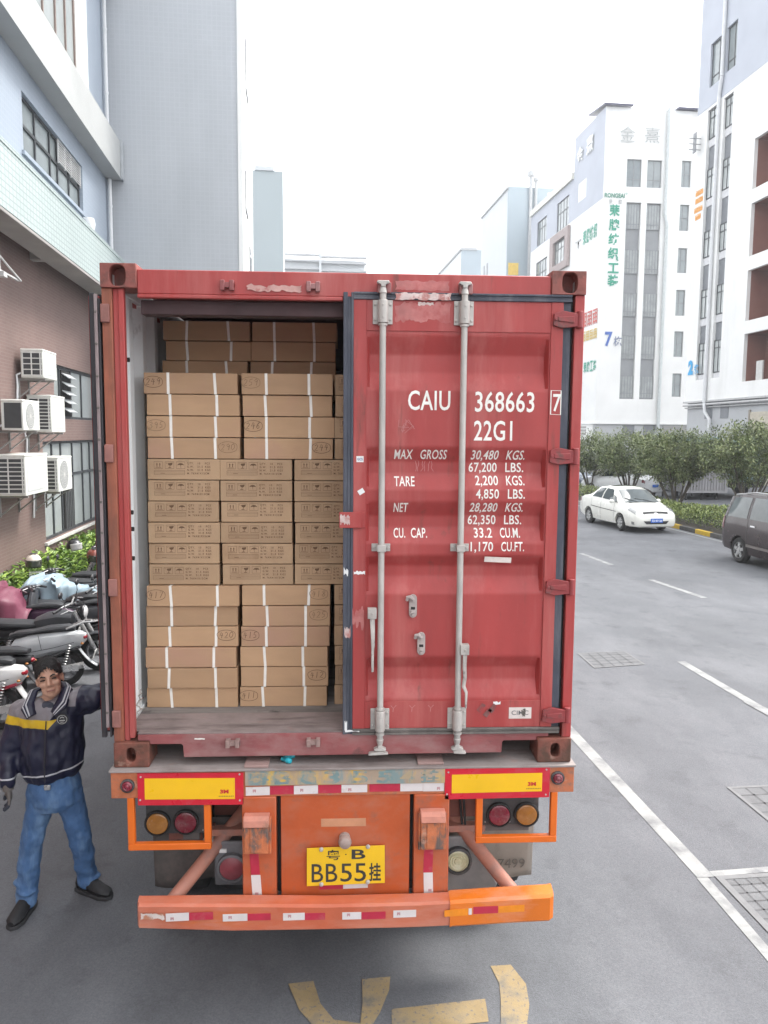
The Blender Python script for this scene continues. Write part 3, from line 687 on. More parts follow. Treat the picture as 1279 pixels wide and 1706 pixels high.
# round marker lights at the beam ends
for xx, zz in ((-1.142, 1.294), (1.141, 1.306)):
    b = MB(); b.lathe([(0.036, 0), (0.037, 0.012), (0.030, 0.016), (0.027, 0.012)], (xx, -0.036, zz), (0, -1, 0), 20)
    ml = tpart(b, 'marker_light', blackp)
    b = MB(); b.lathe([(0.027, 0.0), (0.0265, 0.010), (0.018, 0.017), (0.014, 0.014), (0.008, 0.019), (0.001, 0.020)], (xx, -0.044, zz), (0, -1, 0), 20); tpart(b, 'lens', lampred, ml)
# orange hanging guard frames
def bar(b, p0, p1, w, d):
    p0, p1 = Vector(p0), Vector(p1)
for x0, x1, z0, zo, zi in ((-1.150, -0.714, 0.930, 1.222, 1.186), (0.704, 1.147, 0.937, 1.222, 1.194)):
    b = MB(); t = 0.036
    left = x0 < 0
    hi0, hi1 = (zo, zi) if left else (zi, zo)
    y0, y1 = -0.034, 0.0
    def bx(xa, xb, za, zb): b.box(xa, xb, y0, y1, za, zb)
    bx(x0, x0+t, z0+t, hi0); bx(x1-t, x1, z0+t, hi1)
    b.box(x0, x1, y0-0.001, y1, z0, z0+t)
    tpart(b, 'guard_frame', orange_b, bevel=0.004)
# tail lamp clusters
for x0, x1, z0, z1, cs in ((-1.112, -0.772, 0.905, 1.20, ((-1.046, 0.972, 'a'), (-0.890, 0.976, 'r'))), (0.770, 1.102, 0.925, 1.20, ((0.873, 0.990, 'r'), (1.030, 0.990, 'a')))):
    yy = 0.185
    b = MB()
    o = [(x0, z0), (x1-0.02, z0), (x1, z0+0.02), (x1, z1), (x0, z1)] if x0 > 0 else [(x0+0.02, z0), (x1, z0), (x1, z1), (x0, z1), (x0, z0+0.02)]
    b.prism(o, F(yy), 0.07)
    tl = tpart(b, 'tail_lamp', blackp, bevel=0.005)
    for cx, cz, k in cs:
        b = MB(); b.lathe([(0.072, 0), (0.072, 0.018), (0.064, 0.022), (0.060, 0.010)], (cx, yy, cz), (0, -1, 0), 28); tpart(b, 'lamp_ring', dark, tl)
        b = MB(); pr = [(0.060, 0.0), (0.059, 0.014)]
        for i in range(6): r0 = 0.055-i*0.009; pr += [(r0, 0.016+i*0.001), (r0-0.004, 0.0175+i*0.001)]
        pr += [(0.001, 0.022)]
        b.lathe(pr, (cx, yy-0.006, cz), (0, -1, 0), 28); tpart(b, 'lens', lampred if k == 'r' else lampamb, tl)
    b = MB()
    for u in (x0+0.025, (x0+x1)/2, x1-0.025):
        for v in (z0+0.02, z1-0.05): b.cyl((u, yy, v), (u, yy-0.004, v), 0.004, n=6)
    tpart(b, 'screw', galv, tl)
    b = MB(); b.box(x0-0.02 if x0 > 0 else x0+0.2, x1-0.05, yy+0.02, yy+0.06, z0-0.045, z0-0.004); tpart(b, 'lamp_rail', mat('rail_grey', (0.12, 0.105, 0.1), 0.7, 0, 0.2, 6), tl)
# uprights with latch boxes
for x0, x1, bx0, bx1, bz0, bz1 in ((-0.548, -0.368, -0.531, -0.404, 0.934, 1.140), (0.367, 0.557, 0.402, 0.527, 0.940, 1.150)):
    b = MB(); b.box(x0, x1, -0.044, 0.10, 0.62, 1.222); up = tpart(b, 'upright', orange, bevel=0.005)
    s = 1 if x0 < 0 else -1
    cx = (bx0+bx1)/2
    b = MB(); b.box(bx0, bx1, -0.095, -0.0445, bz0, bz1-0.05); b.box(bx0+0.03, bx1-0.03, -0.101, -0.095, bz0+0.01, bz1-0.06)
    b.box(bx0-0.012, bx0, -0.075, -0.0445, bz0-0.012, bz1-0.02); b.box(bx1, bx1+0.012, -0.075, -0.0445, bz0-0.012, bz1-0.02)
    lb = tpart(b, 'latch_box', mat('latch_rusty', (0.50, 0.15, 0.06), 0.65, 0, 0.25, 12, dirt=((0.14, 0.10, 0.085), 0.48, 0.62, 13, (1.5, 1, 0.7)), dirt2=((0.5, 0.28, 0.2), 0.62, 0.72, 14, (1, 1, 1)), bump=0.3), up, bevel=0.004)
    b = MB(); b.prism([(-0.112, bz1-0.055), (-0.0445, bz1-0.04), (-0.0445, bz1), (-0.085, bz1-0.002), (-0.106, bz1-0.020)], lambda u, v, w, a=bx0: (a-0.004+w, u, v), bx1-bx0+0.008)
    tpart(b, 'latch_lid', mat('lid_pink', (0.52, 0.21, 0.15), 0.6, 0, 0.2, 10, dirt=((0.3, 0.15, 0.1), 0.58, 0.7, 12, (1, 1, 1))), up, bevel=0.005)
    tx = cx-0.014
    b = MB(); b.prism([(tx-0.022, 0.79), (tx+0.026, 0.79), (tx+0.018, 0.93), (tx-0.030, 0.93)] if s > 0 else [(tx-0.03, 0.785), (tx+0.02, 0.785), (tx+0.024, 0.93), (tx-0.026, 0.93)], F(-0.0454), 0.0012); tpart(b, 'reflective_tape', taper, up, smooth=0)
    b = MB(); b.prism([(tx-0.014, 0.662), (tx+0.036, 0.662), (tx+0.028, 0.788), (tx-0.022, 0.788)] if s > 0 else [(tx-0.024, 0.655), (tx+0.026, 0.655), (tx+0.022, 0.783), (tx-0.028, 0.783)], F(-0.0454), 0.0012); tpart(b, 'reflective_tape', tapew, up, smooth=0)
    b = MB()
    for i in range(3): b.box(tx+0.0+i*0.006, tx+i*0.006+0.004, -0.0461, -0.0455, 0.675, 0.69)
    tpart(b, 'tape_print', tiny, up, smooth=0)
# centre panel with knob and licence plate
b = MB(); b.box(-0.344, 0.346, -0.030, 0.0, 0.655, 1.228); cp = tpart(b, 'centre_panel', orange, bevel=0.003)
b = MB(); b.box(-0.13, 0.11, -0.0312, -0.0304, 1.045, 1.09); tpart(b, 'paint_patch', mat('patch_tan', (0.52, 0.24, 0.13), 0.7, 0, 0.15, 8), cp, smooth=0)
b = MB(); b.box(-0.372, -0.344, 0.03, 0.10, 0.65, 1.225); b.box(0.346, 0.372, 0.03, 0.10, 0.65, 1.225); tpart(b, 'gap_shade', dark, smooth=0)  # dark strips set in the gaps stand in for the shade there
b = MB(); b.lathe([(0.030, 0), (0.030, 0.014), (0.020, 0.02), (0.019, 0.03), (0.033, 0.036), (0.036, 0.05), (0.030, 0.066), (0.014, 0.074), (0.001, 0.075)], (-0.004, -0.030, 0.985), (0.05, -1, -0.05), 20)
tpart(b, 'knob', mat('knob_grey', (0.33, 0.25, 0.22), 0.5, 0.1, 0.2, 14), cp)
px0, px1, pz0, pz1 = -0.205, 0.212, 0.725, 0.940
b = MB(); b.prism([(px0-0.001, pz0-0.002), (px1+0.001, pz0+0.008), (px1-0.001, pz1+0.006), (px0, pz1-0.003)], F(-0.052), 0.003)
ply = tpart(b, 'licence_plate', mat('plate_yellow', (0.80, 0.48, 0.010), 0.4, 0, 0.06, 6, dirt=((0.55, 0.36, 0.06), 0.60, 0.75, 10, (1, 1, 1))), cp, bevel=0.001)
YP = -0.0526
text_fit('plate_characters', '粤', (-0.100, -0.028, 0.868, 0.926), inkblk, ply, YP, 0.01); text_fit('plate_characters', 'B', (0.034, 0.108, 0.872, 0.926), inkblk, ply, YP, 0.02)
b = MB(); b.cyl((0.003, YP+0.0005, 0.899), (0.003, YP, 0.899), 0.004, n=8); tpart(b, 'plate_dot', inkblk, ply, smooth=0)
for ch, x0, x1 in (('B', -0.180, -0.118), ('B', -0.104, -0.042), ('5', -0.026, 0.036), ('5', 0.050, 0.112), ('挂', 0.128, 0.192)):
    text_fit('plate_characters', ch, (x0, x1, 0.745, 0.848), inkblk, ply, YP, 0.004 if ch != '挂' else 0.022)
for u, v in ((-0.128, 0.931), (0.121, 0.942), (-0.128, 0.734), (0.121, 0.742)):
    b = MB(); b.lathe([(0.012, 0), (0.011, 0.008), (0.006, 0.012), (0.001, 0.012)], (u, -0.052, v), (0, -1, 0), 10); tpart(b, 'plate_bolt', galv, ply)
tape([(-0.14, -0.012, 0.690, 0.722, 'r', .002), (-0.011, 0.122, 0.692, 0.724, 'w', .003)], -0.0315, cp)

# bumper: a bent box beam with a sloping top
b = MB(); rings = []
for x, dz, dy in ((-1.088, 0.006, 0.03), (-1.078, 0.004, 0.012), (-0.6, 0.0, 0.0), (-0.1, -0.004, 0.0), (0.40, -0.003, 0.0), (0.55, 0.0, 0.003), (0.572, 0.004, 0.0), (0.85, 0.016, -0.004), (1.09, 0.024, 0.004), (1.108, 0.026, 0.02)):
    z0, z1 = 0.532+dz+(0.014 if x < -1 else 0), 0.672+dz*1.1+(0.010 if x < -.5 else 0)
    rings.append([(x, -0.140+dy, z0+0.01), (x, -0.140+dy, z1-0.012), (x, -0.128+dy, z1), (x, -0.07, z1+0.012), (x, -0.055, z1+0.004), (x, -0.055, z0+0.01), (x, -0.065, z0), (x, -0.13+dy, z0)])
b.loft(rings)
bump_ = tpart(b, 'bumper', orange_p, smooth=30)
# brighter repainted right end, a separate sleeve
b = MB(); rings = []
for x, dz in ((0.556, 0.002), (0.572, 0.006), (0.85, 0.018), (1.092, 0.026), (1.114, 0.030)):
    z0, z1 = 0.528+dz, 0.670+dz*1.1
    e = 0.016 if x > 1.1 else 0
    rings.append([(x, -0.145+e, z0+0.01), (x, -0.145+e, z1-0.012), (x, -0.132+e, z1+0.003), (x, -0.068, z1+0.016), (x, -0.050, z1+0.008), (x, -0.050, z0+0.008), (x, -0.062, z0-0.004), (x, -0.134+e, z0-0.003)])
b.loft(rings); tpart(b, 'bumper_end', mat('end_orange', (0.66, 0.16, 0.012), 0.4, 0, 0.1, 3, dirt=((0.66, 0.27, 0.16), 0.55, 0.75, 2.5, (0.6, 1, 2)), dirt2=((0.4, 0.12, 0.03), 0.66, 0.78, 8, (1, 1, 1)), bump=0.1), smooth=30)
tape([(-0.935, -0.815, 0.598, 0.642, 'w', .004), (-0.814, -0.690, 0.602, 0.644, 'r', .003), (-0.640, -0.512, 0.592, 0.632, 'w', .001), (-0.511, -0.390, 0.594, 0.632, 'r'), (-0.326, -0.212, 0.590, 0.630, 'w', .001), (-0.211, -0.105, 0.590, 0.628, 'r'),
      (-0.015, 0.085, 0.588, 0.628, 'w'), (0.087, 0.214, 0.586, 0.626, 'r', .002), (0.255, 0.376, 0.592, 0.632, 'w', .002)], -0.1418, bump_)
tape([(0.655, 0.672, 0.602, 0.638, 'w', .001), (0.680, 0.812, 0.606, 0.646, 'r', .003)], -0.1465, bump_)
for x0, x1, z0, d in ((0.526, 0.652, 0.594, .006), (0.816, 0.954, 0.610, .004)):
    b = MB(); b.prism([(x0, z0), (x1, z0+d), (x1, z0+0.038+d), (x0, z0+0.036)], F(-0.1465), 0.0012); tpart(b, 'reflective_tape', mat('tape_orange', (0.75, 0.24, 0.01), 0.4, 0, 0.1, 20), bump_, smooth=0)
torn('flaked_tape', -1.065, -0.94, 0.604, 0.652, -0.1418, mat('flaked_white', (0.58, 0.50, 0.46), 0.8, 0, 0.15, 20, dirt=((0.45, 0.2, 0.12), 0.5, 0.6, 18, (1, 1, 1))), bump_, 51, 0.3, 40)
for x in (-0.91, -0.61, -0.30, 0.01, 0.275):
    b = MB()
    for i in range(3): b.box(x+i*0.006, x+i*0.006+0.004, -0.1424, -0.1418, 0.606+0.004*(i % 2), 0.622)
    tpart(b, 'tape_print', tiny, bump_, smooth=0)
# struts and cross bars
strut = mat('strut_pink', (0.40, 0.17, 0.12), 0.6, 0, 0.15, 6, dirt=((0.24, 0.15, 0.13), 0.5, 0.7, 5, (1, 1, 1)))
for s in (-1, 1):
    b = MB(); b.cyl((s*0.55, 0.38, 0.99), (s*0.952, -0.06, 0.62), 0.038, n=14); tpart(b, 'strut', strut)
    b = MB(); b.box(*sorted((s*0.55, s*0.80)), 0.20, 0.26, 0.875, 0.915); tpart(b, 'cross_bar', strut, bevel=0.004)
b = MB(); b.box(-0.5, 0.5, 0.02, 0.05, 0.66, 0.70); tpart(b, 'lower_rail', dark)
# reversing lamps behind the uprights
b = MB(); b.box(-0.735, -0.56, 0.17, 0.19, 0.60, 0.86); lg = tpart(b, 'lamp_bracket', mat('bracket_grey', (0.15, 0.15, 0.16), 0.6, 0, 0.2, 8), bevel=0.02)
b = MB(); b.lathe([(0.083, 0), (0.083, 0.03), (0.070, 0.035), (0.068, 0.02)], (-0.635, 0.17, 0.715), (0, -1, 0), 24); tpart(b, 'lamp_ring', mat('bracket_grey', (0, 0, 0)), lg)
b = MB(); b.lathe([(0.068, 0), (0.066, 0.022), (0.04, 0.032), (0.001, 0.034)], (-0.635, 0.165, 0.715), (0, -1, 0), 24); tpart(b, 'lens', mat('lens_dull_red', (0.27, 0.06, 0.075), 0.35, 0, 0.15, 20), lg)
b = MB(); b.box(-0.705, -0.665, 0.160, 0.169, 0.80, 0.82); tpart(b, 'lamp_label', sticker, lg, smooth=0)
b = MB(); o = [(0.53, 0.50), (0.72, 0.505), (0.745, 0.52), (0.86, 0.60), (0.80, 0.80), (0.78, 0.86), (0.53, 0.86)]
b.prism([(0.55, 0.50), (0.87, 0.535), (0.88, 0.56), (0.775, 0.78), (0.775, 0.85), (0.55, 0.85)], F(0.20), 0.02); mg = tpart(b, 'mudguard', mat('guard_grey', (0.20, 0.195, 0.195), 0.6, 0, 0.15, 4, dirt=((0.28, 0.26, 0.24), 0.5, 0.7, 3, (1, 1, 1))), bevel=0.01)
b = MB(); b.lathe([(0.080, 0), (0.080, 0.03), (0.066, 0.034), (0.064, 0.02)], (0.643, 0.20, 0.715), (0, -1, 0), 24); tpart(b, 'lamp_ring', blackp, mg)
b = MB(); pr = [(0.064, 0), (0.062, 0.016)]
for r0 in (0.05, 0.036, 0.022): pr += [(r0+0.004, 0.020), (r0, 0.016), (r0-0.003, 0.022)]
pr += [(0.001, 0.024)]
b.lathe(pr, (0.643, 0.192, 0.715), (0, -1, 0), 24); tpart(b, 'lens', lampclr, mg)
# mud flaps
flapm = mat('flap_beige', (0.27, 0.235, 0.20), 0.75, 0, 0.2, 3, dirt=((0.16, 0.13, 0.12), 0.52, 0.72, 3, (2, 1, 0.5)), dirt2=((0.36, 0.31, 0.26), 0.6, 0.75, 6, (1, 1, 1)))
for s in (-1, 1):
    b = MB()
    def fp(u, v, s=s): return (s*(0.60+0.50*u), 0.30+0.02*math.sin(u*5)+0.03*(1-v), 0.53+0.02*math.sin(u*7+s)*(1-v)+0.40*v)
    b.sheet(fp, 14, 8)
    fl = tpart(b, 'mud_flap', flapm if s > 0 else mat('flap_dark', (0.085, 0.075, 0.07), 0.8, 0, 0.25, 4, dirt=((0.16, 0.12, 0.11), 0.5, 0.7, 4, (1, 1, 1))))
    so = fl.modifiers.new('thick', 'SOLIDIFY'); so.thickness = 0.008
    if s > 0: text_fit('flap_number', '7499', (0.895, 1.055, 0.605, 0.662), mat('flap_ink', (0.11, 0.095, 0.08), 0.8, 0, 0.2), fl, 0.285, 0.0)
for p in ([(0.66, 0.25, 1.2), (0.655, 0.22, 1.05), (0.67, 0.22, 0.9)], [(0.68, 0.25, 1.2), (0.672, 0.20, 1.08), (0.69, 0.22, 0.86)], [(0.66, 0.22, 1.12), (0.72, 0.22, 1.11), (0.78, 0.24, 1.12)], [(-0.80, 0.2, 0.9), (-0.79, 0.2, 0.84)], [(-0.99, 0.3, 0.78), (-0.86, 0.26, 0.90)]): b = MB(); b.tube(p, 0.007, 6); tpart(b, 'cable', dark)
for q in ((0.59, 0.78, 0.24, 0.28, 0.95, 1.22), (-0.77, -0.56, 0.40, 0.44, 0.90, 1.22), (-1.0, -0.74, 0.24, 0.27, 0.84, 0.92)): b = MB(); b.box(*q); tpart(b, 'inner_plate', under)
b = MB(); b.lathe([(0.03, 0), (0.034, 0.04), (0.02, 0.06)], (-0.77, 0.22, 0.86), (0, -1, -0.3), 10); tpart(b, 'air_coupling', galv)
# chassis, axles and wheels
b = MB()
for s in (-1, 1):
    b.box(s*0.48-0.06, s*0.48+0.06, 0.15, 7.6, 0.95, 1.34)
for yy in (0.6, 1.8, 3.0, 4.2, 5.4, 6.6): b.box(-1.15, 1.15, yy, yy+0.10, 1.22, 1.36)
tpart(b, 'chassis_beam', under)
for ya in (1.25, 2.55, 3.85):
    b = MB(); b.cyl((-1.0, ya, 0.50), (1.0, ya, 0.50), 0.07, n=12); tpart(b, 'axle', dark)
    for s in (-1, 1):
        for xo in (0.72, 1.05):
            b = MB(); b.lathe([(0.28, -0.13), (0.44, -0.13), (0.49, -0.11), (0.505, -0.06), (0.505, 0.06), (0.49, 0.11), (0.44, 0.13), (0.28, 0.13)], (s*xo, ya, 0.505), (1, 0, 0), 30)
            whl = tpart(b, 'wheel', tyre)
            b = MB(); b.lathe([(0.28, -0.10), (0.27, 0.0), (0.12, 0.02), (0.10, 0.08), (0.01, 0.08)], (s*xo, ya, 0.505), (s, 0, 0), 24); tpart(b, 'rim', strut, whl)
b = MB()
for s in (-1, 1): b.box(s*0.4-0.05, s*0.4+0.05, 7.2, 7.3, 0.0, 1.0)
tpart(b, 'landing_leg', under)

# the tractor, mostly hidden in front
trk = thing('tractor_unit', 'tractor cab hidden in front of the red container', 'truck', (0, 8.5, 0))
b = MB(); b.box(-1.2, 1.2, 7.9, 9.9, 0.75, 2.7); b.build('cab', mat('cab_white', (0.6, 0.6, 0.6), 0.4), trk, W, bevel=0.12, seg=3)
b = MB(); b.box(-0.45, 0.45, 6.0, 8.0, 0.75, 1.0); b.build('tractor_frame', dark, trk, W)
for yy in (6.7, 9.1):
    for s in (-1, 1):
        b = MB(); b.lathe([(0.28, -0.14), (0.44, -0.14), (0.505, -0.06), (0.505, 0.06), (0.44, 0.14), (0.28, 0.14)], (s*0.98, yy, 0.505), (1, 0, 0), 28); wq = b.build('wheel', tyre, trk, W)
        b = MB(); b.lathe([(0.28, -0.10), (0.27, 0.0), (0.12, 0.02), (0.10, 0.08), (0.01, 0.08)], (s*0.98, yy, 0.505), (s, 0, 0), 20); b.build('rim', strut, wq, W)

# blue plugs lying on the trailer's deck
bluep = mat('plug_blue', (0.03, 0.42, 0.52), 0.4, 0, 0.1, 20)
for lab, x, y, rz in (('bright blue plastic plug on the trailer deck, the rear one of the pair', -0.306, 0.075, 0.5), ('bright blue plastic plug with pale tip nearest the trailer deck edge', -0.318, 0.028, -0.6)):
    b = MB(); b.lathe([(0.006, -0.034), (0.011, -0.03), (0.012, 0.0), (0.015, 0.004), (0.015, 0.024), (0.012, 0.03), (0.004, 0.031)], (0, 0, 0.0155), (1, 0, 0), 12)
    o = b.build('plastic_plug', bluep, None, Matrix.Translation((x, y, 1.3785)) @ Matrix.Rotation(rz, 4, 'Z')); tag(o, lab, 'plug', 'blue plugs on the trailer deck')

# ================================================================== cartons
card = mat('cardboard', (0.445, 0.278, 0.160), 0.75, 0, 0.08, 3.0, objvar=0.11, dirt=((0.45, 0.255, 0.175), 0.52, 0.75, 1.6, (1, 1, 1)), bump=0.08, bscale=90, stretch=(1, 1, 3))
cardp = mat('cardboard_printed', (0.43, 0.285, 0.172), 0.8, 0, 0.08, 4.0, objvar=0.10, dirt=((0.36, 0.22, 0.125), 0.55, 0.75, 3, (1, 1, 1)), bump=0.12, bscale=80)
strapm = mat('strap_white', (0.84, 0.80, 0.74), 0.4, 0, 0.08, 9)
inkm = mat('carton_print', (0.14, 0.075, 0.04), 0.8, 0, 0.1, 30)
markerink = mat('marker_ink', (0.115, 0.06, 0.035), 0.8, 0, 0.1, 30)
faintink = mat('faint_ink', (0.22, 0.13, 0.075), 0.8, 0, 0.1, 30)
DIG = {'0': [[(.5, 1), (.1, .7), (.1, .3), (.5, 0), (.9, .3), (.9, .7), (.5, 1)]], '1': [[(.45, 1), (.5, .5), (.5, 0)]], '2': [[(.1, .8), (.4, 1), (.8, .8), (.6, .45), (.1, .05), (.9, .05)]],
       '3': [[(.1, .9), (.6, 1), (.8, .75), (.4, .55), (.85, .35), (.6, 0), (.1, .1)]], '4': [[(.4, 1), (.1, .45), (.9, .5)], [(.65, .85), (.6, 0)]], '5': [[(.85, 1), (.25, .95), (.2, .55), (.75, .5), (.8, .15), (.2, 0)]],
       '6': [[(.75, 1), (.25, .6), (.15, .2), (.5, 0), (.85, .25), (.5, .5), (.2, .3)]], '7': [[(.1, .95), (.9, .95), (.4, 0)]], '8': [[(.5, .5), (.15, .75), (.5, 1), (.8, .75), (.5, .5), (.1, .22), (.5, 0), (.9, .25), (.5, .5)]], '9': [[(.85, .7), (.5, .5), (.15, .75), (.5, 1), (.85, .75), (.75, 0)]]}
def handwriting(s, cx, cz, h, y, parent, m, oval, seed):
    r_ = random.Random(seed); b = MB(); w = h*0.62; n = len(s); sh = 0.15
    fn = F(y)
    for i, ch in enumerate(s):
        x0 = cx - n*w*0.62 + i*w*1.25
        for st in DIG[ch]:
            b.ribbon([(x0+u*w+sh*v*h+r_.uniform(-.02, .02)*h, cz-h/2+v*h+i*0.04*h+r_.uniform(-.03, .03)*h) for u, v in st], h*0.085, fn)
    if oval:
        k = 30; rx, rz = n*w*0.80, h*0.86
        b.ribbon([(cx+rx*math.cos(2.3+i*6.2/k)*(1+.04*math.sin(i*.9)), cz+rz*math.sin(2.3+i*6.2/k)) for i in range(k+1)], h*0.07, fn)
    return b.build('handwritten_number', m, parent, Matrix.Identity(4) if parent is None else None, smooth=0)
RH = 0.1198
WORDS = ['topmost', 'second', 'third', 'fourth', 'fifth', 'sixth']
def carton_body(w, d, h, m, crown=0.004):
    b = MB()
    b.prism([(-w/2, 0), (w/2, 0), (w/2, h), (-w/2, h)], lambda u, v, w_: (u, w_, v), d)
    return b
straproot = {}
def strapped(cx, y, z, w, label, marks, seed, group, lid=True):
    r_ = random.Random(seed); w = w - r_.uniform(0.002, 0.012); h = RH - 0.0045
    b = carton_body(w, 0.40, h, card)
    o = b.build('carton', card, None, Matrix.Translation((cx+r_.uniform(-.007, .007), y+r_.uniform(-.010, .014), z)) @ Matrix.Rotation(r_.uniform(-.012, .012), 4, 'Z'), bevel=0.003, smooth=0)
    tag(o, label, 'carton', group)
    for k, u in enumerate((-0.235 + r_.uniform(-.035, .025), 0.25 + r_.uniform(-.035, .02))):
        x = u*w; t = r_.choice((0, 0, 0.006, -0.004, 0.003)) + r_.uniform(-.002, .002); sw = 0.0075
        b = MB()
        e = 0.0012
        b.prism([(x-sw+t, -0.002), (x+sw+t, -0.002), (x+sw, h+e), (x-sw, h+e)], lambda a, c, q: (a, -e+q, c), 0.001)
        b.box(x-sw, x+sw, -e, 0.40, h+0.0003, h+e)
        b.build('strap', strapm, o, None, smooth=0)
    for s, side, dark_, oval in marks:
        cx_ = (-0.40 if side == 'L' else 0.37)*w
        handwriting(s, cx_, h*0.56, 0.036, -0.0013, o, markerink if dark_ else faintink, oval, seed)
    return o
proto_print = []
def print_marks():
    """the ink printed on a carton's end: handling symbols, lines and figures"""
    b = MB(); y = -0.0012; fn = F(y); h = RH
    for i in range(3):
        x0 = -0.165 + i*0.062; z0 = 0.064; w = 0.048; hh = 0.038
        b.ribbon([(x0, z0), (x0+w, z0), (x0+w, z0+hh), (x0, z0+hh)], 0.0022, fn, close=True)
        cx = x0+w/2
        if i == 0:
            for s in (-1, 1):
                b.ribbon([(cx+s*0.008, z0+0.010), (cx+s*0.008, z0+0.026)], 0.0042, fn)
                b.prism([(cx+s*0.008-0.005, z0+0.023), (cx+s*0.008+0.005, z0+0.023), (cx+s*0.008, z0+0.032)], fn, 0.0004)
            b.ribbon([(cx-0.016, z0+0.006), (cx+0.016, z0+0.006)], 0.0022, fn)
        elif i == 1:
            b.prism([(cx-0.010, z0+0.030), (cx+0.018, z0+0.033), (cx+0.014, z0+0.020), (cx+0.004, z0+0.016), (cx-0.006, z0+0.020)], fn, 0.0004)
            b.ribbon([(cx+0.003, z0+0.017), (cx+0.001, z0+0.005)], 0.003, fn); b.ribbon([(cx-0.008, z0+0.005), (cx+0.010, z0+0.005)], 0.003, fn)
            b.ribbon([(cx-0.02, z0+0.033), (cx-0.014, z0+0.027)], 0.002, fn)
        else:
            b.prism([(cx-0.018, z0+0.018)] + [(cx-0.018*math.cos(math.pi*k/8), z0+0.018+0.013*math.sin(math.pi*k/8)) for k in range(1, 8)] + [(cx+0.018, z0+0.018), (cx+0.009, z0+0.021), (cx, z0+0.018), (cx-0.009, z0+0.021)], fn, 0.0004)
            b.ribbon([(cx, z0+0.018), (cx, z0+0.006), (cx+0.004, z0+0.005)], 0.0018, fn)
    b.ribbon([(-0.165, 0.054), (0.005, 0.054)], 0.0016, fn); b.ribbon([(-0.165, 0.046), (0.005, 0.046)], 0.0014, fn)
    b.ribbon([(-0.165, 0.054), (-0.165, 0.030)], 0.0014, fn); b.ribbon([(0.005, 0.054), (0.005, 0.030)], 0.0014, fn)
    b.ribbon([(-0.165, 0.030), (0.005, 0.030)], 0.0014, fn); b.ribbon([(-0.13, 0.0375), (-0.105, 0.0375)], 0.003, fn); b.ribbon([(-0.165, 0.0375), (0.005, 0.0375)], 0.001, fn)
    return b
def print_text():
    ms = []
    for r_, row in enumerate((('QTY.', '10', 'PCS'), ('G.W.', '21.5', 'KGS'), ('N.W.', '21.0', 'KGS'))):
        for x, s in zip((0.018, 0.076, 0.118), row): ms.append((s, x, 0.0885-r_*0.0185, 0.0155))
    ms.append(('M. 76X41X12CM', 0.018, 0.0325, 0.0150))
    me = bpy.data.meshes.new('print'); bm = bmesh.new()
    for s, x, z, sz in ms:
        t = text_mesh(s, sz, 0.95, 0.02*sz, 0, 'LEFT', 1.25); k = len(bm.verts); bm.from_mesh(t); bm.verts.ensure_lookup_table()
        for v in bm.verts[k:]: v.co = Vector((v.co.x + x, -0.0012, v.co.y + z))
    bm.to_mesh(me); bm.free(); me.materials.append(inkm)
    return me
pm = print_marks().mesh('printed_symbols'); pm.materials.append(inkm); ptm = print_text()
def printed(cx, y, z, w, label, seed, group, hh=RH):
    r_ = random.Random(seed); w = w - r_.uniform(0.0, 0.010); h = hh - 0.0042
    b = carton_body(w, 0.52, h, cardp)
    o = b.build('carton', cardp, None, Matrix.Translation((cx+r_.uniform(-.005, .005), y+r_.uniform(-.008, .012), z)) @ Matrix.Rotation(r_.uniform(-.014, .014), 4, 'Z'), bevel=0.004, smooth=0)
    tag(o, label, 'carton', group)
    dx, dz = r_.uniform(-.012, .010), r_.uniform(-.003, .003)
    for nm, me in (('printed_symbols', pm), ('printed_weights', ptm)):
        c = link(nm, me, o, None); c.location = (dx, 0, dz)
    b = MB(); b.sheet(lambda u, v: (-0.03+0.06*u, -0.0008, h-0.020*(1-v)*(0.6+0.4*math.sin(u*9+seed))) , 6, 1)
    b.build('tape_end', mat('parcel_tape', (0.40, 0.265, 0.15), 0.35, 0, 0.1, 9), o, None, smooth=0)
    return o
YB = 0.40; zf = 1.5575
L1, L2 = -0.863, -0.336
top_marks = {(0, 0): [('249', 'L', 1, 1)], (0, 1): [('259', 'L', 0, 1)], (2, 0): [('395', 'L', 0, 1)], (2, 1): [('246', 'L', 1, 1)], (3, 0): [('290', 'R', 0, 1)], (3, 1): [('244', 'R', 1, 1)]}
bot_marks = {(0, 0): [('417', 'L', 1, 1)], (0, 1): [('418', 'R', 0, 1)], (1, 1): [('425', 'R', 0, 1)], (2, 0): [('420', 'R', 1, 1)], (2, 1): [('415', 'L', 1, 1)], (4, 1): [('412', 'R', 1, 1)], (5, 1): [('411', 'L', 1, 1)]}
def lab_strap(blk, r, c, marks):
    who = f"strapped carton with circled {marks[0][0]} handwritten" if marks else "strapped carton without handwriting"
    return f"{who}, {'left' if c == 0 else 'right'} column, {WORDS[r]} row of the {blk} strapped block"
def lab_print(r, c): return f"printed carton with handling symbols, {('left', 'middle', 'right')[c]} column, {WORDS[r]} of six printed rows"
seed = 100
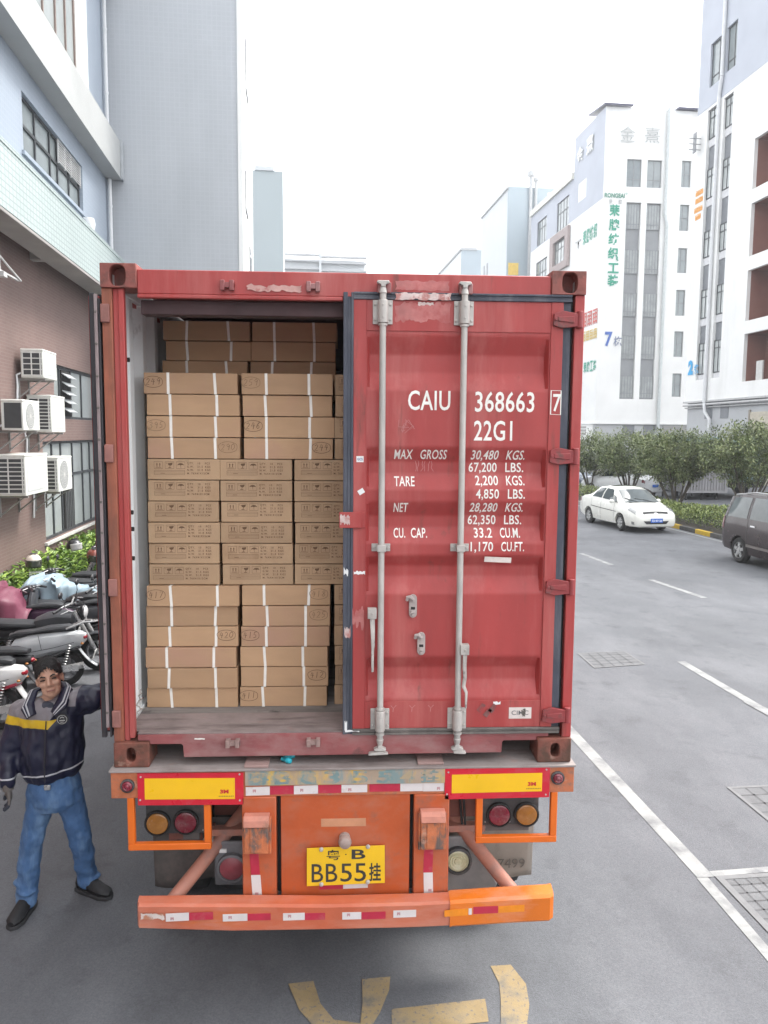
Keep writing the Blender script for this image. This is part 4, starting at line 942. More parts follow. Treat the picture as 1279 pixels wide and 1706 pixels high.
for row in range(16):                      # row 0 is the topmost
    z = zf + (15-row)*RH
    if row < 4 or row >= 10:
        r = row if row < 4 else row-10; blk = 'upper' if row < 4 else 'lower'; mk = top_marks if row < 4 else bot_marks
        sft = -0.010 - 0.003*r if blk == 'lower' else 0.003*r
        for c, cx in ((0, L1), (1, L2)):
            seed += 1; m = mk.get((r, c), [])
            strapped(cx+sft+(0.004 if c else 0), YB-(0.012 if blk == 'lower' else 0), z, 0.524 if c == 0 else 0.510, lab_strap(blk, r, c, m), m, seed, 'strapped cartons at the front of the load')
        seed += 1
        printed(0.130, YB+0.01, z, 0.40, f"printed carton end half hidden behind the right door edge, {WORDS[r]} row of the {blk} block", seed, 'cartons half hidden by the right door')
    else:
        r = row-4
        for c, cx in ((0, -0.918), (1, -0.506), (2, -0.092)):
            seed += 1
            printed(cx, YB+0.005, z, 0.406, lab_print(r, c), seed, 'printed cartons in the middle of the load')
# the taller stack behind, seen over the top of the front one
for r in range(4):
    z = zf + (18-r)*RH - 0.012
    for c, cx in ((0, -0.855), (1, -0.327)):
        seed += 1
        strapped(cx+(-0.01 if r == 2 else 0), 0.88, z, 0.528, f"strapped carton in the dark rear stack, {'left' if c == 0 else 'right'} column, {WORDS[r]} row", [], seed, 'strapped cartons of the rear stack')

# ================================================================== road markings and covers
markw = mat('road_white', (0.27, 0.275, 0.27), 0.8, 0, 0.15, 4, dirt=((0.135, 0.138, 0.145), 0.46, 0.70, 5, (1, 1, 1)), bump=0.2, bscale=120)
marky = mat('road_yellow', (0.30, 0.222, 0.115), 0.8, 0, 0.2, 6, dirt=((0.150, 0.135, 0.112), 0.46, 0.70, 6, (1, 1, 1)), dirt2=((0.115, 0.117, 0.124), 0.56, 0.66, 45, (1, 1, 1)), bump=0.2, bscale=120)
def mark(poly, m, frame=S, z=0.004, name='road_marking'):
    b = MB(); b.add([(x, y, z) for x, y in poly], [tuple(range(len(poly)))])
    return tag(b.build(name, m, None, frame, smooth=0, fix=False), kind='structure')
def ln(x0, y0, x1, y1, w): return [(x0-w/2, y0), (x1-w/2, y1), (x1+w/2, y1), (x0+w/2, y0)][::-1]
mark(ln(2.645, 0.95, 2.66, 14.0, 0.125), markw)
mark([(2.575, 0.945), (2.66, 0.945), (2.605, -0.6), (2.53, -0.6)][::-1], markw)
mark([(2.71, 0.955), (2.71, 1.02), (6.0, 1.10), (6.0, 1.03)][::-1], markw)
mark(ln(7.34, 15.68, 7.42, 13.87, 0.13), markw); mark(ln(7.49, 11.92, 7.68, 10.02, 0.13), markw)
mark(ln(5.10, 6.0, 5.11, 3.9, 0.12), markw); mark([(5.02, 4.35), (5.11, 4.5), (5.3, 3.4), (5.06, 3.4)][::-1], markw, z=0.008)
mark(ln(7.3, 19.6, 7.32, 17.8, 0.13), markw); mark(ln(12.43, 8, 12.45, 40, 0.10), markw)
for poly in ([(-0.325, 0.162), (-0.182, 0.181), (-0.135, 0.0), (-0.06, -0.12), (0.083, -0.152), (0.098, 0.0), (0.098, 0.185), (0.263, 0.199), (0.25, 0.09), (0.19, -0.08), (0.10, -0.26), (0.05, -0.55), (-0.10, -0.55), (-0.10, -0.26), (-0.25, -0.04)],
             [(0.255, -0.055), (0.783, 0.003), (0.772, -0.165), (0.25, -0.22)],
             [(0.862, 0.268), (0.985, 0.274), (1.038, 0.112), (1.02, -0.05), (0.976, -0.186), (0.96, -0.5), (0.82, -0.5), (0.835, -0.18), (0.87, 0.0), (0.885, 0.12)]):
    mark(poly[::-1], marky, W)
concrete = mat('cover_concrete', (0.128, 0.131, 0.136), 0.85, 0, 0.12, 6, dirt=((0.10, 0.10, 0.103), 0.52, 0.7, 5, (1, 1, 1)), bump=0.4, bscale=70)
def cover(lab, poly, nx, ny, frame, grid=True):
    b = MB(); (ax, ay), (bx, by), (cx, cy), (dx, dy) = poly
    b.add([(x, y, 0.004) for x, y in poly], [(0, 1, 2, 3)])
    o = b.build('drain_cover', concrete, None, frame, smooth=0); tag(o, lab, 'drain cover')
    b = MB()
    fn = lambda u, v: ((1-u)*(1-v)*ax+u*(1-v)*bx+u*v*cx+(1-u)*v*dx, (1-u)*(1-v)*ay+u*(1-v)*by+u*v*cy+(1-u)*v*dy, 0.0055)
    rib = lambda u, v: fn(u, v)
    for i in range(1, nx): b.ribbon([(i/nx, 0.02), (i/nx, 0.98)], 0.14/nx, rib)
    for j in range(1, ny): b.ribbon([(0.02, j/ny), (0.98, j/ny)], 0.14/ny, rib)
    b.build('cover_joints', mat('joint_dark', (0.088, 0.088, 0.092), 0.9, 0, 0.2, 10), o, None, smooth=0)
    b = MB(); b.ribbon([(0, 0), (1, 0), (1, 1), (0, 1)], 0.05, lambda u, v: (fn(u, v)[0], fn(u, v)[1], 0.007), close=True)
    b.build('cover_rim', mat('rim_pale', (0.155, 0.157, 0.16), 0.8, 0, 0.1, 10), o, None, smooth=0)
cover('pale square concrete cover in the lane right of the container', [(3.36, 6.08), (4.10, 6.22), (4.05, 6.85), (3.34, 6.77)], 5, 5, W)
cover('concrete cover at the right picture edge nearest the white edge line corner', [(2.74, -0.4), (4.2, -0.4), (4.2, 0.93), (2.74, 0.93)], 16, 14, S)
cover('triangular looking grey cover at the right picture edge beyond the white corner', [(3.60, 1.35), (4.6, 1.35), (4.6, 2.26), (3.60, 2.26)], 7, 6, S)

# ================================================================== left factory
WX = -5.35
def wall_holes(b, u0, u1, v0, v1, holes, fn, depth):
    us = sorted({u0, u1} | {h[0] for h in holes} | {h[1] for h in holes}); vs = sorted({v0, v1} | {h[2] for h in holes} | {h[3] for h in holes})
    us = [u for u in us if u0 <= u <= u1]; vs = [v for v in vs if v0 <= v <= v1]
    for i in range(len(us)-1):
        for j in range(len(vs)-1):
            cu, cv = (us[i]+us[i+1])/2, (vs[j]+vs[j+1])/2
            if any(h[0] < cu < h[1] and h[2] < cv < h[3] for h in holes): continue
            b.add([fn(us[i], vs[j], 0), fn(us[i+1], vs[j], 0), fn(us[i+1], vs[j+1], 0), fn(us[i], vs[j+1], 0)], [(0, 1, 2, 3)])
    for a, c, d, e in holes:
        q = [(a, d), (c, d), (c, e), (a, e)]
        for k in range(4):
            (p, r), (s_, t) = q[k], q[(k+1) % 4]
            b.add([fn(p, r, 0), fn(s_, t, 0), fn(s_, t, depth), fn(p, r, depth)], [(0, 1, 2, 3)])
brick = tile_mat('brown_brick_tile', (0.188, 0.124, 0.108), (0.170, 0.110, 0.097), (0.20, 0.150, 0.137), 0.24, 0.062, 'yz', 0.13, 0.5, 0.7, 0.2, 0.14)
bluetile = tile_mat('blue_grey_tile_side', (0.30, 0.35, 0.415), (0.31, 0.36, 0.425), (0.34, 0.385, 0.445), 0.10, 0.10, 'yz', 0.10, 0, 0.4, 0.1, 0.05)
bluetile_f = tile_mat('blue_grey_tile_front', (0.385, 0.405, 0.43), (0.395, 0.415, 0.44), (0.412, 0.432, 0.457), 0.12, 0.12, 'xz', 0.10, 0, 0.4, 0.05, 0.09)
whitetile = tile_mat('pale_green_tile', (0.40, 0.465, 0.45), (0.43, 0.49, 0.475), (0.27, 0.325, 0.325), 0.16, 0.10, 'yz', 0.13, 0, 0.35, 0.15, 0.05)
plaster = mat('grey_plaster', (0.33, 0.315, 0.30), 0.85, 0, 0.12, 1.0)
whitewall = mat('white_wall', (0.74, 0.74, 0.725), 0.75, 0, 0.05, 0.4, dirt=((0.62, 0.62, 0.60), 0.55, 0.8, 0.5, (1, 1, 0.12)))
lilac = mat('lilac_wall', (0.43, 0.455, 0.51), 0.75, 0, 0.05, 0.4)
glass = mat('window_glass', (0.22, 0.25, 0.255), 0.07, 0, 0.15, 0.9, spec=0.9)
glass_pale = mat('window_glass_pale', (0.34, 0.365, 0.36), 0.10, 0, 0.2, 0.6, spec=0.8)
alu = mat('window_alu', (0.22, 0.23, 0.24), 0.45, 0.3, 0.1, 5)
aludark = mat('window_alu_dark', (0.055, 0.06, 0.065), 0.5, 0.2, 0.1, 5)
fac = thing('factory_building', 'factory on the left with brown brick base, pale tiled canopy and blue grey upper wall', 'building', fromS(-5.35, 8, 0), ANG)
def fp_(mb, name, m, parent=None, **k): return mb.build(name, m, parent or fac, S, **k)
lw_holes = [(12.55, 17.05, 0.86, 2.93), (13.45, 17.05, 3.42, 4.58)]
b = MB(); wall_holes(b, -14, 17.2, 0, 6.85, lw_holes, lambda u, v, w: (WX-w, u, v), 0.14); fp_(b, 'brick_wall', brick, smooth=0, fix=False)
def window(parent, fn, u0, u1, v0, v1, us, vs, fm, gm, t=0.05, d=0.10, name='window'):
    """frame with mullions at us and transoms at vs; the pane is a sub-part"""
    b = MB()
    def bar(a, c, e, f):
        q = [fn(a, e, d-0.03), fn(c, e, d-0.03), fn(c, f, d-0.03), fn(a, f, d-0.03), fn(a, e, d+0.03), fn(c, e, d+0.03), fn(c, f, d+0.03), fn(a, f, d+0.03)]
        b.add(q, [(0, 3, 2, 1), (4, 5, 6, 7), (0, 1, 5, 4), (1, 2, 6, 5), (2, 3, 7, 6), (3, 0, 4, 7)])
    bar(u0, u1, v0, v0+t); bar(u0, u1, v1-t, v1); bar(u0, u0+t, v0+t, v1-t); bar(u1-t, u1, v0+t, v1-t)
    for u in us: bar(u-t/2, u+t/2, v0+t, v1-t)
    for v in vs: bar(u0+t, u1-t, v-t/2-0.001, v+t/2+0.001)
    w = b.build(name, fm, parent, S, smooth=0)
    b = MB(); b.add([fn(u0, v0, d), fn(u1, v0, d), fn(u1, v1, d), fn(u0, v1, d)], [(0, 1, 2, 3)]); b.build('pane', gm, w, S, smooth=0)
    return w
fnL = lambda u, v, w: (WX-w, u, v)
window(fac, fnL, 12.55, 17.05, 0.86, 2.93, (13.4, 14.05, 14.95, 15.8, 16.5), (2.15,), aludark, glass_pale, 0.06)
window(fac, fnL, 13.45, 17.05, 3.42, 4.58, (14.1, 15.0, 15.9), (), aludark, glass_pale, 0.06)
# open casement, things on the sill
b = MB(); b.box(WX-0.09, WX-0.055, 14.15, 14.9, 0.93, 2.08); fp_(b, 'opening_shade', dark, smooth=0)  # solid dark slab, coloured as the unlit room behind the open casement
b = MB()
for k in range(5): b.box(WX-0.05, WX-0.035, 14.22+k*0.13, 14.235+k*0.13, 0.93, 2.08)
fp_(b, 'window_bars', alu, smooth=0)
b = MB(); b.box(WX-0.02, WX+0.06, 12.45, 17.1, 0.79, 0.855); fp_(b, 'window_sill', mat('sill_pale', (0.5, 0.49, 0.47), 0.7), bevel=0.006)
# louvred vent in the upper window
b = MB()
for k in range(5): b.M = Matrix.Translation((WX+0.02, 14.55, 3.62+k*0.19)) @ Matrix.Rotation(R(35), 4, 'Y'); b.box(-0.09, 0.09, -0.33, 0.33, -0.008, 0.008)
b.M = None
fp_(b, 'louvre_slats', mat('louvre_pale', (0.42, 0.44, 0.45), 0.5), smooth=0)
b = MB(); b.box(WX-0.08, WX-0.06, 14.2, 14.9, 3.48, 4.5); fp_(b, 'louvre_back', dark, smooth=0)
# canopy: fascia, underside, ceiling, cross beams
b = MB(); b.box(-4.9, -4.6, -14, 17.2, 6.5, 7.5); b.box(-4.62, -4.585, -14, 17.19, 7.46, 7.53); fp_(b, 'canopy_fascia', whitetile, smooth=0)
b = MB(); b.box(-5.10, -4.605, -14, 17.2, 6.44, 6.499); fp_(b, 'fascia_underside', plaster, bevel=0.01)
b = MB(); b.box(-5.349, -4.9, -14, 17.2, 6.86, 6.95); fp_(b, 'canopy_ceiling', mat('ceiling_brown', (0.23, 0.20, 0.18), 0.9), smooth=0)
for y in (12.15, 8.0, 4.0): b = MB(); b.box(-5.345, -5.10, y, y+0.22, 6.46, 6.86); fp_(b, 'cross_beam', plaster, smooth=0)
# upper wall
UX = -4.95
up_holes = [(10.80, 14.72, 8.02, 9.05)]
b = MB(); wall_holes(b, -14, 17.2, 6.95, 22, up_holes, lambda u, v, w: (UX-w, u, v), 0.12); fp_(b, 'upper_wall', bluetile, smooth=0, fix=False)
fnU = lambda u, v, w: (UX-w, u, v)
window(fac, fnU, 10.80, 14.72, 8.02, 9.05, (11.7, 12.6, 13.1, 13.9), (8.55,), aludark, glass, 0.055)
b = MB()
for k in range(9): b.box(UX-0.04, UX-0.02, 13.0, 14.66, 8.60+k*0.05, 8.616+k*0.05)
for y in (12.99, 13.45, 13.9, 14.64): b.box(UX-0.045, UX-0.019, y, y+0.025, 8.56, 9.03)
fp_(b, 'vent_grille', mat('grille_pale', (0.5, 0.5, 0.5), 0.5), smooth=0)
b = MB(); b.box(UX, UX+0.05, 10.7, 14.85, 7.95, 8.02); fp_(b, 'window_sill', bluetile, smooth=0)
b = MB(); b.box(UX, -4.58, -14, 17.12, 9.52, 10.42); fp_(b, 'storey_band', mat('band_pale', (0.40, 0.41, 0.405), 0.6, 0, 0.06, 0.8), smooth=0)
b = MB(); b.box(-4.575, -4.53, 16.95, 17.17, 9.50, 10.46); fp_(b, 'band_end', mat('band_end_grey', (0.35, 0.37, 0.39), 0.6), smooth=0)
wh_holes = [(11.2, 14.2, 10.85, 13.6)]
b = MB(); wall_holes(b, -14, 15.15, 10.42, 14.2, wh_holes, lambda u, v, w: (-4.86-w, u, v), 0.08); b.box(UX, -4.862, 15.10, 15.15, 10.42, 14.2); fp_(b, 'white_bay', whitewall, smooth=0, fix=False)
window(fac, lambda u, v, w: (-4.86-w, u, v), 11.2, 14.2, 10.85, 13.6, (12.0, 12.8, 13.5), (12.9,), mat('frame_brown', (0.2, 0.15, 0.13), 0.5), glass_pale, 0.06, 0.05)
b = MB(); b.box(UX, -4.58, -14, 17.12, 14.2, 15.1); fp_(b, 'storey_band', mat('band_pale', (0,)*3), smooth=0)
pipew = mat('pipe_white', (0.6, 0.61, 0.62), 0.5, 0, 0.06, 3)
b = MB(); b.cyl((UX+0.09, 17.0, 6.9), (UX+0.09, 17.0, 9.5), 0.05, n=10); b.cyl((UX+0.09, 16.9, 10.43), (UX+0.09, 16.9, 14.2), 0.05, n=10)
for z in (7.4, 8.8, 11.5, 13.0): b.cyl((UX+0.09, 17.0 if z < 10 else 16.9, z), (UX+0.09, 17.0 if z < 10 else 16.9, z+0.06), 0.06, n=10)
fp_(b, 'drainpipe', pipew)
b = MB(); b.lathe([(0.01, 0), (0.12, 0.03), (0.16, 0.2), (0.13, 0.32)], (-4.75, 14.3, 7.5), (0, 0, 1), 12); fp_(b, 'roof_drain', mat('drain_white', (0.65, 0.66, 0.67), 0.4))
# the projecting wing
wing = thing('wing_block', 'tall blue grey tiled block projecting behind the container with a white street side', 'building', fromS(-3.3, 20, 0), ANG)
b = MB(); b.box(-12, -1.62, 17.2, 17.35, 0, 26); b.build('front_wall', bluetile_f, wing, S, smooth=0)
b = MB(); b.box(-12, -1.62, 17.351, 24.0, 0, 26); b.build('block', whitewall, wing, S, smooth=0)
b = MB(); b.box(-1.66, -1.55, 17.17, 17.5, 0, 26.02); b.build('corner_trim', whitewall, wing, S, smooth=0)
for y, z0, z1 in ((19.6, 9.6, 10.7), (20.2, 13.2, 14.6), (21.5, 8.2, 9.0)):
    b = MB(); b.box(-1.63, -1.595, y, y+1.1, z0, z1); w_ = b.build('window', alu, wing, S, smooth=0)
    b = MB(); b.box(-1.60, -1.592, y+0.08, y+1.02, z0+0.08, z1-0.08); b.build('pane', glass, w_, S, smooth=0)

# hanging bracket under the canopy
b = MB()
bx = -4.95
b.box(bx-0.02, bx+0.02, 9.36, 9.40, 5.70, 6.86); b.box(bx-0.02, bx+0.02, 9.40, 10.30, 5.695, 5.725)
b.tube([(bx, 9.40, 5.95), (bx+0.02, 9.8, 5.83), (bx+0.03, 10.30, 5.71)], 0.018, 6); b.box(bx-0.10, bx+0.10, 9.30, 9.46, 5.60, 5.68)
tag(b.build('ceiling_bracket', mat('bracket_white', (0.55, 0.55, 0.54), 0.5, 0.2), None, S, smooth=30), 'white metal bracket hanging from the canopy ceiling at the left edge', 'bracket')

# air conditioners
acbody = mat('ac_white', (0.66, 0.66, 0.62), 0.45, 0, 0.06, 3, dirt=((0.50, 0.48, 0.44), 0.56, 0.76, 3, (1, 1, 0.5)))
acgrid = mat('ac_grille', (0.60, 0.60, 0.57), 0.5)
acdark = mat('ac_dark', (0.05, 0.052, 0.055), 0.7)
def ac(lab, y, z, L, H, D, fan=True, side='grid', fins=6, x=-4.85):
    t = thing('air_conditioner', lab, 'air conditioner', fromS(x-D/2, y+L/2, z), ANG, 'outdoor air conditioners on the brick wall')
    X0, X1 = x-D, x
    b = MB(); b.box(X0, X1, y+0.004, y+L, z, z+H); b.box(X0+0.0, X1+0.006, y-0.004, y+L+0.006, z+H-0.035, z+H+0.008)
    o = b.build('casing', acbody, t, S, bevel=0.012)
    b = MB(); b.box(X0+0.03, X1-0.03, y-0.001, y+0.004, z+0.04, z+H-0.05); gp = b.build('side_coil', acdark, o, S, smooth=0)
    b = MB()
    if side == 'grid':
        for k in range(fins): zz = z+0.04+(H-0.11)*k/(fins-1); b.box(X0+0.02, X1-0.02, y-0.012, y-0.002, zz, zz+0.018)
        for k in range(3): xx = X0+0.03+(D-0.09)*k/2; b.box(xx, xx+0.02, y-0.013, y-0.001, z+0.03, z+H-0.05)
    else:
        b.box(X0+0.01, X0+0.05, y-0.012, y-0.002, z+0.03, z+H-0.05)
    b.build('side_grille', acgrid, o, S, smooth=0)
    cy, cz, r = y+L*0.42, z+H*0.48, min(H*0.42, L*0.34)
    if fan:
        b = MB(); b.cyl((x-0.005, cy, cz), (x+0.004, cy, cz), r, n=28); b.build('fan_recess', mat('fan_grey', (0.30, 0.31, 0.31), 0.6), o, S)
        b = MB()
        for k in range(1, 7): 
            rr_ = r*k/6; b.ribbon([(cy+rr_*math.cos(2*math.pi*i/24), cz+rr_*math.sin(2*math.pi*i/24)) for i in range(24)], 0.010, lambda u, v: (x+0.010, u, v), close=True)
        for k in range(8): a_ = math.pi*k/8; b.ribbon([(cy-r*math.cos(a_), cz-r*math.sin(a_)), (cy+r*math.cos(a_), cz+r*math.sin(a_))], 0.008, lambda u, v: (x+0.0095, u, v))
        b.build('fan_grille', acgrid, o, S, smooth=0)
    else:
        b = MB(); b.box(x, x+0.006, y+0.10, y+L-0.08, z+0.07, z+H-0.09); b.build('front_panel', mat('ac_panel', (0.56, 0.58, 0.56), 0.4, 0, 0.08, 4), o, S, bevel=0.004)
    for yy in (y+0.12, y+L-0.15):
        b = MB()
        b.box(WX, x-0.01, yy, yy+0.035, z-0.042, z-0.006); b.box(WX, WX+0.03, yy, yy+0.035, z-0.38, z-0.042)
        b.tube([(WX+0.03, yy+0.017, z-0.34), (x-0.08, yy+0.017, z-0.03)], 0.014, 6)
        b.build('wall_bracket', mat('ac_bracket', (0.30, 0.29, 0.28), 0.6, 0.2, 0.15, 6), t, S, smooth=0)
    b = MB(); b.tube([(X0+0.05, y+L*0.1, z+0.12), (X0-0.08, y+0.02, z+0.05), (WX+0.04, y-0.02, z-0.15), (WX+0.03, y-0.05, z-0.5)], 0.02, 7); b.build('pipe', pipew, t, S)
    return t
ac('topmost white air conditioner, small with grille end, above the upper window', 11.12, 4.12, 0.82, 0.52, 0.40, False, 'grid', 5)
ac('white air conditioner with dark side and round fan, leftmost of the middle pair', 9.94, 3.15, 0.86, 0.52, 0.36, True, 'dark')
ac('tall white air conditioner with flat front panel, right of the middle pair', 11.52, 3.12, 0.88, 0.70, 0.45, False, 'grid', 10)
ac('largest white air conditioner with barred end, bottom left of the five', 9.94, 2.02, 1.22, 0.71, 0.55, False, 'grid', 9)
ac('white air conditioner with round fan at the bottom right, beside the lower window', 11.80, 1.95, 0.95, 0.68, 0.40, True, 'grid', 9)

# ================================================================== right: numbered block 2 (street wall X = 29.8)
TXL = Matrix(((0, 0, -1, 0), (-1, 0, 0, 0), (0, 1, 0, 0), (0, 0, 0, 1)))     # text on a wall that faces -X
def wall_text(s, parent, X, y0, y1, z0, z1, m, bold=0.02, name='lettering'):
    """text on the street wall: y0 is the far (left) end"""
    me = text_mesh(s, 1.0, 1.0, bold).copy()
    xs_ = [v.co.x for v in me.vertices]; ys_ = [v.co.y for v in me.vertices]; ax, bx_, ay, by = min(xs_), max(xs_), min(ys_), max(ys_)
    for v in me.vertices: v.co.x = (v.co.x-ax)/(bx_-ax)*(y0-y1); v.co.y = (v.co.y-ay)/(by-ay)*(z1-z0)
    me.materials.clear(); me.materials.append(m)
    return link(name, me, parent, S @ Matrix.Translation((X, y0, z0)) @ TXL)
def front_text(s, parent, Y, x0, x1, z0, z1, m, bold=0.02): return text_fit('lettering', s, (x0, x1, z0, z1), m, parent, Y, bold, frame=S)
def scribble(parent, X, y0, y1, z0, z1, m, n, seed):
    """signage too small to read in the photo: character-like strokes"""
    r_ = random.Random(seed); b = MB(); w = (y0-y1)/n
    for i in range(n):
        ya = y0-i*w-0.1*w; h = z1-z0
        for k in range(4): v = z0+h*(0.05+0.28*k+r_.uniform(0, .08)); b.box(X-0.02, X, ya-w*0.85, ya-r_.uniform(0, .15)*w, v, v+h*0.11)
        for k in range(3): u = ya-w*(0.1+0.32*k); b.box(X-0.022, X, u-w*0.12, u, z0, z1-r_.uniform(0, .3)*h)
    return b.build('lettering', m, parent, S, smooth=0)
b2 = thing('office_block', 'white block at the right edge with blue number 2, brown recessed bays and window columns', 'building', fromS(36, 44, 0), ANG)
def p2(mb, name, m, parent=None, **k): return mb.build(name, m, parent or b2, S, **k)
X2 = 29.8
bays = [(36.0, 45.6, z0, z1) for z0, z1 in ((19.3, 22.5), (15.0, 18.4), (10.8, 14.1), (6.8, 9.95))] + [(24.0, 34.5, z0, z1) for z0, z1 in ((19.3, 22.5), (15.0, 18.4), (10.8, 14.1), (6.8, 9.95))]
strips = [(50.55, 51.75, 7.3, 26.65), (48.45, 49.62, 7.3, 26.65)]
b = MB(); wall_holes(b, 20, 53.2, 5.7, 26.85, bays+strips, lambda u, v, w: (X2+w, u, v), 0.25); b.box(X2+0.02, 44, 53.0, 53.2, 5.7, 26.85); p2(b, 'white_wall', whitewall, smooth=0, fix=False)
uph = [(50.2, 51.7, 28.2, 31.2), (48.3, 49.6, 28.3, 31.3)]
b = MB(); wall_holes(b, 20, 53.2, 26.85, 41, uph, lambda u, v, w: (X2-0.03+w, u, v), 0.25); b.box(X2, 44, 53.0, 53.2, 26.86, 41); p2(b, 'upper_wall', lilac, smooth=0, fix=False)
spandrel = mat('spandrel_grey', (0.15, 0.16, 0.175), 0.45, 0, 0.08, 2)
brownbay = mat('bay_brown', (0.22, 0.098, 0.075), 0.7, 0, 0.1, 0.8)
b = MB()
for a, c, d, e in strips: b.box(X2+0.22, X2+0.30, a, c, d, e)
p2(b, 'spandrel', spandrel, smooth=0)
for a, c, d, e in strips:
    for z0, z1 in ((24.6, 26.6), (20.4, 22.5), (16.2, 18.1), (11.8, 13.9), (7.7, 10.0)):
        window(b2, lambda u, v, w: (X2+0.13+w, u, v), a+0.02, c-0.02, z0, z1, ((a+c)/2,), (z1-0.55,), aludark, glass_pale, 0.07, 0.04)
        bb = MB(); bb.box(X2+0.16, X2+0.22, a+0.02, c-0.02, z0-0.55, z0-0.03); p2(bb, 'sill_panel', mat('sill_white', (0.55, 0.55, 0.56), 0.6), smooth=0)
for a, c, d, e in uph: window(b2, lambda u, v, w: (X2+w, u, v), a, c, d, e, (a+0.5,), (d+0.7,), aludark, glass, 0.08, 0.15)
for a, c, d, e in bays:
    bb = MB(); bb.box(X2+0.251, X2+1.6, c, c+0.05, d, e); bb.box(X2+0.251, X2+1.6, a-0.05, a, d, e); bb.box(X2+0.251, X2+1.6, a, c, d-0.05, d); bb.box(X2+0.251, X2+1.6, a, c, e, e+0.05)
    bb.box(X2+1.6, X2+1.7, a-0.05, c+0.05, d-0.05, e+0.05)
    for k in range(int((e-d)/0.16)): bb.box(X2+1.57, X2+1.6, a, c, d+k*0.16, d+k*0.16+0.10)
    p2(bb, 'recessed_bay', brownbay, smooth=0)
    if d < 7 and c > 40:
        bb = MB(); bb.box(X2+0.4, X2+0.5, c-1.6, c-0.9, d, d+1.3); p2(bb, 'bay_panel', mat('panel_pale', (0.5, 0.5, 0.48), 0.6), smooth=0)
b = MB(); b.box(X2+0.15, 44, 20, 53.0, 0, 5.7)
p2(b, 'base_wall', mat('base_grey', (0.40, 0.41, 0.42), 0.8, 0, 0.06, 0.5), smooth=0)
b = MB(); b.box(X2-0.12, X2+0.2, 20, 53.25, 5.62, 5.75); b.cyl((X2-0.1, 20, 5.45), (X2-0.1, 53.2, 5.45), 0.08, n=8); b.cyl((X2+0.0, 20, 5.25), (X2+0.0, 53.1, 5.25), 0.05, n=8); p2(b, 'gutter', mat('gutter_grey', (0.42, 0.42, 0.42), 0.6))
for y in (49.4, 47.3): b = MB(); b.box(X2+0.11, X2+0.16, y, y+1.0, 4.4, 5.4); p2(b, 'vent_window', spandrel, smooth=0)
b = MB(); b.box(X2+0.10, X2+0.16, 38, 44.6, 0, 4.75)
for k in range(20): b.box(X2+0.085, X2+0.10, 38.05, 44.55, k*0.235+0.05, k*0.235+0.20)
p2(b, 'roller_door', mat('roller_beige', (0.46, 0.42, 0.34), 0.6), smooth=0)
b = MB(); b.box(X2+0.08, X2+0.15, 44.6, 44.8, 0, 4.9); p2(b, 'door_jamb', mat('jamb_brown', (0.25, 0.22, 0.18), 0.6), smooth=0)
b = MB(); b.cyl((X2-0.16, 50.05, 5.6), (X2-0.16, 50.05, 27.0), 0.13, n=10); b.cyl((X2-0.16, 50.05, 27.0), (X2-0.2, 49.75, 28.2), 0.13, n=10); b.cyl((X2-0.2, 49.75, 28.2), (X2-0.2, 49.75, 41), 0.13, n=10)
b.tube([(X2-0.16, 50.05, 5.6), (X2-0.16, 49.9, 4.9), (X2-0.1, 49.3, 4.3), (X2-0.1, 49.3, 0)], 0.12, 10); p2(b, 'drainpipe', pipew)
b = MB()
for k in range(3): b.box(X2-0.9, X2, 52.6-0.03, 52.6+0.03, 24.2+k*0.4, 24.24+k*0.4)
b.box(X2-0.5, X2-0.45, 52.4, 52.8, 24.0, 25.4); p2(b, 'antenna', alu, smooth=0)
bluel = mat('sign_blue', (0.02, 0.32, 0.62), 0.5)
wall_text('2', b2, X2-0.05, 52.85, 52.1, 7.75, 8.85, bluel, 0.06); wall_text('栋', b2, X2-0.05, 51.95, 51.3, 7.75, 8.5, bluel, 0.03)
oran = mat('sign_orange', (0.80, 0.36, 0.06), 0.5)
for k, (z, ya, yb) in enumerate(((20.95, 53.0, 51.9), (20.4, 53.0, 51.9), (19.75, 53.1, 51.9), (19.2, 52.9, 52.1))): scribble(b2, X2-0.01, ya, yb, z, z+0.36, oran, 4, 60+k)

# block 7: front wall Y = 73.5, street wall X = 30.8
b7 = thing('office_block', 'white block with blue number 7, green vertical shop lettering and two dark window columns', 'building', fromS(38, 84, 0), ANG)
def p7(mb, name, m, parent=None, **k): return mb.build(name, m, parent or b7, S, **k)
X7, Y7 = 30.8, 73.5
c1, c2, c3 = (33.2, 34.75), (35.35, 36.9), (39.0, 40.0)
rows = ((28.1, 30.8), (22.9, 26.6), (18.5, 22.0), (13.9, 17.4), (9.4, 12.9), (5.9, 8.5))
holes = [(c[0], c[1], 28.1, 30.8) for c in (c1, c2)] + [(c[0]+0.1, c[1]+0.1, 6.9, 26.6) for c in (c1, c2)]
c3h = [(c3[0], c3[1], z0, z1) for z0, z1 in ((28.3, 30.9), (24.0, 26.6), (19.8, 22.3), (15.5, 18.1), (11.3, 13.9), (7.2, 9.6))]
b = MB(); wall_holes(b, X7, 56, 4.4, 35.7, holes+c3h, lambda u, v, w: (u, Y7+w, v), 0.3); p7(b, 'front_wall', whitewall, smooth=0, fix=False)
b = MB(); b.box(X7+0.02, 56, Y7+0.7, 81.9, 0.1, 35.6); p7(b, 'inner_core', whitewall, smooth=0)
swh = [(78.2, 80.6, 28.4, 30.4), (78.4, 81.2, 22.2, 25.6), (78.4, 81.2, 17.5, 19.6)]
b = MB(); wall_holes(b, Y7, 82, 4.4, 26.9, swh[1:], lambda u, v, w: (X7+w, u, v), 0.2); p7(b, 'street_wall', whitewall, smooth=0, fix=False)
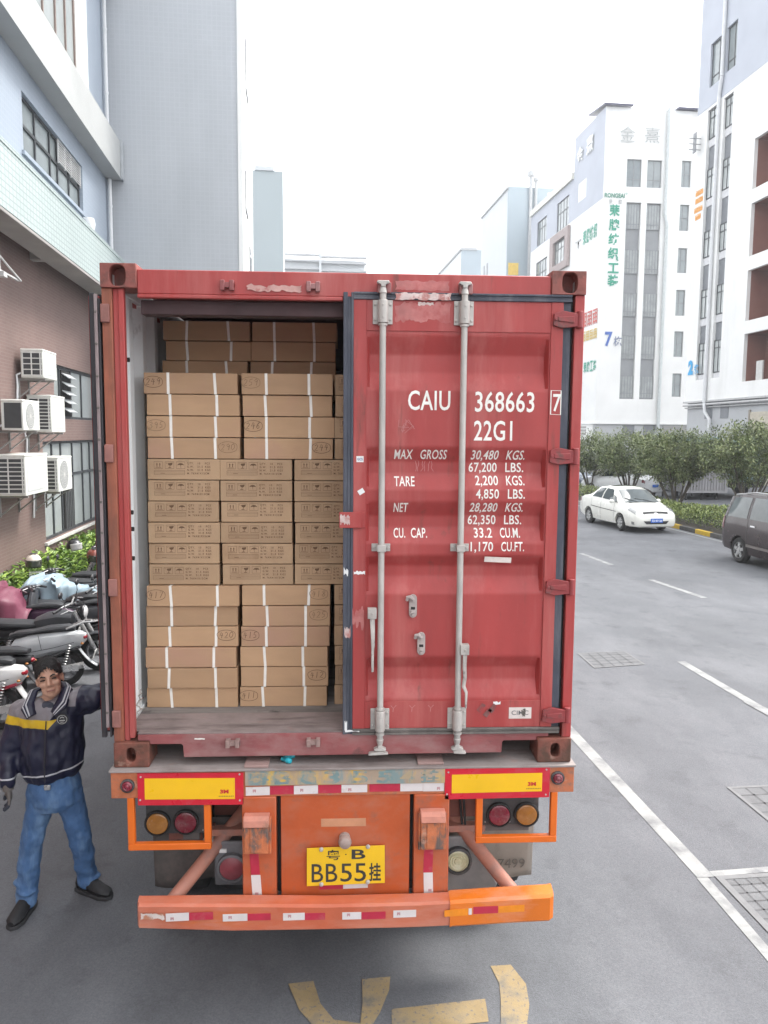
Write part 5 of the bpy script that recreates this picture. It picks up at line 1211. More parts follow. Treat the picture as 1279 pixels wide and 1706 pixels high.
b = MB(); wall_holes(b, Y7, 82, 26.9, 35.7, swh[:1], lambda u, v, w: (X7+w, u, v), 0.2); p7(b, 'street_wall_upper', lilac, smooth=0, fix=False)
for a, c, d, e in swh: window(b7, lambda u, v, w: (X7+w, u, v), a, c, d, e, (a+0.8, a+1.6), (), aludark, glass, 0.09, 0.12)
for c in (c1, c2):
    window(b7, lambda u, v, w: (u, Y7+w, v), c[0], c[1], 28.1, 30.8, ((c[0]+c[1])/2,), (28.9,), alu, glass, 0.08, 0.2)
    b = MB(); b.box(c[0]+0.1, c[1]+0.1, Y7+0.28, Y7+0.32, 6.9, 26.6); p7(b, 'spandrel', mat('spandrel_mid', (0.23, 0.24, 0.25), 0.4, 0, 0.08, 1), smooth=0)
    for z0, z1 in ((24.0, 26.5), (19.6, 22.0), (15.3, 17.7), (11.0, 13.4), (7.0, 9.3)):
        window(b7, lambda u, v, w: (u, Y7+w, v), c[0]+0.12, c[1]+0.08, z0, z1, [c[0]+0.1+0.3*k for k in range(1, 5)], (z0+0.5,), alu, mat('glass_grey', (0.30, 0.32, 0.32), 0.15, 0, 0.2, 1), 0.07, 0.2)
for a, c, d, e in c3h: window(b7, lambda u, v, w: (u, Y7+w, v), a, c, d, e, (a+0.4,), (d+1.3,), alu, glass, 0.08, 0.2)
b = MB(); b.box(X7+0.1, 56, Y7+0.12, 98, 0, 4.4); p7(b, 'base_wall', mat('base_grey', (0,)*3), smooth=0)
b = MB(); b.box(X7-0.1, 56, Y7-0.1, Y7+0.1, 4.3, 4.46); b.box(X7-0.1, X7+0.1, Y7+0.1, 98, 4.3, 4.46); p7(b, 'base_cornice', whitewall, smooth=0)
for x in (33.9, 36.1): b = MB(); b.box(x, x+1.2, Y7+0.06, Y7+0.13, 3.0, 4.2); p7(b, 'vent_window', spandrel, smooth=0)
b = MB()
for k in range(3): b.box(X7-0.06, X7+0.1, 76, 80, 3.2+k*0.35, 3.4+k*0.35)
for k in range(3): b.box(38.2, 41.5, Y7-0.04, Y7+0.12, 3.4+k*0.3, 3.55+k*0.3)
p7(b, 'awning_slats', mat('slat_grey', (0.32, 0.31, 0.30), 0.6), smooth=0)
b = MB(); b.cyl((37.55, Y7-0.2, 0), (37.55, Y7-0.2, 24.5), 0.16, n=10); b.cyl((37.55, Y7-0.2, 24.5), (37.3, Y7-0.2, 25.5), 0.15, n=10); b.cyl((37.3, Y7-0.2, 25.5), (37.3, Y7-0.2, 35.8), 0.14, n=10); p7(b, 'drainpipe', mat('pipe_grey', (0.50, 0.53, 0.53), 0.5))
solar = mat('solar_dark', (0.05, 0.05, 0.10), 0.4)
for x0, x1, ya, yb in ((X7-0.3, 33.5, Y7-0.4, 77.5), (38.2, 46, Y7-0.4, 79)):
    b = MB(); b.add([(x0, ya, 35.75), (x1, ya, 35.75), (x1, yb, 36.3), (x0, yb, 36.3), (x0, ya, 35.9), (x1, ya, 35.9), (x1, yb, 36.45), (x0, yb, 36.45)], [(0, 3, 2, 1), (4, 5, 6, 7), (0, 1, 5, 4), (1, 2, 6, 5), (2, 3, 7, 6), (3, 0, 4, 7)]); p7(b, 'roof_panel', solar, smooth=0)
# lower wing further along the street
wh2 = [(83.4, 87.4, 26.9, 30.2), (91.2, 94.9, 27.0, 30.0), (90.6, 95, 21.5, 25.0)]
b = MB(); wall_holes(b, 82, 97.5, 26.9, 31.4, [h for h in wh2 if h[2] > 26], lambda u, v, w: (X7+w, u, v), 0.2); p7(b, 'wing_upper_wall', lilac, smooth=0, fix=False)
b = MB(); wall_holes(b, 82, 97.5, 4.4, 26.9, [wh2[2], (82.8, 88.6, 22.3, 26.4)], lambda u, v, w: (X7+w, u, v), 0.2); p7(b, 'wing_wall', whitewall, smooth=0, fix=False)
b = MB(); b.box(X7+0.5, 55, 82, 97.4, 0.1, 31.3); p7(b, 'wing_core', whitewall, smooth=0)
b = MB(); b.box(X7-0.25, X7+0.5, 82, 97.5, 31.4, 32.1); b.box(X7-0.1, X7+0.3, 90.5, 91, 32.1, 32.5); p7(b, 'parapet', mat('parapet_cream', (0.62, 0.61, 0.55), 0.7), smooth=0)
for a, c, d, e in wh2: window(b7, lambda u, v, w: (X7+w, u, v), a, c, d, e, (a+1.0, a+2.0, a+3.0), (d+2.0,), aludark, glass, 0.10, 0.12)
b = MB(); b.box(X7-0.35, X7-0.05, 82.6, 83.6, 22.2, 26.6); b.box(X7-0.35, X7-0.05, 87.6, 88.8, 22.2, 26.6); b.box(X7-0.35, X7-0.05, 83.6, 87.6, 25.7, 26.6); b.box(X7-0.35, X7-0.05, 83.6, 87.6, 22.2, 23.0); p7(b, 'bay_surround', mat('surround_taupe', (0.34, 0.28, 0.27), 0.7), smooth=0)
window(b7, lambda u, v, w: (X7-0.1+w, u, v), 83.6, 87.6, 23.0, 25.7, (84.6, 85.6, 86.6), (24.8,), aludark, glass_pale, 0.09, 0.1)
# lettering on block 7
grn = mat('sign_green', (0.03, 0.30, 0.20), 0.5, 0, 0.1, 1); gry = mat('sign_grey', (0.42, 0.43, 0.42), 0.5); blu = mat('sign_navy', (0.06, 0.13, 0.42), 0.5); slate = mat('sign_slate', (0.14, 0.17, 0.28), 0.5)
yt = Y7-0.06
for ch, z in zip('荣牌纺织', (25.35, 23.95, 22.55, 21.15)): front_text(ch, b7, yt, 31.5, 32.6, z-0.2, z+0.95, grn, 0.03)
front_text('、', b7, yt, 32.35, 32.65, 20.75, 21.05, grn, 0.04); front_text('工', b7, yt, 31.55, 32.7, 19.55, 20.55, grn, 0.03); front_text('装', b7, yt, 31.55, 32.7, 18.25, 19.4, grn, 0.03)
front_text('RONGEAI', b7, yt, 30.95, 33.05, 26.95, 27.4, mat('sign_green_dark', (0.05, 0.22, 0.15), 0.5), 0.03); front_text('®', b7, yt, 33.1, 33.35, 27.3, 27.5, grn, 0)
front_text('荣', b7, yt, 31.4, 31.8, 26.35, 26.8, gry, 0.02); front_text('牌', b7, yt, 32.4, 32.8, 26.35, 26.8, gry, 0.02)
front_text('金', b7, yt-0.05, 32.3, 33.9, 32.4, 33.9, gry, 0.0); front_text('熹', b7, yt-0.05, 34.9, 36.5, 32.4, 33.9, gry, 0.0)
front_text('7', b7, yt, 31.5, 32.3, 12.2, 13.7, blu, 0.03); front_text('栋', b7, yt, 32.45, 33.3, 12.25, 13.25, slate, 0.01)
wl_ = mat('sign_white', (0.78, 0.79, 0.80), 0.5)
wall_text('金', b7, X7-0.12, 81.0, 79.3, 32.6, 34.2, wl_, 0.03); wall_text('熹', b7, X7-0.12, 78.3, 76.4, 32.6, 34.3, wl_, 0.03)
wall_text('金', b7, X7-0.06, 80.9, 79.2, 32.5, 34.1, gry, 0.03); wall_text('熹', b7, X7-0.06, 78.2, 76.3, 32.5, 34.2, gry, 0.03)
for ch, y in zip('荣牌纺织', (78.6, 77.6, 76.6, 75.6)): wall_text(ch, b7, X7-0.05, y, y-0.9, 23.4, 24.9, grn, 0.03)
for ch, y in zip('荣牌工装', (77.2, 76.3, 75.4, 74.5)): wall_text(ch, b7, X7-0.05, y, y-0.8, 9.8, 10.9, grn, 0.03)
wall_text('T', b7, X7-0.05, 80.9, 79.2, 23.5, 24.3, gry, 0.02)
scribble(b7, X7-0.03, 78.2, 73.8, 14.6, 16.1, mat('sign_red', (0.50, 0.08, 0.06), 0.5), 3, 71); scribble(b7, X7-0.03, 78.0, 73.8, 13.1, 14.1, mat('sign_gold', (0.60, 0.42, 0.10), 0.5), 4, 72)

# further blocks
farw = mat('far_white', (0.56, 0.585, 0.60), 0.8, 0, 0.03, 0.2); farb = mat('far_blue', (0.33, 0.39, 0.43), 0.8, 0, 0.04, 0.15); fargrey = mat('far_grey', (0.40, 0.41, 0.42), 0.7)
fb = thing('office_block', 'pale blue fronted block with rooftop pipes and small yellow sign, beyond the white blocks', 'building', fromS(34, 108, 0), ANG)
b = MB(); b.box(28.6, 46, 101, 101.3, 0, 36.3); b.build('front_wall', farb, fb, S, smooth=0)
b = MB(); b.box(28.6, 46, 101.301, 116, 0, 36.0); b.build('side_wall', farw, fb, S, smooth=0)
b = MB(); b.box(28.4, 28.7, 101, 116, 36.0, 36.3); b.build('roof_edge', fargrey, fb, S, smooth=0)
b = MB(); b.cyl((31.6, 100.7, 0), (31.6, 100.7, 37.6), 0.22, n=10); b.cyl((31.6, 100.7, 37.6), (31.6, 100.7, 38.2), 0.5, n=10); b.cyl((32.3, 100.7, 0), (32.3, 100.7, 37.0), 0.2, n=10); b.cyl((32.3, 100.7, 37.0), (32.3, 100.7, 37.4), 0.4, n=10); b.build('rooftop_pipe', fargrey, fb, S)
for y in (111.5, 113.4): b = MB(); b.box(28.5, 28.62, y, y+0.7, 24, 28.5); b.build('window', fargrey, fb, S, smooth=0)
b = MB(); b.box(28.8, 30.2, 100.95, 101, 24.7, 26.3); b.build('yellow_sign', mat('far_yellow', (0.72, 0.50, 0.10), 0.6), fb, S, smooth=0)
fc = thing('office_block', 'most distant pale block low beside the container top, right of the sky gap', 'building', fromS(34, 150, 0), ANG)
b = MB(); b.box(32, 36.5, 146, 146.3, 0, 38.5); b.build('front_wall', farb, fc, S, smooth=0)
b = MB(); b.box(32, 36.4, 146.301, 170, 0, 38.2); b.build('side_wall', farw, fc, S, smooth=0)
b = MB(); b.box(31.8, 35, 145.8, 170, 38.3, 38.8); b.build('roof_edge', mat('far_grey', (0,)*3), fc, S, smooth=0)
fd = thing('office_block', 'narrow pale blue grey block just right of the tall tiled wing', 'building', fromS(-4, 62, 0), ANG)
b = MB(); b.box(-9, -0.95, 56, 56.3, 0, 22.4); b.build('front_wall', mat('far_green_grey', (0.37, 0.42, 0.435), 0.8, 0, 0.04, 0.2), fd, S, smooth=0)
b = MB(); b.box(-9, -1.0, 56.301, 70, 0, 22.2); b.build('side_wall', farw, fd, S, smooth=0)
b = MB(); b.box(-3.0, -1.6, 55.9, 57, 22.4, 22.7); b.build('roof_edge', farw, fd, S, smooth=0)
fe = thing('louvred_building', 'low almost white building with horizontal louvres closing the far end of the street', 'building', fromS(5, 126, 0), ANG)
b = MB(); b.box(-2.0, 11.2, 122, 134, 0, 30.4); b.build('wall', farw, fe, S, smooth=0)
for k, z in enumerate((31.1, 30.2, 29.0)):
    b = MB(); b.box(-1.6, 4.0, 121.2, 121.9, z-0.25, z); b.box(4.2, 11.4, 121.2, 121.9, z-0.45, z-0.2); b.build('louvre', fargrey, fe, S, smooth=0)
b = MB(); b.box(3.9, 4.25, 121.0, 122, 20, 31.2); b.build('pier', farw, fe, S, smooth=0)

# ================================================================== kerb, hedge, trees
kerbd = mat('kerb_dark', (0.075, 0.072, 0.07), 0.8, 0, 0.2, 6); kerby = mat('kerb_yellow', (0.55, 0.36, 0.03), 0.7, 0, 0.15, 6, dirt=((0.3, 0.22, 0.06), 0.55, 0.72, 6, (1, 1, 1))); kerbg = mat('kerb_grey', (0.25, 0.25, 0.24), 0.8, 0, 0.12, 5)
KX = 12.66
def kerb_x(y): return KX + 0.0*y
b = MB(); y = 6.0; i = 0
while y < 44:
    l = 0.92 if i % 2 else 1.02
    b.cm = (1 if i % 2 else 0) if y < 22.6 else 2
    b.box(KX, KX+0.14, y, y+l-0.012, -0.02, 0.14); y += l; i += 1
tag(b.build('kerb', [kerbd, kerby, kerbg], None, S, bevel=0.015), kind='structure')
b = MB(); b.box(KX+0.145, 16.4, 6, 44, -0.02, 0.12); tag(b.build('planting_bed', mat('bed_soil', (0.05, 0.042, 0.033), 0.95, 0, 0.3, 4, bump=0.5), None, S, smooth=0), kind='structure')
leafm = [mat('leaf_dark', (0.085, 0.115, 0.045), 0.5, 0, 0.2, 2), mat('leaf_mid', (0.155, 0.200, 0.075), 0.5, 0, 0.2, 2), mat('leaf_olive', (0.230, 0.255, 0.110), 0.5, 0, 0.2, 2), mat('leaf_light', (0.255, 0.300, 0.125), 0.5, 0, 0.2, 2)]
def leaf(b, p, d, up, l, w, mi):
    d = d.normalized(); s = d.cross(up)
    if s.length < 1e-3: s = Vector((1, 0, 0))
    s = s.normalized()*(w/2); n = d.cross(s).normalized()*w*0.15
    b.add([p, p+d*l*0.5+s+n, p+d*l, p+d*l*0.5-s+n], [(0, 1, 2, 3)], mi)
def rdir(r_): 
    while True:
        v = Vector((r_.uniform(-1, 1), r_.uniform(-1, 1), r_.uniform(-1, 1)))
        if 0.05 < v.length < 1: return v.normalized()
bark = mat('bark', (0.10, 0.085, 0.07), 0.9, 0, 0.25, 8, bump=0.4)
def tree(label, x, y, rx, ry, z0, z1, seed, n=150, lpc=46, z_base=0.12, ls=0.115):
    r_ = random.Random(seed)
    t = thing('shrub_tree', label, 'tree', fromS(x, y, z_base), ANG, 'small many-stemmed trees along the hedge')
    cz, rz = (z0+z1)/2, (z1-z0)/2
    b = MB(); tips = []
    for k in range(11):
        a = 2*math.pi*k/11 + r_.uniform(-.25, .25); o = r_.uniform(0.35, 0.85)
        tip = Vector((x+rx*o*math.cos(a), y+ry*o*math.sin(a), cz+r_.uniform(-0.2, 0.5)*rz)); base = Vector((x+0.07*math.cos(a), y+0.07*math.sin(a), z_base))
        m1 = base.lerp(tip, 0.35)+Vector((r_.uniform(-.06, .06), r_.uniform(-.06, .06), 0.10)); m2 = base.lerp(tip, 0.7)+Vector((r_.uniform(-.1, .1), r_.uniform(-.1, .1), 0.05))
        b.tube([base, m1, m2, tip], [0.042, 0.032, 0.022, 0.010], 6)
        for q in range(2):
            e = m2 + Vector((r_.uniform(-.5, .5), r_.uniform(-.5, .5), r_.uniform(.2, .6))); b.tube([m2, m2.lerp(e, .5)+Vector((0, 0, .05)), e], [0.016, 0.012, 0.006], 5)
    b.tube([(x, y, z_base-0.05), (x, y, z_base+0.12)], [0.10, 0.08], 8)
    b.build('trunk', bark, t, S)
    b = MB()
    for k in range(n):
        d = rdir(r_); q = r_.uniform(0.25, 1.0)**0.5
        lump = 1 + 0.22*noise.noise(d*2.3 + Vector((seed, 0, 0)))
        c = Vector((x+d.x*rx*q*lump, y+d.y*ry*q*lump, cz+d.z*rz*q*lump))
        if c.z < z0-0.1: continue
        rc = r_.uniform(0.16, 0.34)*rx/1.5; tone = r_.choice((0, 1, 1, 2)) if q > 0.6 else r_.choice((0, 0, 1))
        for j in range(lpc):
            v = rdir(r_); p = c + v*rc*r_.uniform(.2, 1)
            dd = (v + Vector((r_.uniform(-.5, .5), r_.uniform(-.5, .5), r_.uniform(-.6, .5)))).normalized()
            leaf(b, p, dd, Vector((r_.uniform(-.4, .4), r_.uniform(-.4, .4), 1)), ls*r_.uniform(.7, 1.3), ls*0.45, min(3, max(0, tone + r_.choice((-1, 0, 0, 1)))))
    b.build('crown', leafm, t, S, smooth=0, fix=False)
    return t
tree('many stemmed small tree standing in front of the beige van and grey corrugated cabin', 15.0, 25.4, 1.65, 1.5, 1.25, 3.30, 3, 360, 54)
tree('many stemmed small tree directly behind the white sedan roof', 16.0, 32.0, 1.75, 1.6, 1.2, 3.30, 4, 360, 50)
tree('leftmost small tree beside the red container edge, partly hidden by it', 15.6, 36.0, 1.7, 1.6, 1.2, 3.25, 5, 330, 48)
tree('small tree at the right picture edge above the brown van', 16.3, 22.6, 1.75, 1.6, 1.45, 3.55, 6, 380, 54)
# clipped hedge, one continuous mass of leaves
b = MB(); r_ = random.Random(21)
for k in range(21000):
    y = r_.uniform(15.5, 27.0) if r_.random() < 0.75 else r_.uniform(27, 42); x = r_.uniform(12.82, 14.6)
    h = 0.64 + 0.13*noise.noise(Vector((x*1.3, y*0.9, 0))) + (0.25*max(0, 1-abs(y-19.7)/1.6) if x > 13.3 else 0)
    e = min(1, (x-12.78)/0.22); h *= 0.55+0.45*e
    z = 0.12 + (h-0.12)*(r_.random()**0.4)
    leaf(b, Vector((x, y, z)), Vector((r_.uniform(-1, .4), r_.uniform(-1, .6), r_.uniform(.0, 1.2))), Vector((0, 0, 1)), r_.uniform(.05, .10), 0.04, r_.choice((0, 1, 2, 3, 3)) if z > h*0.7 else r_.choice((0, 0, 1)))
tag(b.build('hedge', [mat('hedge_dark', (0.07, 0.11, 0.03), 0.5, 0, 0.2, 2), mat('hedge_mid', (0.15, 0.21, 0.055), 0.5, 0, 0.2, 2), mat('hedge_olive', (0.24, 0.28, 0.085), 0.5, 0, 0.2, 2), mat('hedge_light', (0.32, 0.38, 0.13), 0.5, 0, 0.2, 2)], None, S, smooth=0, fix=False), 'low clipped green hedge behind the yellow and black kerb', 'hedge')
b = MB(); r_ = random.Random(22)
for k in range(1500):
    d = rdir(r_); d.z = abs(d.z)
    p = Vector((14.2+0.62*d.x, 26.9+0.62*d.y, 0.30+0.62*d.z)); leaf(b, p, d+rdir(r_)*0.9, Vector((0, 0, 1)), 0.08, 0.04, 0)
b.ell((14.2, 26.9, 0.28), 0.57, 0.57, 0.58, 14, 8)
tag(b.build('round_bush', [mat('purple_leaf', (0.050, 0.030, 0.034), 0.6, 0, 0.2, 3)], None, S, smooth=0, fix=False), 'dark purple clipped round bush in front of the beige van', 'bush')

# ================================================================== cars
def lerp(a, c, t): return a+(c-a)*t
def interp(tab, y):
    if y <= tab[0][0]: return tab[0][1:]
    for p, q in zip(tab, tab[1:]):
        if y <= q[0]:
            t = (y-p[0])/(q[0]-p[0]); t = t*t*(3-2*t)*0.35+t*0.65
            return tuple(lerp(a, c, t) for a, c in zip(p[1:], q[1:]))
    return tab[-1][1:]
def temp_obj(mb):
    me = mb.mesh('cutter'); bm = bmesh.new(); bm.from_mesh(me); bmesh.ops.recalc_face_normals(bm, faces=bm.faces); bm.to_mesh(me); bm.free()
    o = bpy.data.objects.new('cutter', me); COL.objects.link(o); return o
CAB = 4
def make_car(name, label, loc, rotz, tab, paint, spec, group=None, arches=True):
    """tab rows: (y, z_bottom, half width, z_belt, half width at belt, half width at top, z_top); the nose is at +y"""
    t = thing(name, label, spec.get('cat', 'car'), loc, rotz, group)
    def ring(y):
        zb, w, zbelt, wb, wt, zt = interp(tab, y)
        h = zbelt-zb
        half = [(0.0, zb), (w*0.80, zb), (w*0.95, zb+0.06*h), (w, zb+0.30*h), (w*1.0, zb+0.62*h), (w*0.985, zb+0.86*h), (wb, zbelt), (lerp(wb, wt, .5)+0.012, lerp(zbelt, zt, .5)), (wt, zt-0.05*min(1, (zt-zbelt)/.3)), (wt*0.86, zt-0.012), (wt*0.45, zt+0.006), (0.0, zt+0.012)]
        return half
    y0, y1 = tab[0][0], tab[-1][0]; N = 46
    def P(y, k, off=0.0, s=1):
        """point on the shell: k runs 0..11 along the half ring"""
        h = ring(y); i = min(int(k), 10); f = k-i
        a, c = h[i], h[i+1]; x, z = lerp(a[0], c[0], f), lerp(a[1], c[1], f)
        if off:
            y2 = y+0.01; h2 = ring(y2); x2, z2 = lerp(h2[i][0], h2[i+1][0], f), lerp(h2[i][1], h2[i+1][1], f)
            tx = Vector((c[0]-a[0], 0, c[1]-a[1])); ty = Vector((x2-x, 0.01, z2-z)); n = ty.cross(tx)
            if n.length > 0:
                n.normalize()
                if n.x*1 + n.z*0.6 < 0 and k > 2: n = -n
                return Vector((s*(x+n.x*off), y+n.y*off, z+n.z*off))
        return Vector((s*x, y, z))
    rings = []
    ys = sorted(set([y0+(y1-y0)*i/N for i in range(N+1)] + [r[0] for r in tab]))
    for y in ys:
        h = ring(y); rings.append([Vector((x, y, z)) for x, z in h] + [Vector((-x, y, z)) for x, z in h[-2:0:-1]])
    b = MB(); b.loft(rings)
    WR = spec['wr']
    ob = b.build('body', paint, t, None, smooth=38)
    if arches:
        cut = MB()
        for yw in spec['wy']:
            for s in (-1, 1): cut.cyl((s*(spec['hw']-0.26), yw, WR), (s*(spec['hw']+0.3), yw, WR), WR*1.17, n=28)
        c = temp_obj(cut); mod = ob.modifiers.new('cut', 'BOOLEAN'); mod.object = c; mod.operation = 'DIFFERENCE'; mod.solver = 'EXACT'
        c.matrix_basis = wm(ob)
        bpy.context.view_layer.update(); dg = bpy.context.evaluated_depsgraph_get()
        me = bpy.data.meshes.new_from_object(ob.evaluated_get(dg)); ob.modifiers.clear(); ob.data = me
        me.shade_smooth(); me.set_sharp_from_angle(angle=R(38))
        bpy.data.objects.remove(c)
    if arches:
        wb_ = MB()
        for yw in spec['wy']:
            for s in (-1, 1): wb_.box(*sorted((s*0.35, s*(spec['hw']-0.27))), yw-WR*1.1, yw+WR*1.1, 0.2, WR*2.1)
        wb_.build('wheel_well', dark, t, None, smooth=0)
    def patch(nm, ya, yb, ka, kb, m, s=1, off=0.006, nu=10, nv=3, skew=0, parent=None, both=False):
        """panel lying on the shell; skew slants its ends"""
        bb = MB()
        fn = lambda u, v: P(lerp(lerp(ya, yb, u), lerp(ya, yb, u), v) + skew_f(u, v), lerp(ka, kb, v), off, s)
        sk0, sk1 = skew if isinstance(skew, tuple) else (skew, skew)
        def skew_f(u, v): return lerp(sk0, sk1, u)*v
        bb.sheet(fn, nu, nv)
        return bb.build(nm, m, parent or t, None, smooth=60)
    def topband(nm, ya, yb, m, k0=8.25, off=0.006, parent=None, kend=None):
        """windscreen-like panel across the roof line from side to side"""
        bb = MB(); ks = [k0, 9, 10, 11]
        n = 6; cols = [(k, -1) for k in ks] + [(k, 1) for k in ks[-2::-1]]
        vs = [P(lerp(ya, yb, j/n), lerp(k, kend if (kend and k == k0) else k, j/n), off, s_) for j in range(n+1) for k, s_ in cols]; w_ = len(cols)
        bb.add(vs, [(j*w_+i, j*w_+i+1, (j+1)*w_+i+1, (j+1)*w_+i) for j in range(n) for i in range(w_-1)])
        return bb.build(nm, m, parent or t, None, smooth=60)
    for yw in spec['wy']:
        for s in (-1, 1):
            x = s*(spec['hw']-0.105)
            bb = MB(); bb.lathe([(WR*0.64, -0.09), (WR*0.90, -0.095), (WR, -0.06), (WR, 0.06), (WR*0.90, 0.095), (WR*0.64, 0.09), (WR*0.62, 0.0)], (x, yw, WR), (1, 0, 0), 28, caps=False); w_ = bb.build('wheel', tyre, t, None)
            bb = MB(); bb.lathe([(WR*0.66, 0.080), (WR*0.62, 0.088), (WR*0.60, 0.05)], (x, yw, WR), (s, 0, 0), 28, caps=False)
            for k in range(spec.get('spokes', 5)):
                a = 2*math.pi*k/spec.get('spokes', 5)+0.3
                d1 = Vector((0, math.cos(a), math.sin(a))); d2 = Vector((0, -math.sin(a), math.cos(a))); o = Vector((x+s*0.082, yw, WR))
                q = [o+d1*0.02+d2*WR*0.16, o+d1*0.02-d2*WR*0.16, o+d1*WR*0.62-d2*WR*0.10, o+d1*WR*0.62+d2*WR*0.10]
                iv = Vector((-s*0.03, 0, 0)); bb.add(q+[p+iv for p in q], [(0, 1, 2, 3), (0, 4, 5, 1), (1, 5, 6, 2), (2, 6, 7, 3), (3, 7, 4, 0)])
            bb.cyl((x+s*0.05, yw, WR), (x+s*0.092, yw, WR), WR*0.16, n=12)
            bb.build('rim', spec.get('rim', mat('alloy', (0.55, 0.55, 0.54), 0.3, 0.7, 0.05, 5)), w_, None)
            bb = MB(); bb.cyl((x, yw, WR), (x+s*0.045, yw, WR), WR*0.60, n=20); bb.build('brake_disc', dark, w_, None)
    return t, P, patch, topband
seam = mat('panel_gap', (0.05, 0.048, 0.045), 0.7)
carglass = mat('car_glass', (0.035, 0.045, 0.048), 0.04, 0, 0.2, 1.5, spec=0.9); carglass_l = mat('car_glass_light', (0.10, 0.115, 0.115), 0.05, 0, 0.25, 2, spec=0.9)
chrome = mat('chrome', (0.7, 0.7, 0.7), 0.15, 0.9, 0.05, 5); headl = mat('headlight', (0.27, 0.275, 0.27), 0.12, 0.1, 0.2, 9, coat=0.5); plast = mat('car_black_plastic', (0.018, 0.018, 0.02), 0.5)
platebl = mat('plate_blue', (0.02, 0.12, 0.50), 0.4); platew = mat('plate_white', (0.75, 0.76, 0.78), 0.5)
def nplate(t, y, z, s, chars=None, m=None, w=0.44):
    bb = MB(); bb.box(-w/2, w/2, min(y, y+s*0.012), max(y, y+s*0.012), z-0.07, z+0.07); o = bb.build('number_plate', m or platebl, t, None, bevel=0.004)
    if chars:
        me = text_mesh(chars, 1.0, 1.0, 0.015).copy(); xs_ = [v.co.x for v in me.vertices]; ys_ = [v.co.y for v in me.vertices]; ax, bx_, ay, by = min(xs_), max(xs_), min(ys_), max(ys_)
        for v in me.vertices: v.co.x = ((v.co.x-ax)/(bx_-ax)-0.5)*(w-0.06); v.co.y = ((v.co.y-ay)/(by-ay)-0.5)*0.09
        me.materials.clear(); me.materials.append(platew)
        l_ = link('plate_characters', me, o, None); l_.matrix_basis = Matrix.Translation((0, y+s*0.0135, z)) @ (Matrix.Rotation(R(180), 4, 'Z') @ FRONT if s > 0 else FRONT)
    return o
sedan_tab = [(-2.16, 0.42, 0.62, 0.78, 0.60, 0.50, 0.80), (-2.10, 0.30, 0.76, 0.92, 0.73, 0.62, 0.95), (-1.75, 0.24, 0.825, 0.99, 0.79, 0.66, 1.04), (-1.45, 0.21, 0.84, 1.00, 0.80, 0.62, 1.10), (-0.85, 0.19, 0.845, 0.985, 0.81, 0.56, 1.42), (-0.35, 0.18, 0.845, 0.965, 0.81, 0.57, 1.475), (0.20, 0.18, 0.845, 0.945, 0.81, 0.57, 1.46), (0.50, 0.18, 0.845, 0.93, 0.81, 0.585, 1.40),
             (1.25, 0.19, 0.84, 0.91, 0.79, 0.70, 0.975), (1.40, 0.19, 0.835, 0.885, 0.78, 0.66, 0.93), (1.85, 0.20, 0.82, 0.78, 0.77, 0.60, 0.845), (2.05, 0.21, 0.78, 0.705, 0.72, 0.55, 0.755), (2.14, 0.22, 0.73, 0.63, 0.68, 0.52, 0.665), (2.19, 0.27, 0.64, 0.56, 0.60, 0.46, 0.575)]
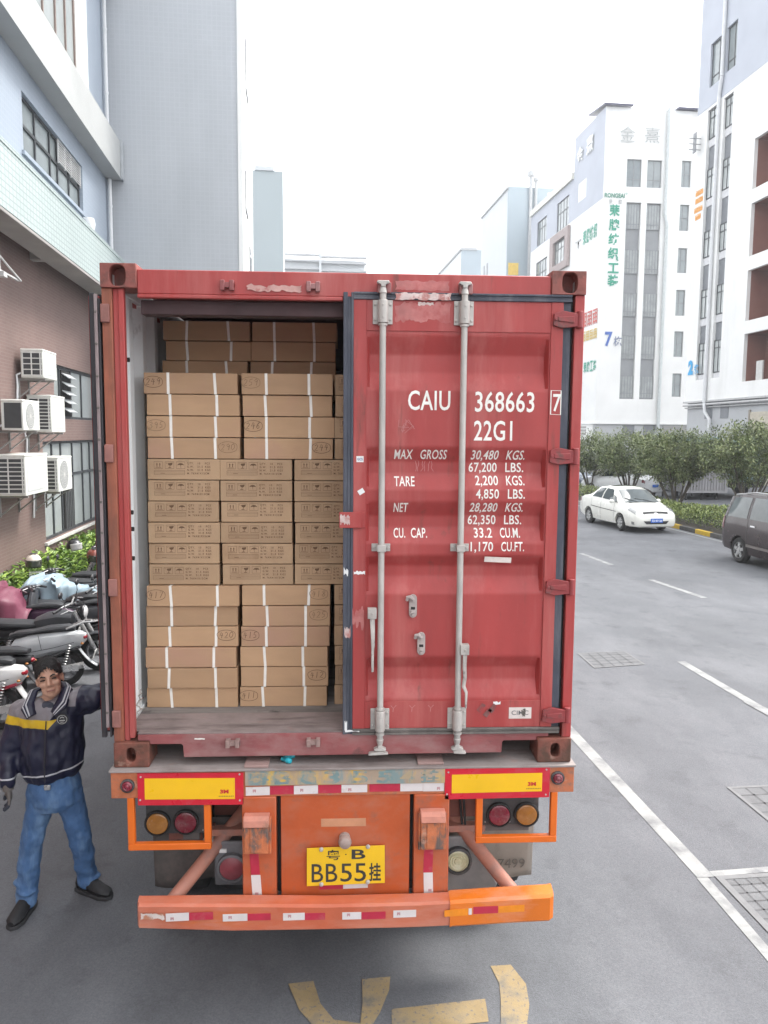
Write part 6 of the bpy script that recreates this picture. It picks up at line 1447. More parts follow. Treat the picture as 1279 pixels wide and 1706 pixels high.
def sedan(label, loc, rotz, paint, chars, group=None, detail=True):
    sp = {'wr': 0.295, 'wy': (-1.22, 1.23), 'hw': 0.845, 'cat': 'car', 'spokes': 7}
    t, P, patch, topband = make_car('sedan_car', label, loc, rotz, sedan_tab, paint, sp, group)
    topband('windscreen', 0.54, 1.22, carglass_l, 8.45, 0.008); topband('rear_window', -1.40, -0.92, carglass, 8.4, 0.008)
    for s in (-1, 1):
        patch('side_window', -1.02, -0.28, 6.25, 7.85, carglass, s, 0.008, 8, 4, (0.30, 0.02)); patch('side_window', -0.20, 0.66, 6.25, 7.85, carglass, s, 0.008, 8, 4, (0.02, -0.34))
        patch('quarter_window', 0.72, 0.98, 6.25, 7.2, carglass, s, 0.008, 5, 4, (-0.22, -0.26))
        patch('headlight', 1.70, 2.10, 5.5, 7.9, headl, s, 0.008, 8, 5, (-0.02, -0.10)); patch('tail_light', -2.12, -1.95, 4.6, 5.8, lampred, s, 0.008, 4, 3)
        for ya in (-0.24, 0.78, -1.0): patch('door_gap', ya, ya+0.012, 2.3, 6.0, seam, s, 0.004, 1, 8)
        patch('side_moulding', -1.0, 0.95, 4.0, 4.12, seam, s, 0.006, 6, 1)
        bb = MB(); c = P(0.72, 6.1, 0, s); bb.ell(c+Vector((s*0.10, 0, 0.05)), 0.10, 0.055, 0.065, 12, 8); bb.box(*sorted((c.x, c.x+s*0.06)), c.y-0.03, c.y+0.03, c.z, c.z+0.04); bb.build('mirror', paint, t, None)
        for yh in (-0.42, 0.48): patch('door_handle', yh-0.08, yh+0.08, 5.35, 5.6, paint, s, 0.02, 3, 2)
        patch('fog_lamp', 1.98, 2.10, 2.6, 3.3, headl, s, 0.008, 4, 2)
    def nose(z): return 2.185 - max(0, z-0.62)*0.55
    topband('grille', 2.075, 2.135, plast, 9.35, 0.010, kend=9.7)
    bb = MB()
    f = lambda u, v, w=0: (u, 2.163-(v-0.64)*1.0, v+0.028)
    bb.ribbon([(-0.045, 0.672), (-0.034, 0.605), (0.034, 0.605), (0.045, 0.672)], 0.014, f, close=True); bb.ribbon([(-0.022, 0.668), (-0.016, 0.61)], 0.012, f); bb.ribbon([(0.022, 0.668), (0.016, 0.61)], 0.012, f); bb.ribbon([(-0.02, 0.64), (0.02, 0.64)], 0.012, f)
    bb.build('emblem', chrome, t, None, smooth=0)
    bb = MB(); bb.prism([(-0.46, 0.43), (-0.36, 0.33), (0.36, 0.33), (0.46, 0.43)], lambda u, v, w: (u, 2.196+w-abs(u)*0.02, v), 0.02); bb.build('lower_grille', plast, t, None, smooth=0)
    nplate(t, 2.222, 0.45, 1, chars)
    bb = MB(); bb.box(-0.5, 0.5, 1.21, 1.26, 0.985, 1.0); bb.tube([(-0.40, 1.24, 0.995), (-0.1, 1.10, 1.07), (0.2, 1.05, 1.11)], 0.012, 5); bb.tube([(0.15, 1.24, 0.995), (0.4, 1.1, 1.07), (0.55, 0.98, 1.12)], 0.012, 5); bb.build('wiper', plast, t, None)
    bb = MB(); bb.sheet(lambda u, v: P(lerp(-0.5, -0.05, v), 11, 0.006, 1) + Vector(((u-0.5)*0.75, 0, -0.02*abs(u-0.5))), 4, 2); bb.build('sunroof', carglass, t, None)
    return t
whitep = mat('car_white', (0.74, 0.735, 0.68), 0.22, 0, 0.02, 2, coat=0.6)
ca = R(8.5)
sedan('clean white sedan with blue plate driving toward the viewer beside the hedge', (9.62, 22.30, 0), R(180)+R(8.0), whitep, '粤E·87120').scale = (0.95, 0.95, 0.95)
mpv_tab = [(-2.20, 0.40, 0.72, 0.92, 0.70, 0.60, 1.0), (-2.14, 0.32, 0.80, 0.98, 0.78, 0.60, 1.45), (-2.0, 0.26, 0.835, 1.02, 0.81, 0.62, 1.66), (-1.5, 0.22, 0.85, 1.02, 0.83, 0.66, 1.74), (-0.5, 0.20, 0.855, 1.01, 0.83, 0.67, 1.77), (0.4, 0.20, 0.855, 1.0, 0.83, 0.66, 1.74), (0.75, 0.20, 0.85, 0.99, 0.83, 0.65, 1.66),
           (1.45, 0.21, 0.84, 0.97, 0.80, 0.70, 1.06), (1.6, 0.21, 0.835, 0.95, 0.79, 0.68, 1.0), (2.0, 0.24, 0.78, 0.86, 0.72, 0.55, 0.90), (2.2, 0.32, 0.62, 0.70, 0.55, 0.45, 0.74)]
brownp = mat('car_aubergine', (0.034, 0.019, 0.019), 0.22, 0.2, 0.05, 2, coat=0.6)
sp = {'wr': 0.315, 'wy': (-1.33, 1.35), 'hw': 0.855, 'cat': 'van', 'spokes': 5}
t, P, patch, topband = make_car('parked_minivan', 'dark brown minivan cut off by the right picture edge, silver five-spoke wheel', fromS(11.62, 12.65, 0), R(180)+R(5.5), mpv_tab, brownp, sp)
topband('windscreen', 0.80, 1.42, carglass_l, 8.45, 0.008); topband('rear_window', -2.13, -2.03, carglass, 8.4, 0.008)
for s in (-1, 1):
    patch('side_window', -1.92, -1.08, 6.3, 7.8, carglass_l, s, 0.008, 8, 4, (0.10, 0.02)); patch('side_window', -0.96, -0.05, 6.3, 7.8, carglass_l, s, 0.008, 8, 4, (0.02, 0.0)); patch('side_window', 0.03, 0.95, 6.3, 7.8, carglass_l, s, 0.008, 8, 4, (0.0, -0.35))
    for ya in (-1.02, -0.01, 0.98): patch('door_gap', ya, ya+0.012, 2.3, 7.9, seam, s, 0.004, 1, 10)
    patch('side_moulding', -1.0, 1.0, 3.0, 3.25, mat('moulding_grey', (0.16, 0.14, 0.13), 0.4), s, 0.014, 6, 1)
    patch('tail_light', -2.16, -2.02, 4.4, 6.4, lampred, s, 0.010, 4, 4); patch('headlight', 1.75, 2.12, 5.0, 6.5, headl, s, 0.008, 6, 4)
    for yh in (-0.78, 0.2): patch('door_handle', yh-0.09, yh+0.09, 5.45, 5.75, chrome, s, 0.025, 3, 2)
    bb = MB(); bb.tube([P(-1.9, 8.6, 0.02, s), P(-1.0, 8.6, 0.05, s), P(0.3, 8.6, 0.05, s)], 0.018, 6); bb.build('roof_rail', mat('rail_silver', (0.4, 0.4, 0.4), 0.35, 0.5), t, None)
    bb = MB(); c = P(1.0, 6.1, 0, s); bb.ell(c+Vector((s*0.11, 0, 0.06)), 0.10, 0.06, 0.08, 12, 8); bb.build('mirror', brownp, t, None)
nplate(t, 2.2, 0.5, 1, None)
bb = MB(); bb.box(-0.62, 0.62, -2.215, -2.17, 0.36, 0.62); bb.build('rear_bumper', brownp, t, None, bevel=0.02)

# ---- parked vehicles beyond the hedge (seen through the trees)
def hatch(label, loc, rotz, paint, group, chars=None, sc=1.0, tabm=None, glassm=None):
    sp = {'wr': 0.31, 'wy': (-1.3, 1.3), 'hw': 0.855, 'cat': 'car', 'spokes': 5}
    tab_ = tabm or sedan_tab
    t, P, patch, topband = make_car('parked_car', label, loc, rotz, tab_, paint, sp, group, arches=False)
    if tab_ is sedan_tab: topband('windscreen', 0.54, 1.22, glassm or carglass, 8.45, 0.01); topband('rear_window', -1.40, -0.92, glassm or carglass, 8.4, 0.01); wins = ((-1.02, -0.28, .30, .02), (-0.20, 0.66, .02, -.34))
    else: topband('windscreen', 0.80, 1.42, glassm or carglass, 8.45, 0.01); topband('rear_window', -2.13, -2.03, glassm or carglass, 8.4, 0.01); wins = ((-1.92, -1.08, .1, .02), (-0.96, -0.05, .02, 0), (0.03, 0.95, 0, -.35))
    for s in (-1, 1):
        for a, c, k0, k1 in wins: patch('side_window', a, c, 6.25, 7.85, carglass, s, 0.01, 6, 3, (k0, k1))
        patch('headlight', 1.72, 2.09, 5.0, 6.4, headl, s, 0.01, 5, 3); patch('tail_light', -2.12, -1.98, 4.6, 6.0, lampred, s, 0.01, 4, 3)
        bb = MB(); c = P(0.72, 6.1, 0, s); bb.ell(c+Vector((s*0.10, 0, 0.06)), 0.10, 0.06, 0.07, 10, 6); bb.build('mirror', paint, t, None)
    if chars is not None: nplate(t, 2.2 if chars == 'f' else -2.2, 0.62 if chars != 'f' else 0.5, 1 if chars == 'f' else -1, None)
    return t
GP = 'cars parked beyond the hedge'
hatch('white rounded car with blue plate parked behind the small tree, left of the beige van', fromS(16.9, 35.0, 0), ANG+R(25), mat('car_white2', (0.70, 0.71, 0.72), 0.25, 0, 0.03, 2, coat=0.5), GP, 'r', 1, sedan_tab)
hatch('dark blue grey car behind the hedge, just right of the red container', fromS(17.0, 40.5, 0), R(180)+ANG, mat('car_slate', (0.10, 0.12, 0.17), 0.25, 0.2, 0.05, 2, coat=0.6), GP, 'f', 1, sedan_tab, carglass_l)
hatch('silver white car with pale roof farthest left behind the hedge', fromS(17.9, 48, 0), R(180)+ANG, mat('car_silver', (0.55, 0.55, 0.55), 0.25, 0.2, 0.05, 2, coat=0.5), GP, 'f', 1, mpv_tab)
hatch('red car showing only its roof between the white car and the beige van', fromS(21.6, 45.5, 0), ANG+R(70), mat('car_red', (0.42, 0.03, 0.05), 0.25, 0, 0.05, 2, coat=0.6), GP, None, 1, sedan_tab)
beige = mat('van_beige', (0.38, 0.33, 0.265), 0.35, 0.1, 0.05, 2, coat=0.3)
van_tab = [(-2.3, 0.35, 0.80, 1.15, 0.79, 0.72, 1.80), (-2.2, 0.28, 0.84, 1.18, 0.82, 0.74, 1.90), (0.9, 0.25, 0.85, 1.15, 0.83, 0.74, 1.92), (1.2, 0.25, 0.85, 1.13, 0.83, 0.73, 1.84), (1.8, 0.26, 0.84, 1.10, 0.80, 0.74, 1.22), (2.2, 0.28, 0.80, 0.95, 0.76, 0.66, 1.02), (2.3, 0.34, 0.72, 0.80, 0.70, 0.6, 0.84)]
t, P, patch, topband = make_car('panel_van', 'beige van parked behind the hedge beside the dark round bush', fromS(19.4, 38.9, 0), ANG+R(84), van_tab, beige, {'wr': 0.31, 'wy': (-1.45, 1.4), 'hw': 0.85, 'cat': 'van'}, None, arches=False)
for s in (-1, 1):
    patch('side_window', 0.10, 1.15, 6.2, 7.8, carglass, s, 0.01, 6, 3, (0, -.3)); patch('side_window', -1.0, -0.05, 6.2, 7.8, carglass, s, 0.01, 6, 3)
    for yh in (-0.25, 0.35): patch('door_handle', yh-0.09, yh+0.09, 5.2, 5.6, plast, s, 0.02, 3, 2)
    patch('door_gap', 0.03, 0.045, 2.3, 7.8, seam, s, 0.006, 1, 8)
topband('windscreen', 1.24, 1.76, carglass, 8.4, 0.01)
# grey corrugated cabin and pale blue box truck
cab = thing('corrugated_cabin', 'grey vertically corrugated metal cabin behind the right hand trees', 'cabin', (S @ Vector((19.6, 33.3, 0))), ANG)
S_keep = S; S = S @ Matrix.Translation((-0.25, -3.75, 0))
cgrey = mat('corrugated_grey', (0.30, 0.295, 0.30), 0.55, 0.1, 0.08, 1.5)
b = MB(); xs_ = []
x = 18.95
while x < 21.05: xs_ += [(x, 35.62), (x+0.05, 35.62), (x+0.075, 35.56), (x+0.125, 35.56)]; x += 0.15
n = len(xs_)
b.add([(u, v, 0.42) for u, v in xs_]+[(u, v, 2.75) for u, v in xs_], [(i, i+1, n+i+1, n+i) for i in range(n-1)])
b.box(18.9, 21.2, 35.65, 38.5, 0.40, 2.8)
b.build('cabin_wall', cgrey, cab, S, smooth=0, fix=False)
b = MB(); b.box(18.85, 18.97, 35.5, 35.66, 0.36, 2.84); b.box(21.05, 21.2, 35.5, 35.66, 0.36, 2.84); b.box(18.97, 21.05, 35.52, 35.66, 0.36, 0.46); b.box(18.97, 21.05, 35.52, 35.66, 2.72, 2.84); b.build('cabin_frame', cgrey, cab, S, smooth=0)
b = MB()
for x in (19.2, 20.0, 20.8): b.cyl((x, 35.75, 0), (x, 35.75, 0.4), 0.05, n=8); b.cyl((x, 38.2, 0), (x, 38.2, 0.4), 0.05, n=8)
b.build('cabin_leg', dark, cab, S)
S = S_keep
bt = thing('box_truck', 'pale blue box truck body with door bars at the right edge behind the trees', 'truck', fromS(21.9, 34, 0), ANG)
S = S @ Matrix.Translation((-0.75, -3.5, 0))
b = MB(); b.box(21.35, 23.9, 35.5, 41, 0.9, 3.1); b.build('cargo_box', mat('truck_blue', (0.30, 0.43, 0.50), 0.5, 0, 0.08, 1.5), bt, S, bevel=0.03)
b = MB(); b.box(21.36, 21.55, 35.47, 35.5, 0.95, 3.0); b.box(22.60, 22.65, 35.47, 35.5, 0.95, 3.05); b.build('door_frame', mat('truck_mauve', (0.42, 0.38, 0.46), 0.5), bt, S, smooth=0)
for x in (22.25, 22.48, 22.78, 23.2): b = MB(); b.cyl((x, 35.44, 0.95), (x, 35.44, 3.0), 0.025, n=8); b.box(x-0.12, x+0.10, 35.42, 35.47, 1.25, 1.31); b.build('door_bar', dark, bt, S)
b = MB()
for s in (21.75, 23.5): b.lathe([(0.2, -0.12), (0.42, -0.12), (0.45, 0), (0.42, 0.12), (0.2, 0.12)], (s, 37, 0.45), (1, 0, 0), 20)
b.build('wheel', tyre, bt, S)
b = MB(); b.box(21.5, 23.8, 35.6, 41, 0.6, 0.9); b.build('truck_frame', dark, bt, S)

S = S_keep

# ================================================================== scooters, covers, helmets, plants
def apply_mods(o, smooth=180):
    bpy.context.view_layer.update(); dg = bpy.context.evaluated_depsgraph_get()
    me = bpy.data.meshes.new_from_object(o.evaluated_get(dg)); o.modifiers.clear(); o.data = me
    if smooth: me.shade_smooth()
    return o
blackpl = mat('scooter_black', (0.020, 0.020, 0.023), 0.35, 0, 0.2, 6, coat=0.3); seatm = mat('seat_vinyl', (0.028, 0.030, 0.034), 0.55, 0, 0.2, 6); steelp = mat('scooter_steel', (0.45, 0.45, 0.45), 0.3, 0.6, 0.15, 8)
lampo = mat('indicator_orange', (0.36, 0.14, 0.03), 0.25); lampw = mat('lamp_clear', (0.6, 0.6, 0.6), 0.15)
def ringyz(x, w, z0, z1, n=12, e=0.7, yc=0.0):
    pts = []
    for i in range(n):
        a = 2*math.pi*i/n; c, s = math.cos(a), math.sin(a)
        pts.append((x, yc+w*abs(c)**e*(1 if c >= 0 else -1), (z0+z1)/2+(z1-z0)/2*abs(s)**e*(1 if s >= 0 else -1)))
    return pts
def scooter(label, x, y, turn, paint, accent=None, seat=None, group='motor scooters and motorbikes parked along the wall', rack=True, mirrors=True, box=None, lean=6, basket=False, steer=0, style='scooter'):
    """local +X is forward; origin on the ground under the rear axle"""
    accent = accent or blackpl; seat = seat or seatm
    t = thing('motor_scooter' if style == 'scooter' else 'motorbike', label, 'scooter' if style == 'scooter' else 'motorbike', fromS(x, y, 0), 0, group)
    t.matrix_basis = S @ Matrix.Translation((x, y, 0)) @ Matrix.Rotation(R(180+turn), 4, 'Z') @ Matrix.Rotation(R(lean), 4, 'X') @ Matrix.Scale(0.92, 4)
    def pb(b, nm, m, par=None, **k): return b.build(nm, m, par or t, None, **k)
    Rw = 0.235 if style == 'scooter' else 0.285
    xr = -0.17 if style == 'scooter' else -0.06
    for xw in (xr, 1.27):
        b = MB(); b.lathe([(Rw*0.66, -0.045), (Rw*0.9, -0.055), (Rw, -0.025), (Rw, 0.025), (Rw*0.9, 0.055), (Rw*0.66, 0.045), (Rw*0.62, 0)], (xw, 0, Rw), (0, 1, 0), 26, caps=False); w_ = pb(b, 'wheel', tyre)
        b = MB(); b.lathe([(Rw*0.68, -0.035), (Rw*0.60, -0.03), (Rw*0.60, 0.03), (Rw*0.68, 0.035)], (xw, 0, Rw), (0, 1, 0), 26, caps=False); b.cyl((xw, -0.06, Rw), (xw, 0.06, Rw), 0.045, n=12)
        for k in range(5):
            a = 2*math.pi*k/5; d = Vector((math.cos(a), 0, math.sin(a))); b.tube([Vector((xw, 0, Rw))+d*0.03, Vector((xw, 0, Rw))+d*Rw*0.63], 0.016, 6)
        pb(b, 'rim', mat('rim_grey', (0.20, 0.20, 0.21), 0.4, 0.5), w_)
    if style == 'scooter':
        b = MB(); b.loft([ringyz(-0.44, 0.045, 0.60, 0.70), ringyz(-0.38, 0.10, 0.53, 0.735), ringyz(-0.2, 0.145, 0.47, 0.755), ringyz(0.05, 0.165, 0.42, 0.75), ringyz(0.28, 0.165, 0.36, 0.73), ringyz(0.44, 0.14, 0.32, 0.68), ringyz(0.50, 0.09, 0.34, 0.60)]); pb(b, 'rear_body', paint)
        b = MB(); b.loft([ringyz(-0.30, 0.06, 0.745, 0.80), ringyz(-0.22, 0.12, 0.74, 0.835), ringyz(0.02, 0.14, 0.735, 0.825), ringyz(0.22, 0.14, 0.725, 0.785), ringyz(0.42, 0.12, 0.68, 0.775), ringyz(0.52, 0.06, 0.66, 0.73)]); pb(b, 'seat', seat)
        b = MB(); b.loft([ringyz(0.42, 0.14, 0.24, 0.34), ringyz(0.85, 0.15, 0.25, 0.31), ringyz(0.98, 0.12, 0.27, 0.40)]); pb(b, 'floorboard', accent)
        b = MB(); b.loft([[(0.94+0.0*k+0.05*math.cos(a), 0.19*math.sin(a)*f, z) if False else (0.93-(z-0.3)*0.04+0.07*math.cos(a), f*math.sin(a), z) for a in [2*math.pi*i/14 for i in range(14)]] for z, f, k in ((0.30, 0.12, 0), (0.45, 0.185, 0), (0.70, 0.20, 0), (0.88, 0.17, 0), (0.97, 0.10, 0))]); pb(b, 'leg_shield', paint)
        b = MB(); b.loft([ringyz(0.86, 0.07, 0.93, 1.02), ringyz(0.93, 0.11, 0.92, 1.07), ringyz(1.02, 0.10, 0.91, 1.05), ringyz(1.08, 0.06, 0.93, 1.01)]); hd = pb(b, 'handlebar_cowl', paint)
        b = MB(); b.ell((1.075, 0, 0.97), 0.03, 0.06, 0.04, 12, 8); pb(b, 'headlight', lampw, hd)
        b = MB(); b.cyl((0.9, 0, 0.95), (1.25, 0, 0.27), 0.035, n=10); pb(b, 'fork', steelp)
    else:
        b = MB(); b.loft([ringyz(0.42, 0.10, 0.62, 0.80), ringyz(0.55, 0.15, 0.60, 0.86), ringyz(0.75, 0.15, 0.62, 0.90), ringyz(0.93, 0.10, 0.66, 0.86)]); pb(b, 'fuel_tank', paint)
        b = MB(); b.loft([ringyz(-0.38, 0.07, 0.68, 0.74), ringyz(-0.2, 0.13, 0.67, 0.77), ringyz(0.15, 0.13, 0.66, 0.755), ringyz(0.45, 0.11, 0.66, 0.74)]); pb(b, 'seat', seat)
        b = MB(); b.loft([ringyz(-0.42, 0.05, 0.56, 0.66), ringyz(-0.25, 0.10, 0.54, 0.67), ringyz(0.2, 0.11, 0.46, 0.66), ringyz(0.4, 0.08, 0.48, 0.64)]); pb(b, 'side_panel', accent)
        b = MB(); b.box(0.30, 0.72, -0.13, 0.13, 0.24, 0.44); b.cyl((0.55, 0, 0.40), (0.68, 0, 0.62), 0.085, n=14); pb(b, 'engine', steelp, bevel=0.02)
        for s in (-1, 1): b = MB(); b.cyl((0.98, s*0.09, 0.92), (1.27, s*0.09, Rw), 0.028, n=10); pb(b, 'fork', steelp)
        b = MB(); b.lathe([(0.02, -0.08), (0.085, -0.02), (0.10, 0.03), (0.09, 0.05)], (1.06, 0, 0.88), (1, 0, 0), 16); hd = pb(b, 'headlight_shell', accent)
        b = MB(); b.lathe([(0.088, 0.048), (0.06, 0.065), (0.001, 0.07)], (1.06, 0, 0.88), (1, 0, 0), 16); pb(b, 'headlight', lampw, hd)
        b = MB(); b.tube([(0.6, -0.16, 0.30), (0.2, -0.17, 0.28), (-0.15, -0.18, 0.32), (-0.42, -0.18, 0.38)], [0.02, 0.025, 0.045, 0.05], 10); pb(b, 'exhaust', steelp)
    # front mudguard
    b = MB()
    b.sheet(lambda u, v: (1.27+(Rw+0.03)*math.cos(R(lerp(5, 165, u))), (v-0.5)*0.13, Rw+(Rw+0.03-abs(v-0.5)*0.05)*math.sin(R(lerp(5, 165, u)))), 12, 4); m_ = pb(b, 'front_mudguard', paint); so = m_.modifiers.new('thick', 'SOLIDIFY'); so.thickness = 0.006
    b = MB(); b.sheet(lambda u, v: (lerp(-0.30, -0.58, u), (v-0.5)*0.14, lerp(0.60, 0.28, u)-0.05*math.sin(u*3)-abs(v-.5)*0.04), 6, 3); m_ = pb(b, 'rear_mudguard', paint if style == 'scooter' else blackpl); so = m_.modifiers.new('thick', 'SOLIDIFY'); so.thickness = 0.006
    # handlebars
    hx, hz = (0.92, 1.02) if style == 'scooter' else (0.92, 1.0)
    b = MB(); b.tube([(hx-0.12, -0.36, hz-0.02), (hx-0.04, -0.22, hz+0.02), (hx, 0, hz), (hx-0.04, 0.22, hz+0.02), (hx-0.12, 0.36, hz-0.02)], 0.013, 8); hb = pb(b, 'handlebar', steelp)
    for s in (-1, 1):
        b = MB(); b.tube([(hx-0.055, s*0.25, hz+0.01), (hx-0.12, s*0.365, hz-0.02)], 0.02, 8); pb(b, 'grip', blackpl, hb)
        b = MB(); b.tube([(hx+0.0, s*0.24, hz+0.015), (hx+0.06, s*0.30, hz-0.01), (hx-0.02, s*0.37, hz-0.035)], 0.007, 6); pb(b, 'brake_lever', steelp, hb)
        if mirrors:
            b = MB(); b.tube([(hx-0.02, s*0.22, hz+0.02), (hx, s*0.26, hz+0.12), (hx-0.02, s*0.31, hz+0.19)], 0.006, 6); b.ell((hx-0.02, s*0.33, hz+0.22), 0.022, 0.072, 0.048, 14, 8); mm = pb(b, 'mirror', blackpl, hb)
    if style == 'scooter':
        b = MB(); b.box(-0.25, 0.22, -0.10, 0.10, 0.20, 0.40); b.cyl((xr, -0.13, Rw), (xr+0.42, -0.13, Rw+0.06), 0.085, 0.10, 14); b.lathe([(0.09, 0), (0.07, 0.05)], (0.2, -0.14, 0.30), (0, -1, 0), 14); pb(b, 'engine', mat('engine_grey', (0.10, 0.10, 0.105), 0.5, 0.4, 0.3, 14), bevel=0.015)
        b = MB(); b.tube([(0.2, 0.12, 0.22), (0.0, 0.15, 0.20), (-0.12, 0.16, 0.24), (-0.42, 0.17, 0.30)], [0.015, 0.03, 0.05, 0.045], 10); b.box(-0.36, -0.10, 0.205, 0.215, 0.23, 0.31); pb(b, 'exhaust', steelp)
        b = MB(); b.loft([ringyz(-0.36, 0.085, 0.50, 0.56), ringyz(0.0, 0.155, 0.385, 0.45), ringyz(0.36, 0.155, 0.30, 0.38)]); pb(b, 'lower_skirt', accent)
        for s in (-1, 1):
            b = MB()
            for k in range(9): a = k/8; b.lathe([(0.024, -0.006), (0.030, 0), (0.024, 0.006)], (lerp(xr, -0.24, a), s*0.125, lerp(Rw+0.05, 0.56, a)), (-0.2, 0, 1), 10)
            pb(b, 'shock_absorber', steelp)
            b = MB(); fs_ = lambda u, v, s=s: (u, s*(0.168 if u > -.1 else 0.150), v); b.ribbon([(-0.30, 0.60), (-0.05, 0.545), (0.25, 0.50), (0.42, 0.52)], 0.007, fs_); b.ribbon([(0.10, 0.52), (0.14, 0.72)], 0.006, fs_); pb(b, 'panel_gap', blackpl, smooth=0)
        b = MB(); b.ell((0.90, 0, 1.045), 0.05, 0.085, 0.022, 14, 8); pb(b, 'instrument_dial', mat('dial_dark', (0.03, 0.03, 0.035), 0.15), hd)
    else:
        for s in (-1, 1):
            b = MB()
            for k in range(9): a = k/8; b.lathe([(0.026, -0.008), (0.034, 0), (0.026, 0.008)], (lerp(0.02, 0.12, a), s*0.13, lerp(Rw+0.06, 0.60, a)), (0.1, 0, 1), 10)
            pb(b, 'shock_absorber', steelp)
        b = MB()
        for k in range(6): b.lathe([(0.085, 0), (0.10, 0.006), (0.085, 0.012)], (0.56+0.018*k, 0, 0.42+0.030*k), (0.5, 0, 0.85), 14)
        pb(b, 'cooling_fins', steelp)
        for yy in (-0.06, 0.06): b = MB(); b.lathe([(0.045, 0), (0.05, 0.02), (0.045, 0.035), (0.001, 0.035)], (0.98, yy, 0.99), (-0.5, 0, 0.85), 14); pb(b, 'instrument_dial', mat('dial_dark', (0,)*3))
    b = MB()
    for k in range(4): y_ = (-0.20, -0.12, 0.12, 0.20)[k]; b.tube([(hx-0.05, y_, hz+0.01), (hx+0.12, y_*0.8, hz-0.03), (hx+0.14, y_*0.3, hz-0.16), (1.05, y_*0.3, 0.62)], 0.006, 5)
    pb(b, 'control_cable', blackpl)
    b = MB(); b.tube([(0.62, -0.20, 0.24), (0.62, 0.20, 0.24)], 0.012, 6); pb(b, 'foot_peg', steelp)
    # tail
    b = MB(); b.ell((-0.415, 0, 0.65), 0.04, 0.075, 0.038, 14, 8) if style == 'scooter' else b.ell((-0.42, 0, 0.60), 0.03, 0.05, 0.03, 14, 8); pb(b, 'tail_light', mat('tail_red', (0.30, 0.008, 0.020), 0.2, 0, 0.1, 9, coat=0.4))
    for s in (-1, 1): b = MB(); b.ell((-0.40, s*0.12, 0.575), 0.022, 0.022, 0.016, 10, 6); pb(b, 'indicator', lampo)
    b = MB(); b.M = Matrix.Translation((-0.535, 0, 0.40)) @ Matrix.Rotation(R(-20), 4, 'Y'); b.box(-0.004, 0.004, -0.10, 0.10, -0.065, 0.065); pb(b, 'number_plate', mat('scooter_plate', (0.62, 0.62, 0.60), 0.5, 0, 0.05, 9), smooth=0)
    if rack:
        b = MB(); b.tube([(-0.20, 0.13, 0.78), (-0.42, 0.12, 0.86), (-0.56, 0.08, 0.86), (-0.60, 0, 0.86), (-0.56, -0.08, 0.86), (-0.42, -0.12, 0.86), (-0.20, -0.13, 0.78)], 0.012, 8); b.tube([(-0.40, -0.12, 0.855), (-0.40, 0.12, 0.855)], 0.009, 6); b.tube([(-0.50, -0.10, 0.855), (-0.50, 0.10, 0.855)], 0.009, 6)
        pb(b, 'luggage_rack', steelp)
    if basket:
        b = MB()
        for z, r in ((1.0, 0.15), (0.90, 0.14), (0.80, 0.125)): b.tube([(1.16+r*0.8*math.cos(2*math.pi*i/16), r*math.sin(2*math.pi*i/16), z) for i in range(17)], 0.006, 5)
        for i in range(16): a = 2*math.pi*i/16; b.tube([(1.16+0.12*math.cos(a), 0.15*math.sin(a), 1.0), (1.16+0.10*math.cos(a), 0.125*math.sin(a), 0.80)], 0.004, 4)
        pb(b, 'basket', mat('basket_pale', (0.5, 0.52, 0.5), 0.4, 0.3))
    b = MB(); b.tube([(0.35, 0.14, 0.26), (0.30, 0.24, 0.02)], 0.011, 6); pb(b, 'side_stand', blackpl)
    return t
silv = mat('scooter_silver_white', (0.46, 0.485, 0.50), 0.3, 0, 0.06, 3, coat=0.4)
darkp = mat('scooter_charcoal', (0.045, 0.048, 0.055), 0.4, 0, 0.15, 5, coat=0.2)
redw = mat('scooter_white', (0.66, 0.66, 0.65), 0.3, 0, 0.05, 4, coat=0.4)
redp_ = mat('scooter_red', (0.42, 0.03, 0.06), 0.3, 0, 0.06, 4, coat=0.4)
purp = mat('scooter_plum', (0.05, 0.02, 0.045), 0.35, 0, 0.15, 5, coat=0.3)
scooter('silver white scooter with black seat, red tail light and luggage rack, behind the man', -3.24, 5.72, 7, silv, seat=seatm, rack=True, mirrors=False)
scooter('black motorbike with round mirrors in front of the silver white scooter, left of the man', -3.62, 4.98, -4, darkp, style='bike', rack=False)
scooter('white and red scooter nearest the viewer at the left picture edge', -3.50, 4.35, -3, redw, accent=redp_, rack=False, mirrors=False)
scooter('charcoal motorbike turned with its handlebars to the road, just beyond the silver white scooter', -3.98, 6.45, 176, darkp, style='bike', rack=False)
scooter('scooter mostly hidden under the maroon cover', -3.75, 7.05, -4, purp, rack=False, mirrors=False)
scooter('dark scooter with a rack between the covered scooters', -3.10, 7.25, 4, darkp, rack=True, mirrors=False)
scooter('black motorbike between the maroon and pale blue covers, handlebars toward the road', -3.95, 7.62, 182, blackpl, style='bike', rack=False)
scooter('black scooter with round mirrors just beyond the pale blue cover, facing the road', -4.0, 8.42, 177, darkp, rack=False)
scooter('scooter under the long pale blue cover', -3.05, 8.00, 5, darkp, rack=False, mirrors=False)
scooter('black motorbike with chrome engine beyond the pale blue cover, facing the road', -3.9, 9.3, 178, blackpl, style='bike')
scooter('dark scooter with wire basket partly behind the pale blue cover', -3.25, 8.65, 3, darkp, basket=True, rack=False)
scooter('black motorbike with grey tank carrying the black helmet', -3.75, 9.95, 184, darkp, style='bike', rack=False)
scooter('farthest black motorbike against the container door edge', -3.0, 10.6, 4, blackpl, style='bike', rack=True)
scooter('plum coloured scooter between the farthest black motorbike and the planted wall', -3.15, 11.3, 0, purp, rack=True)
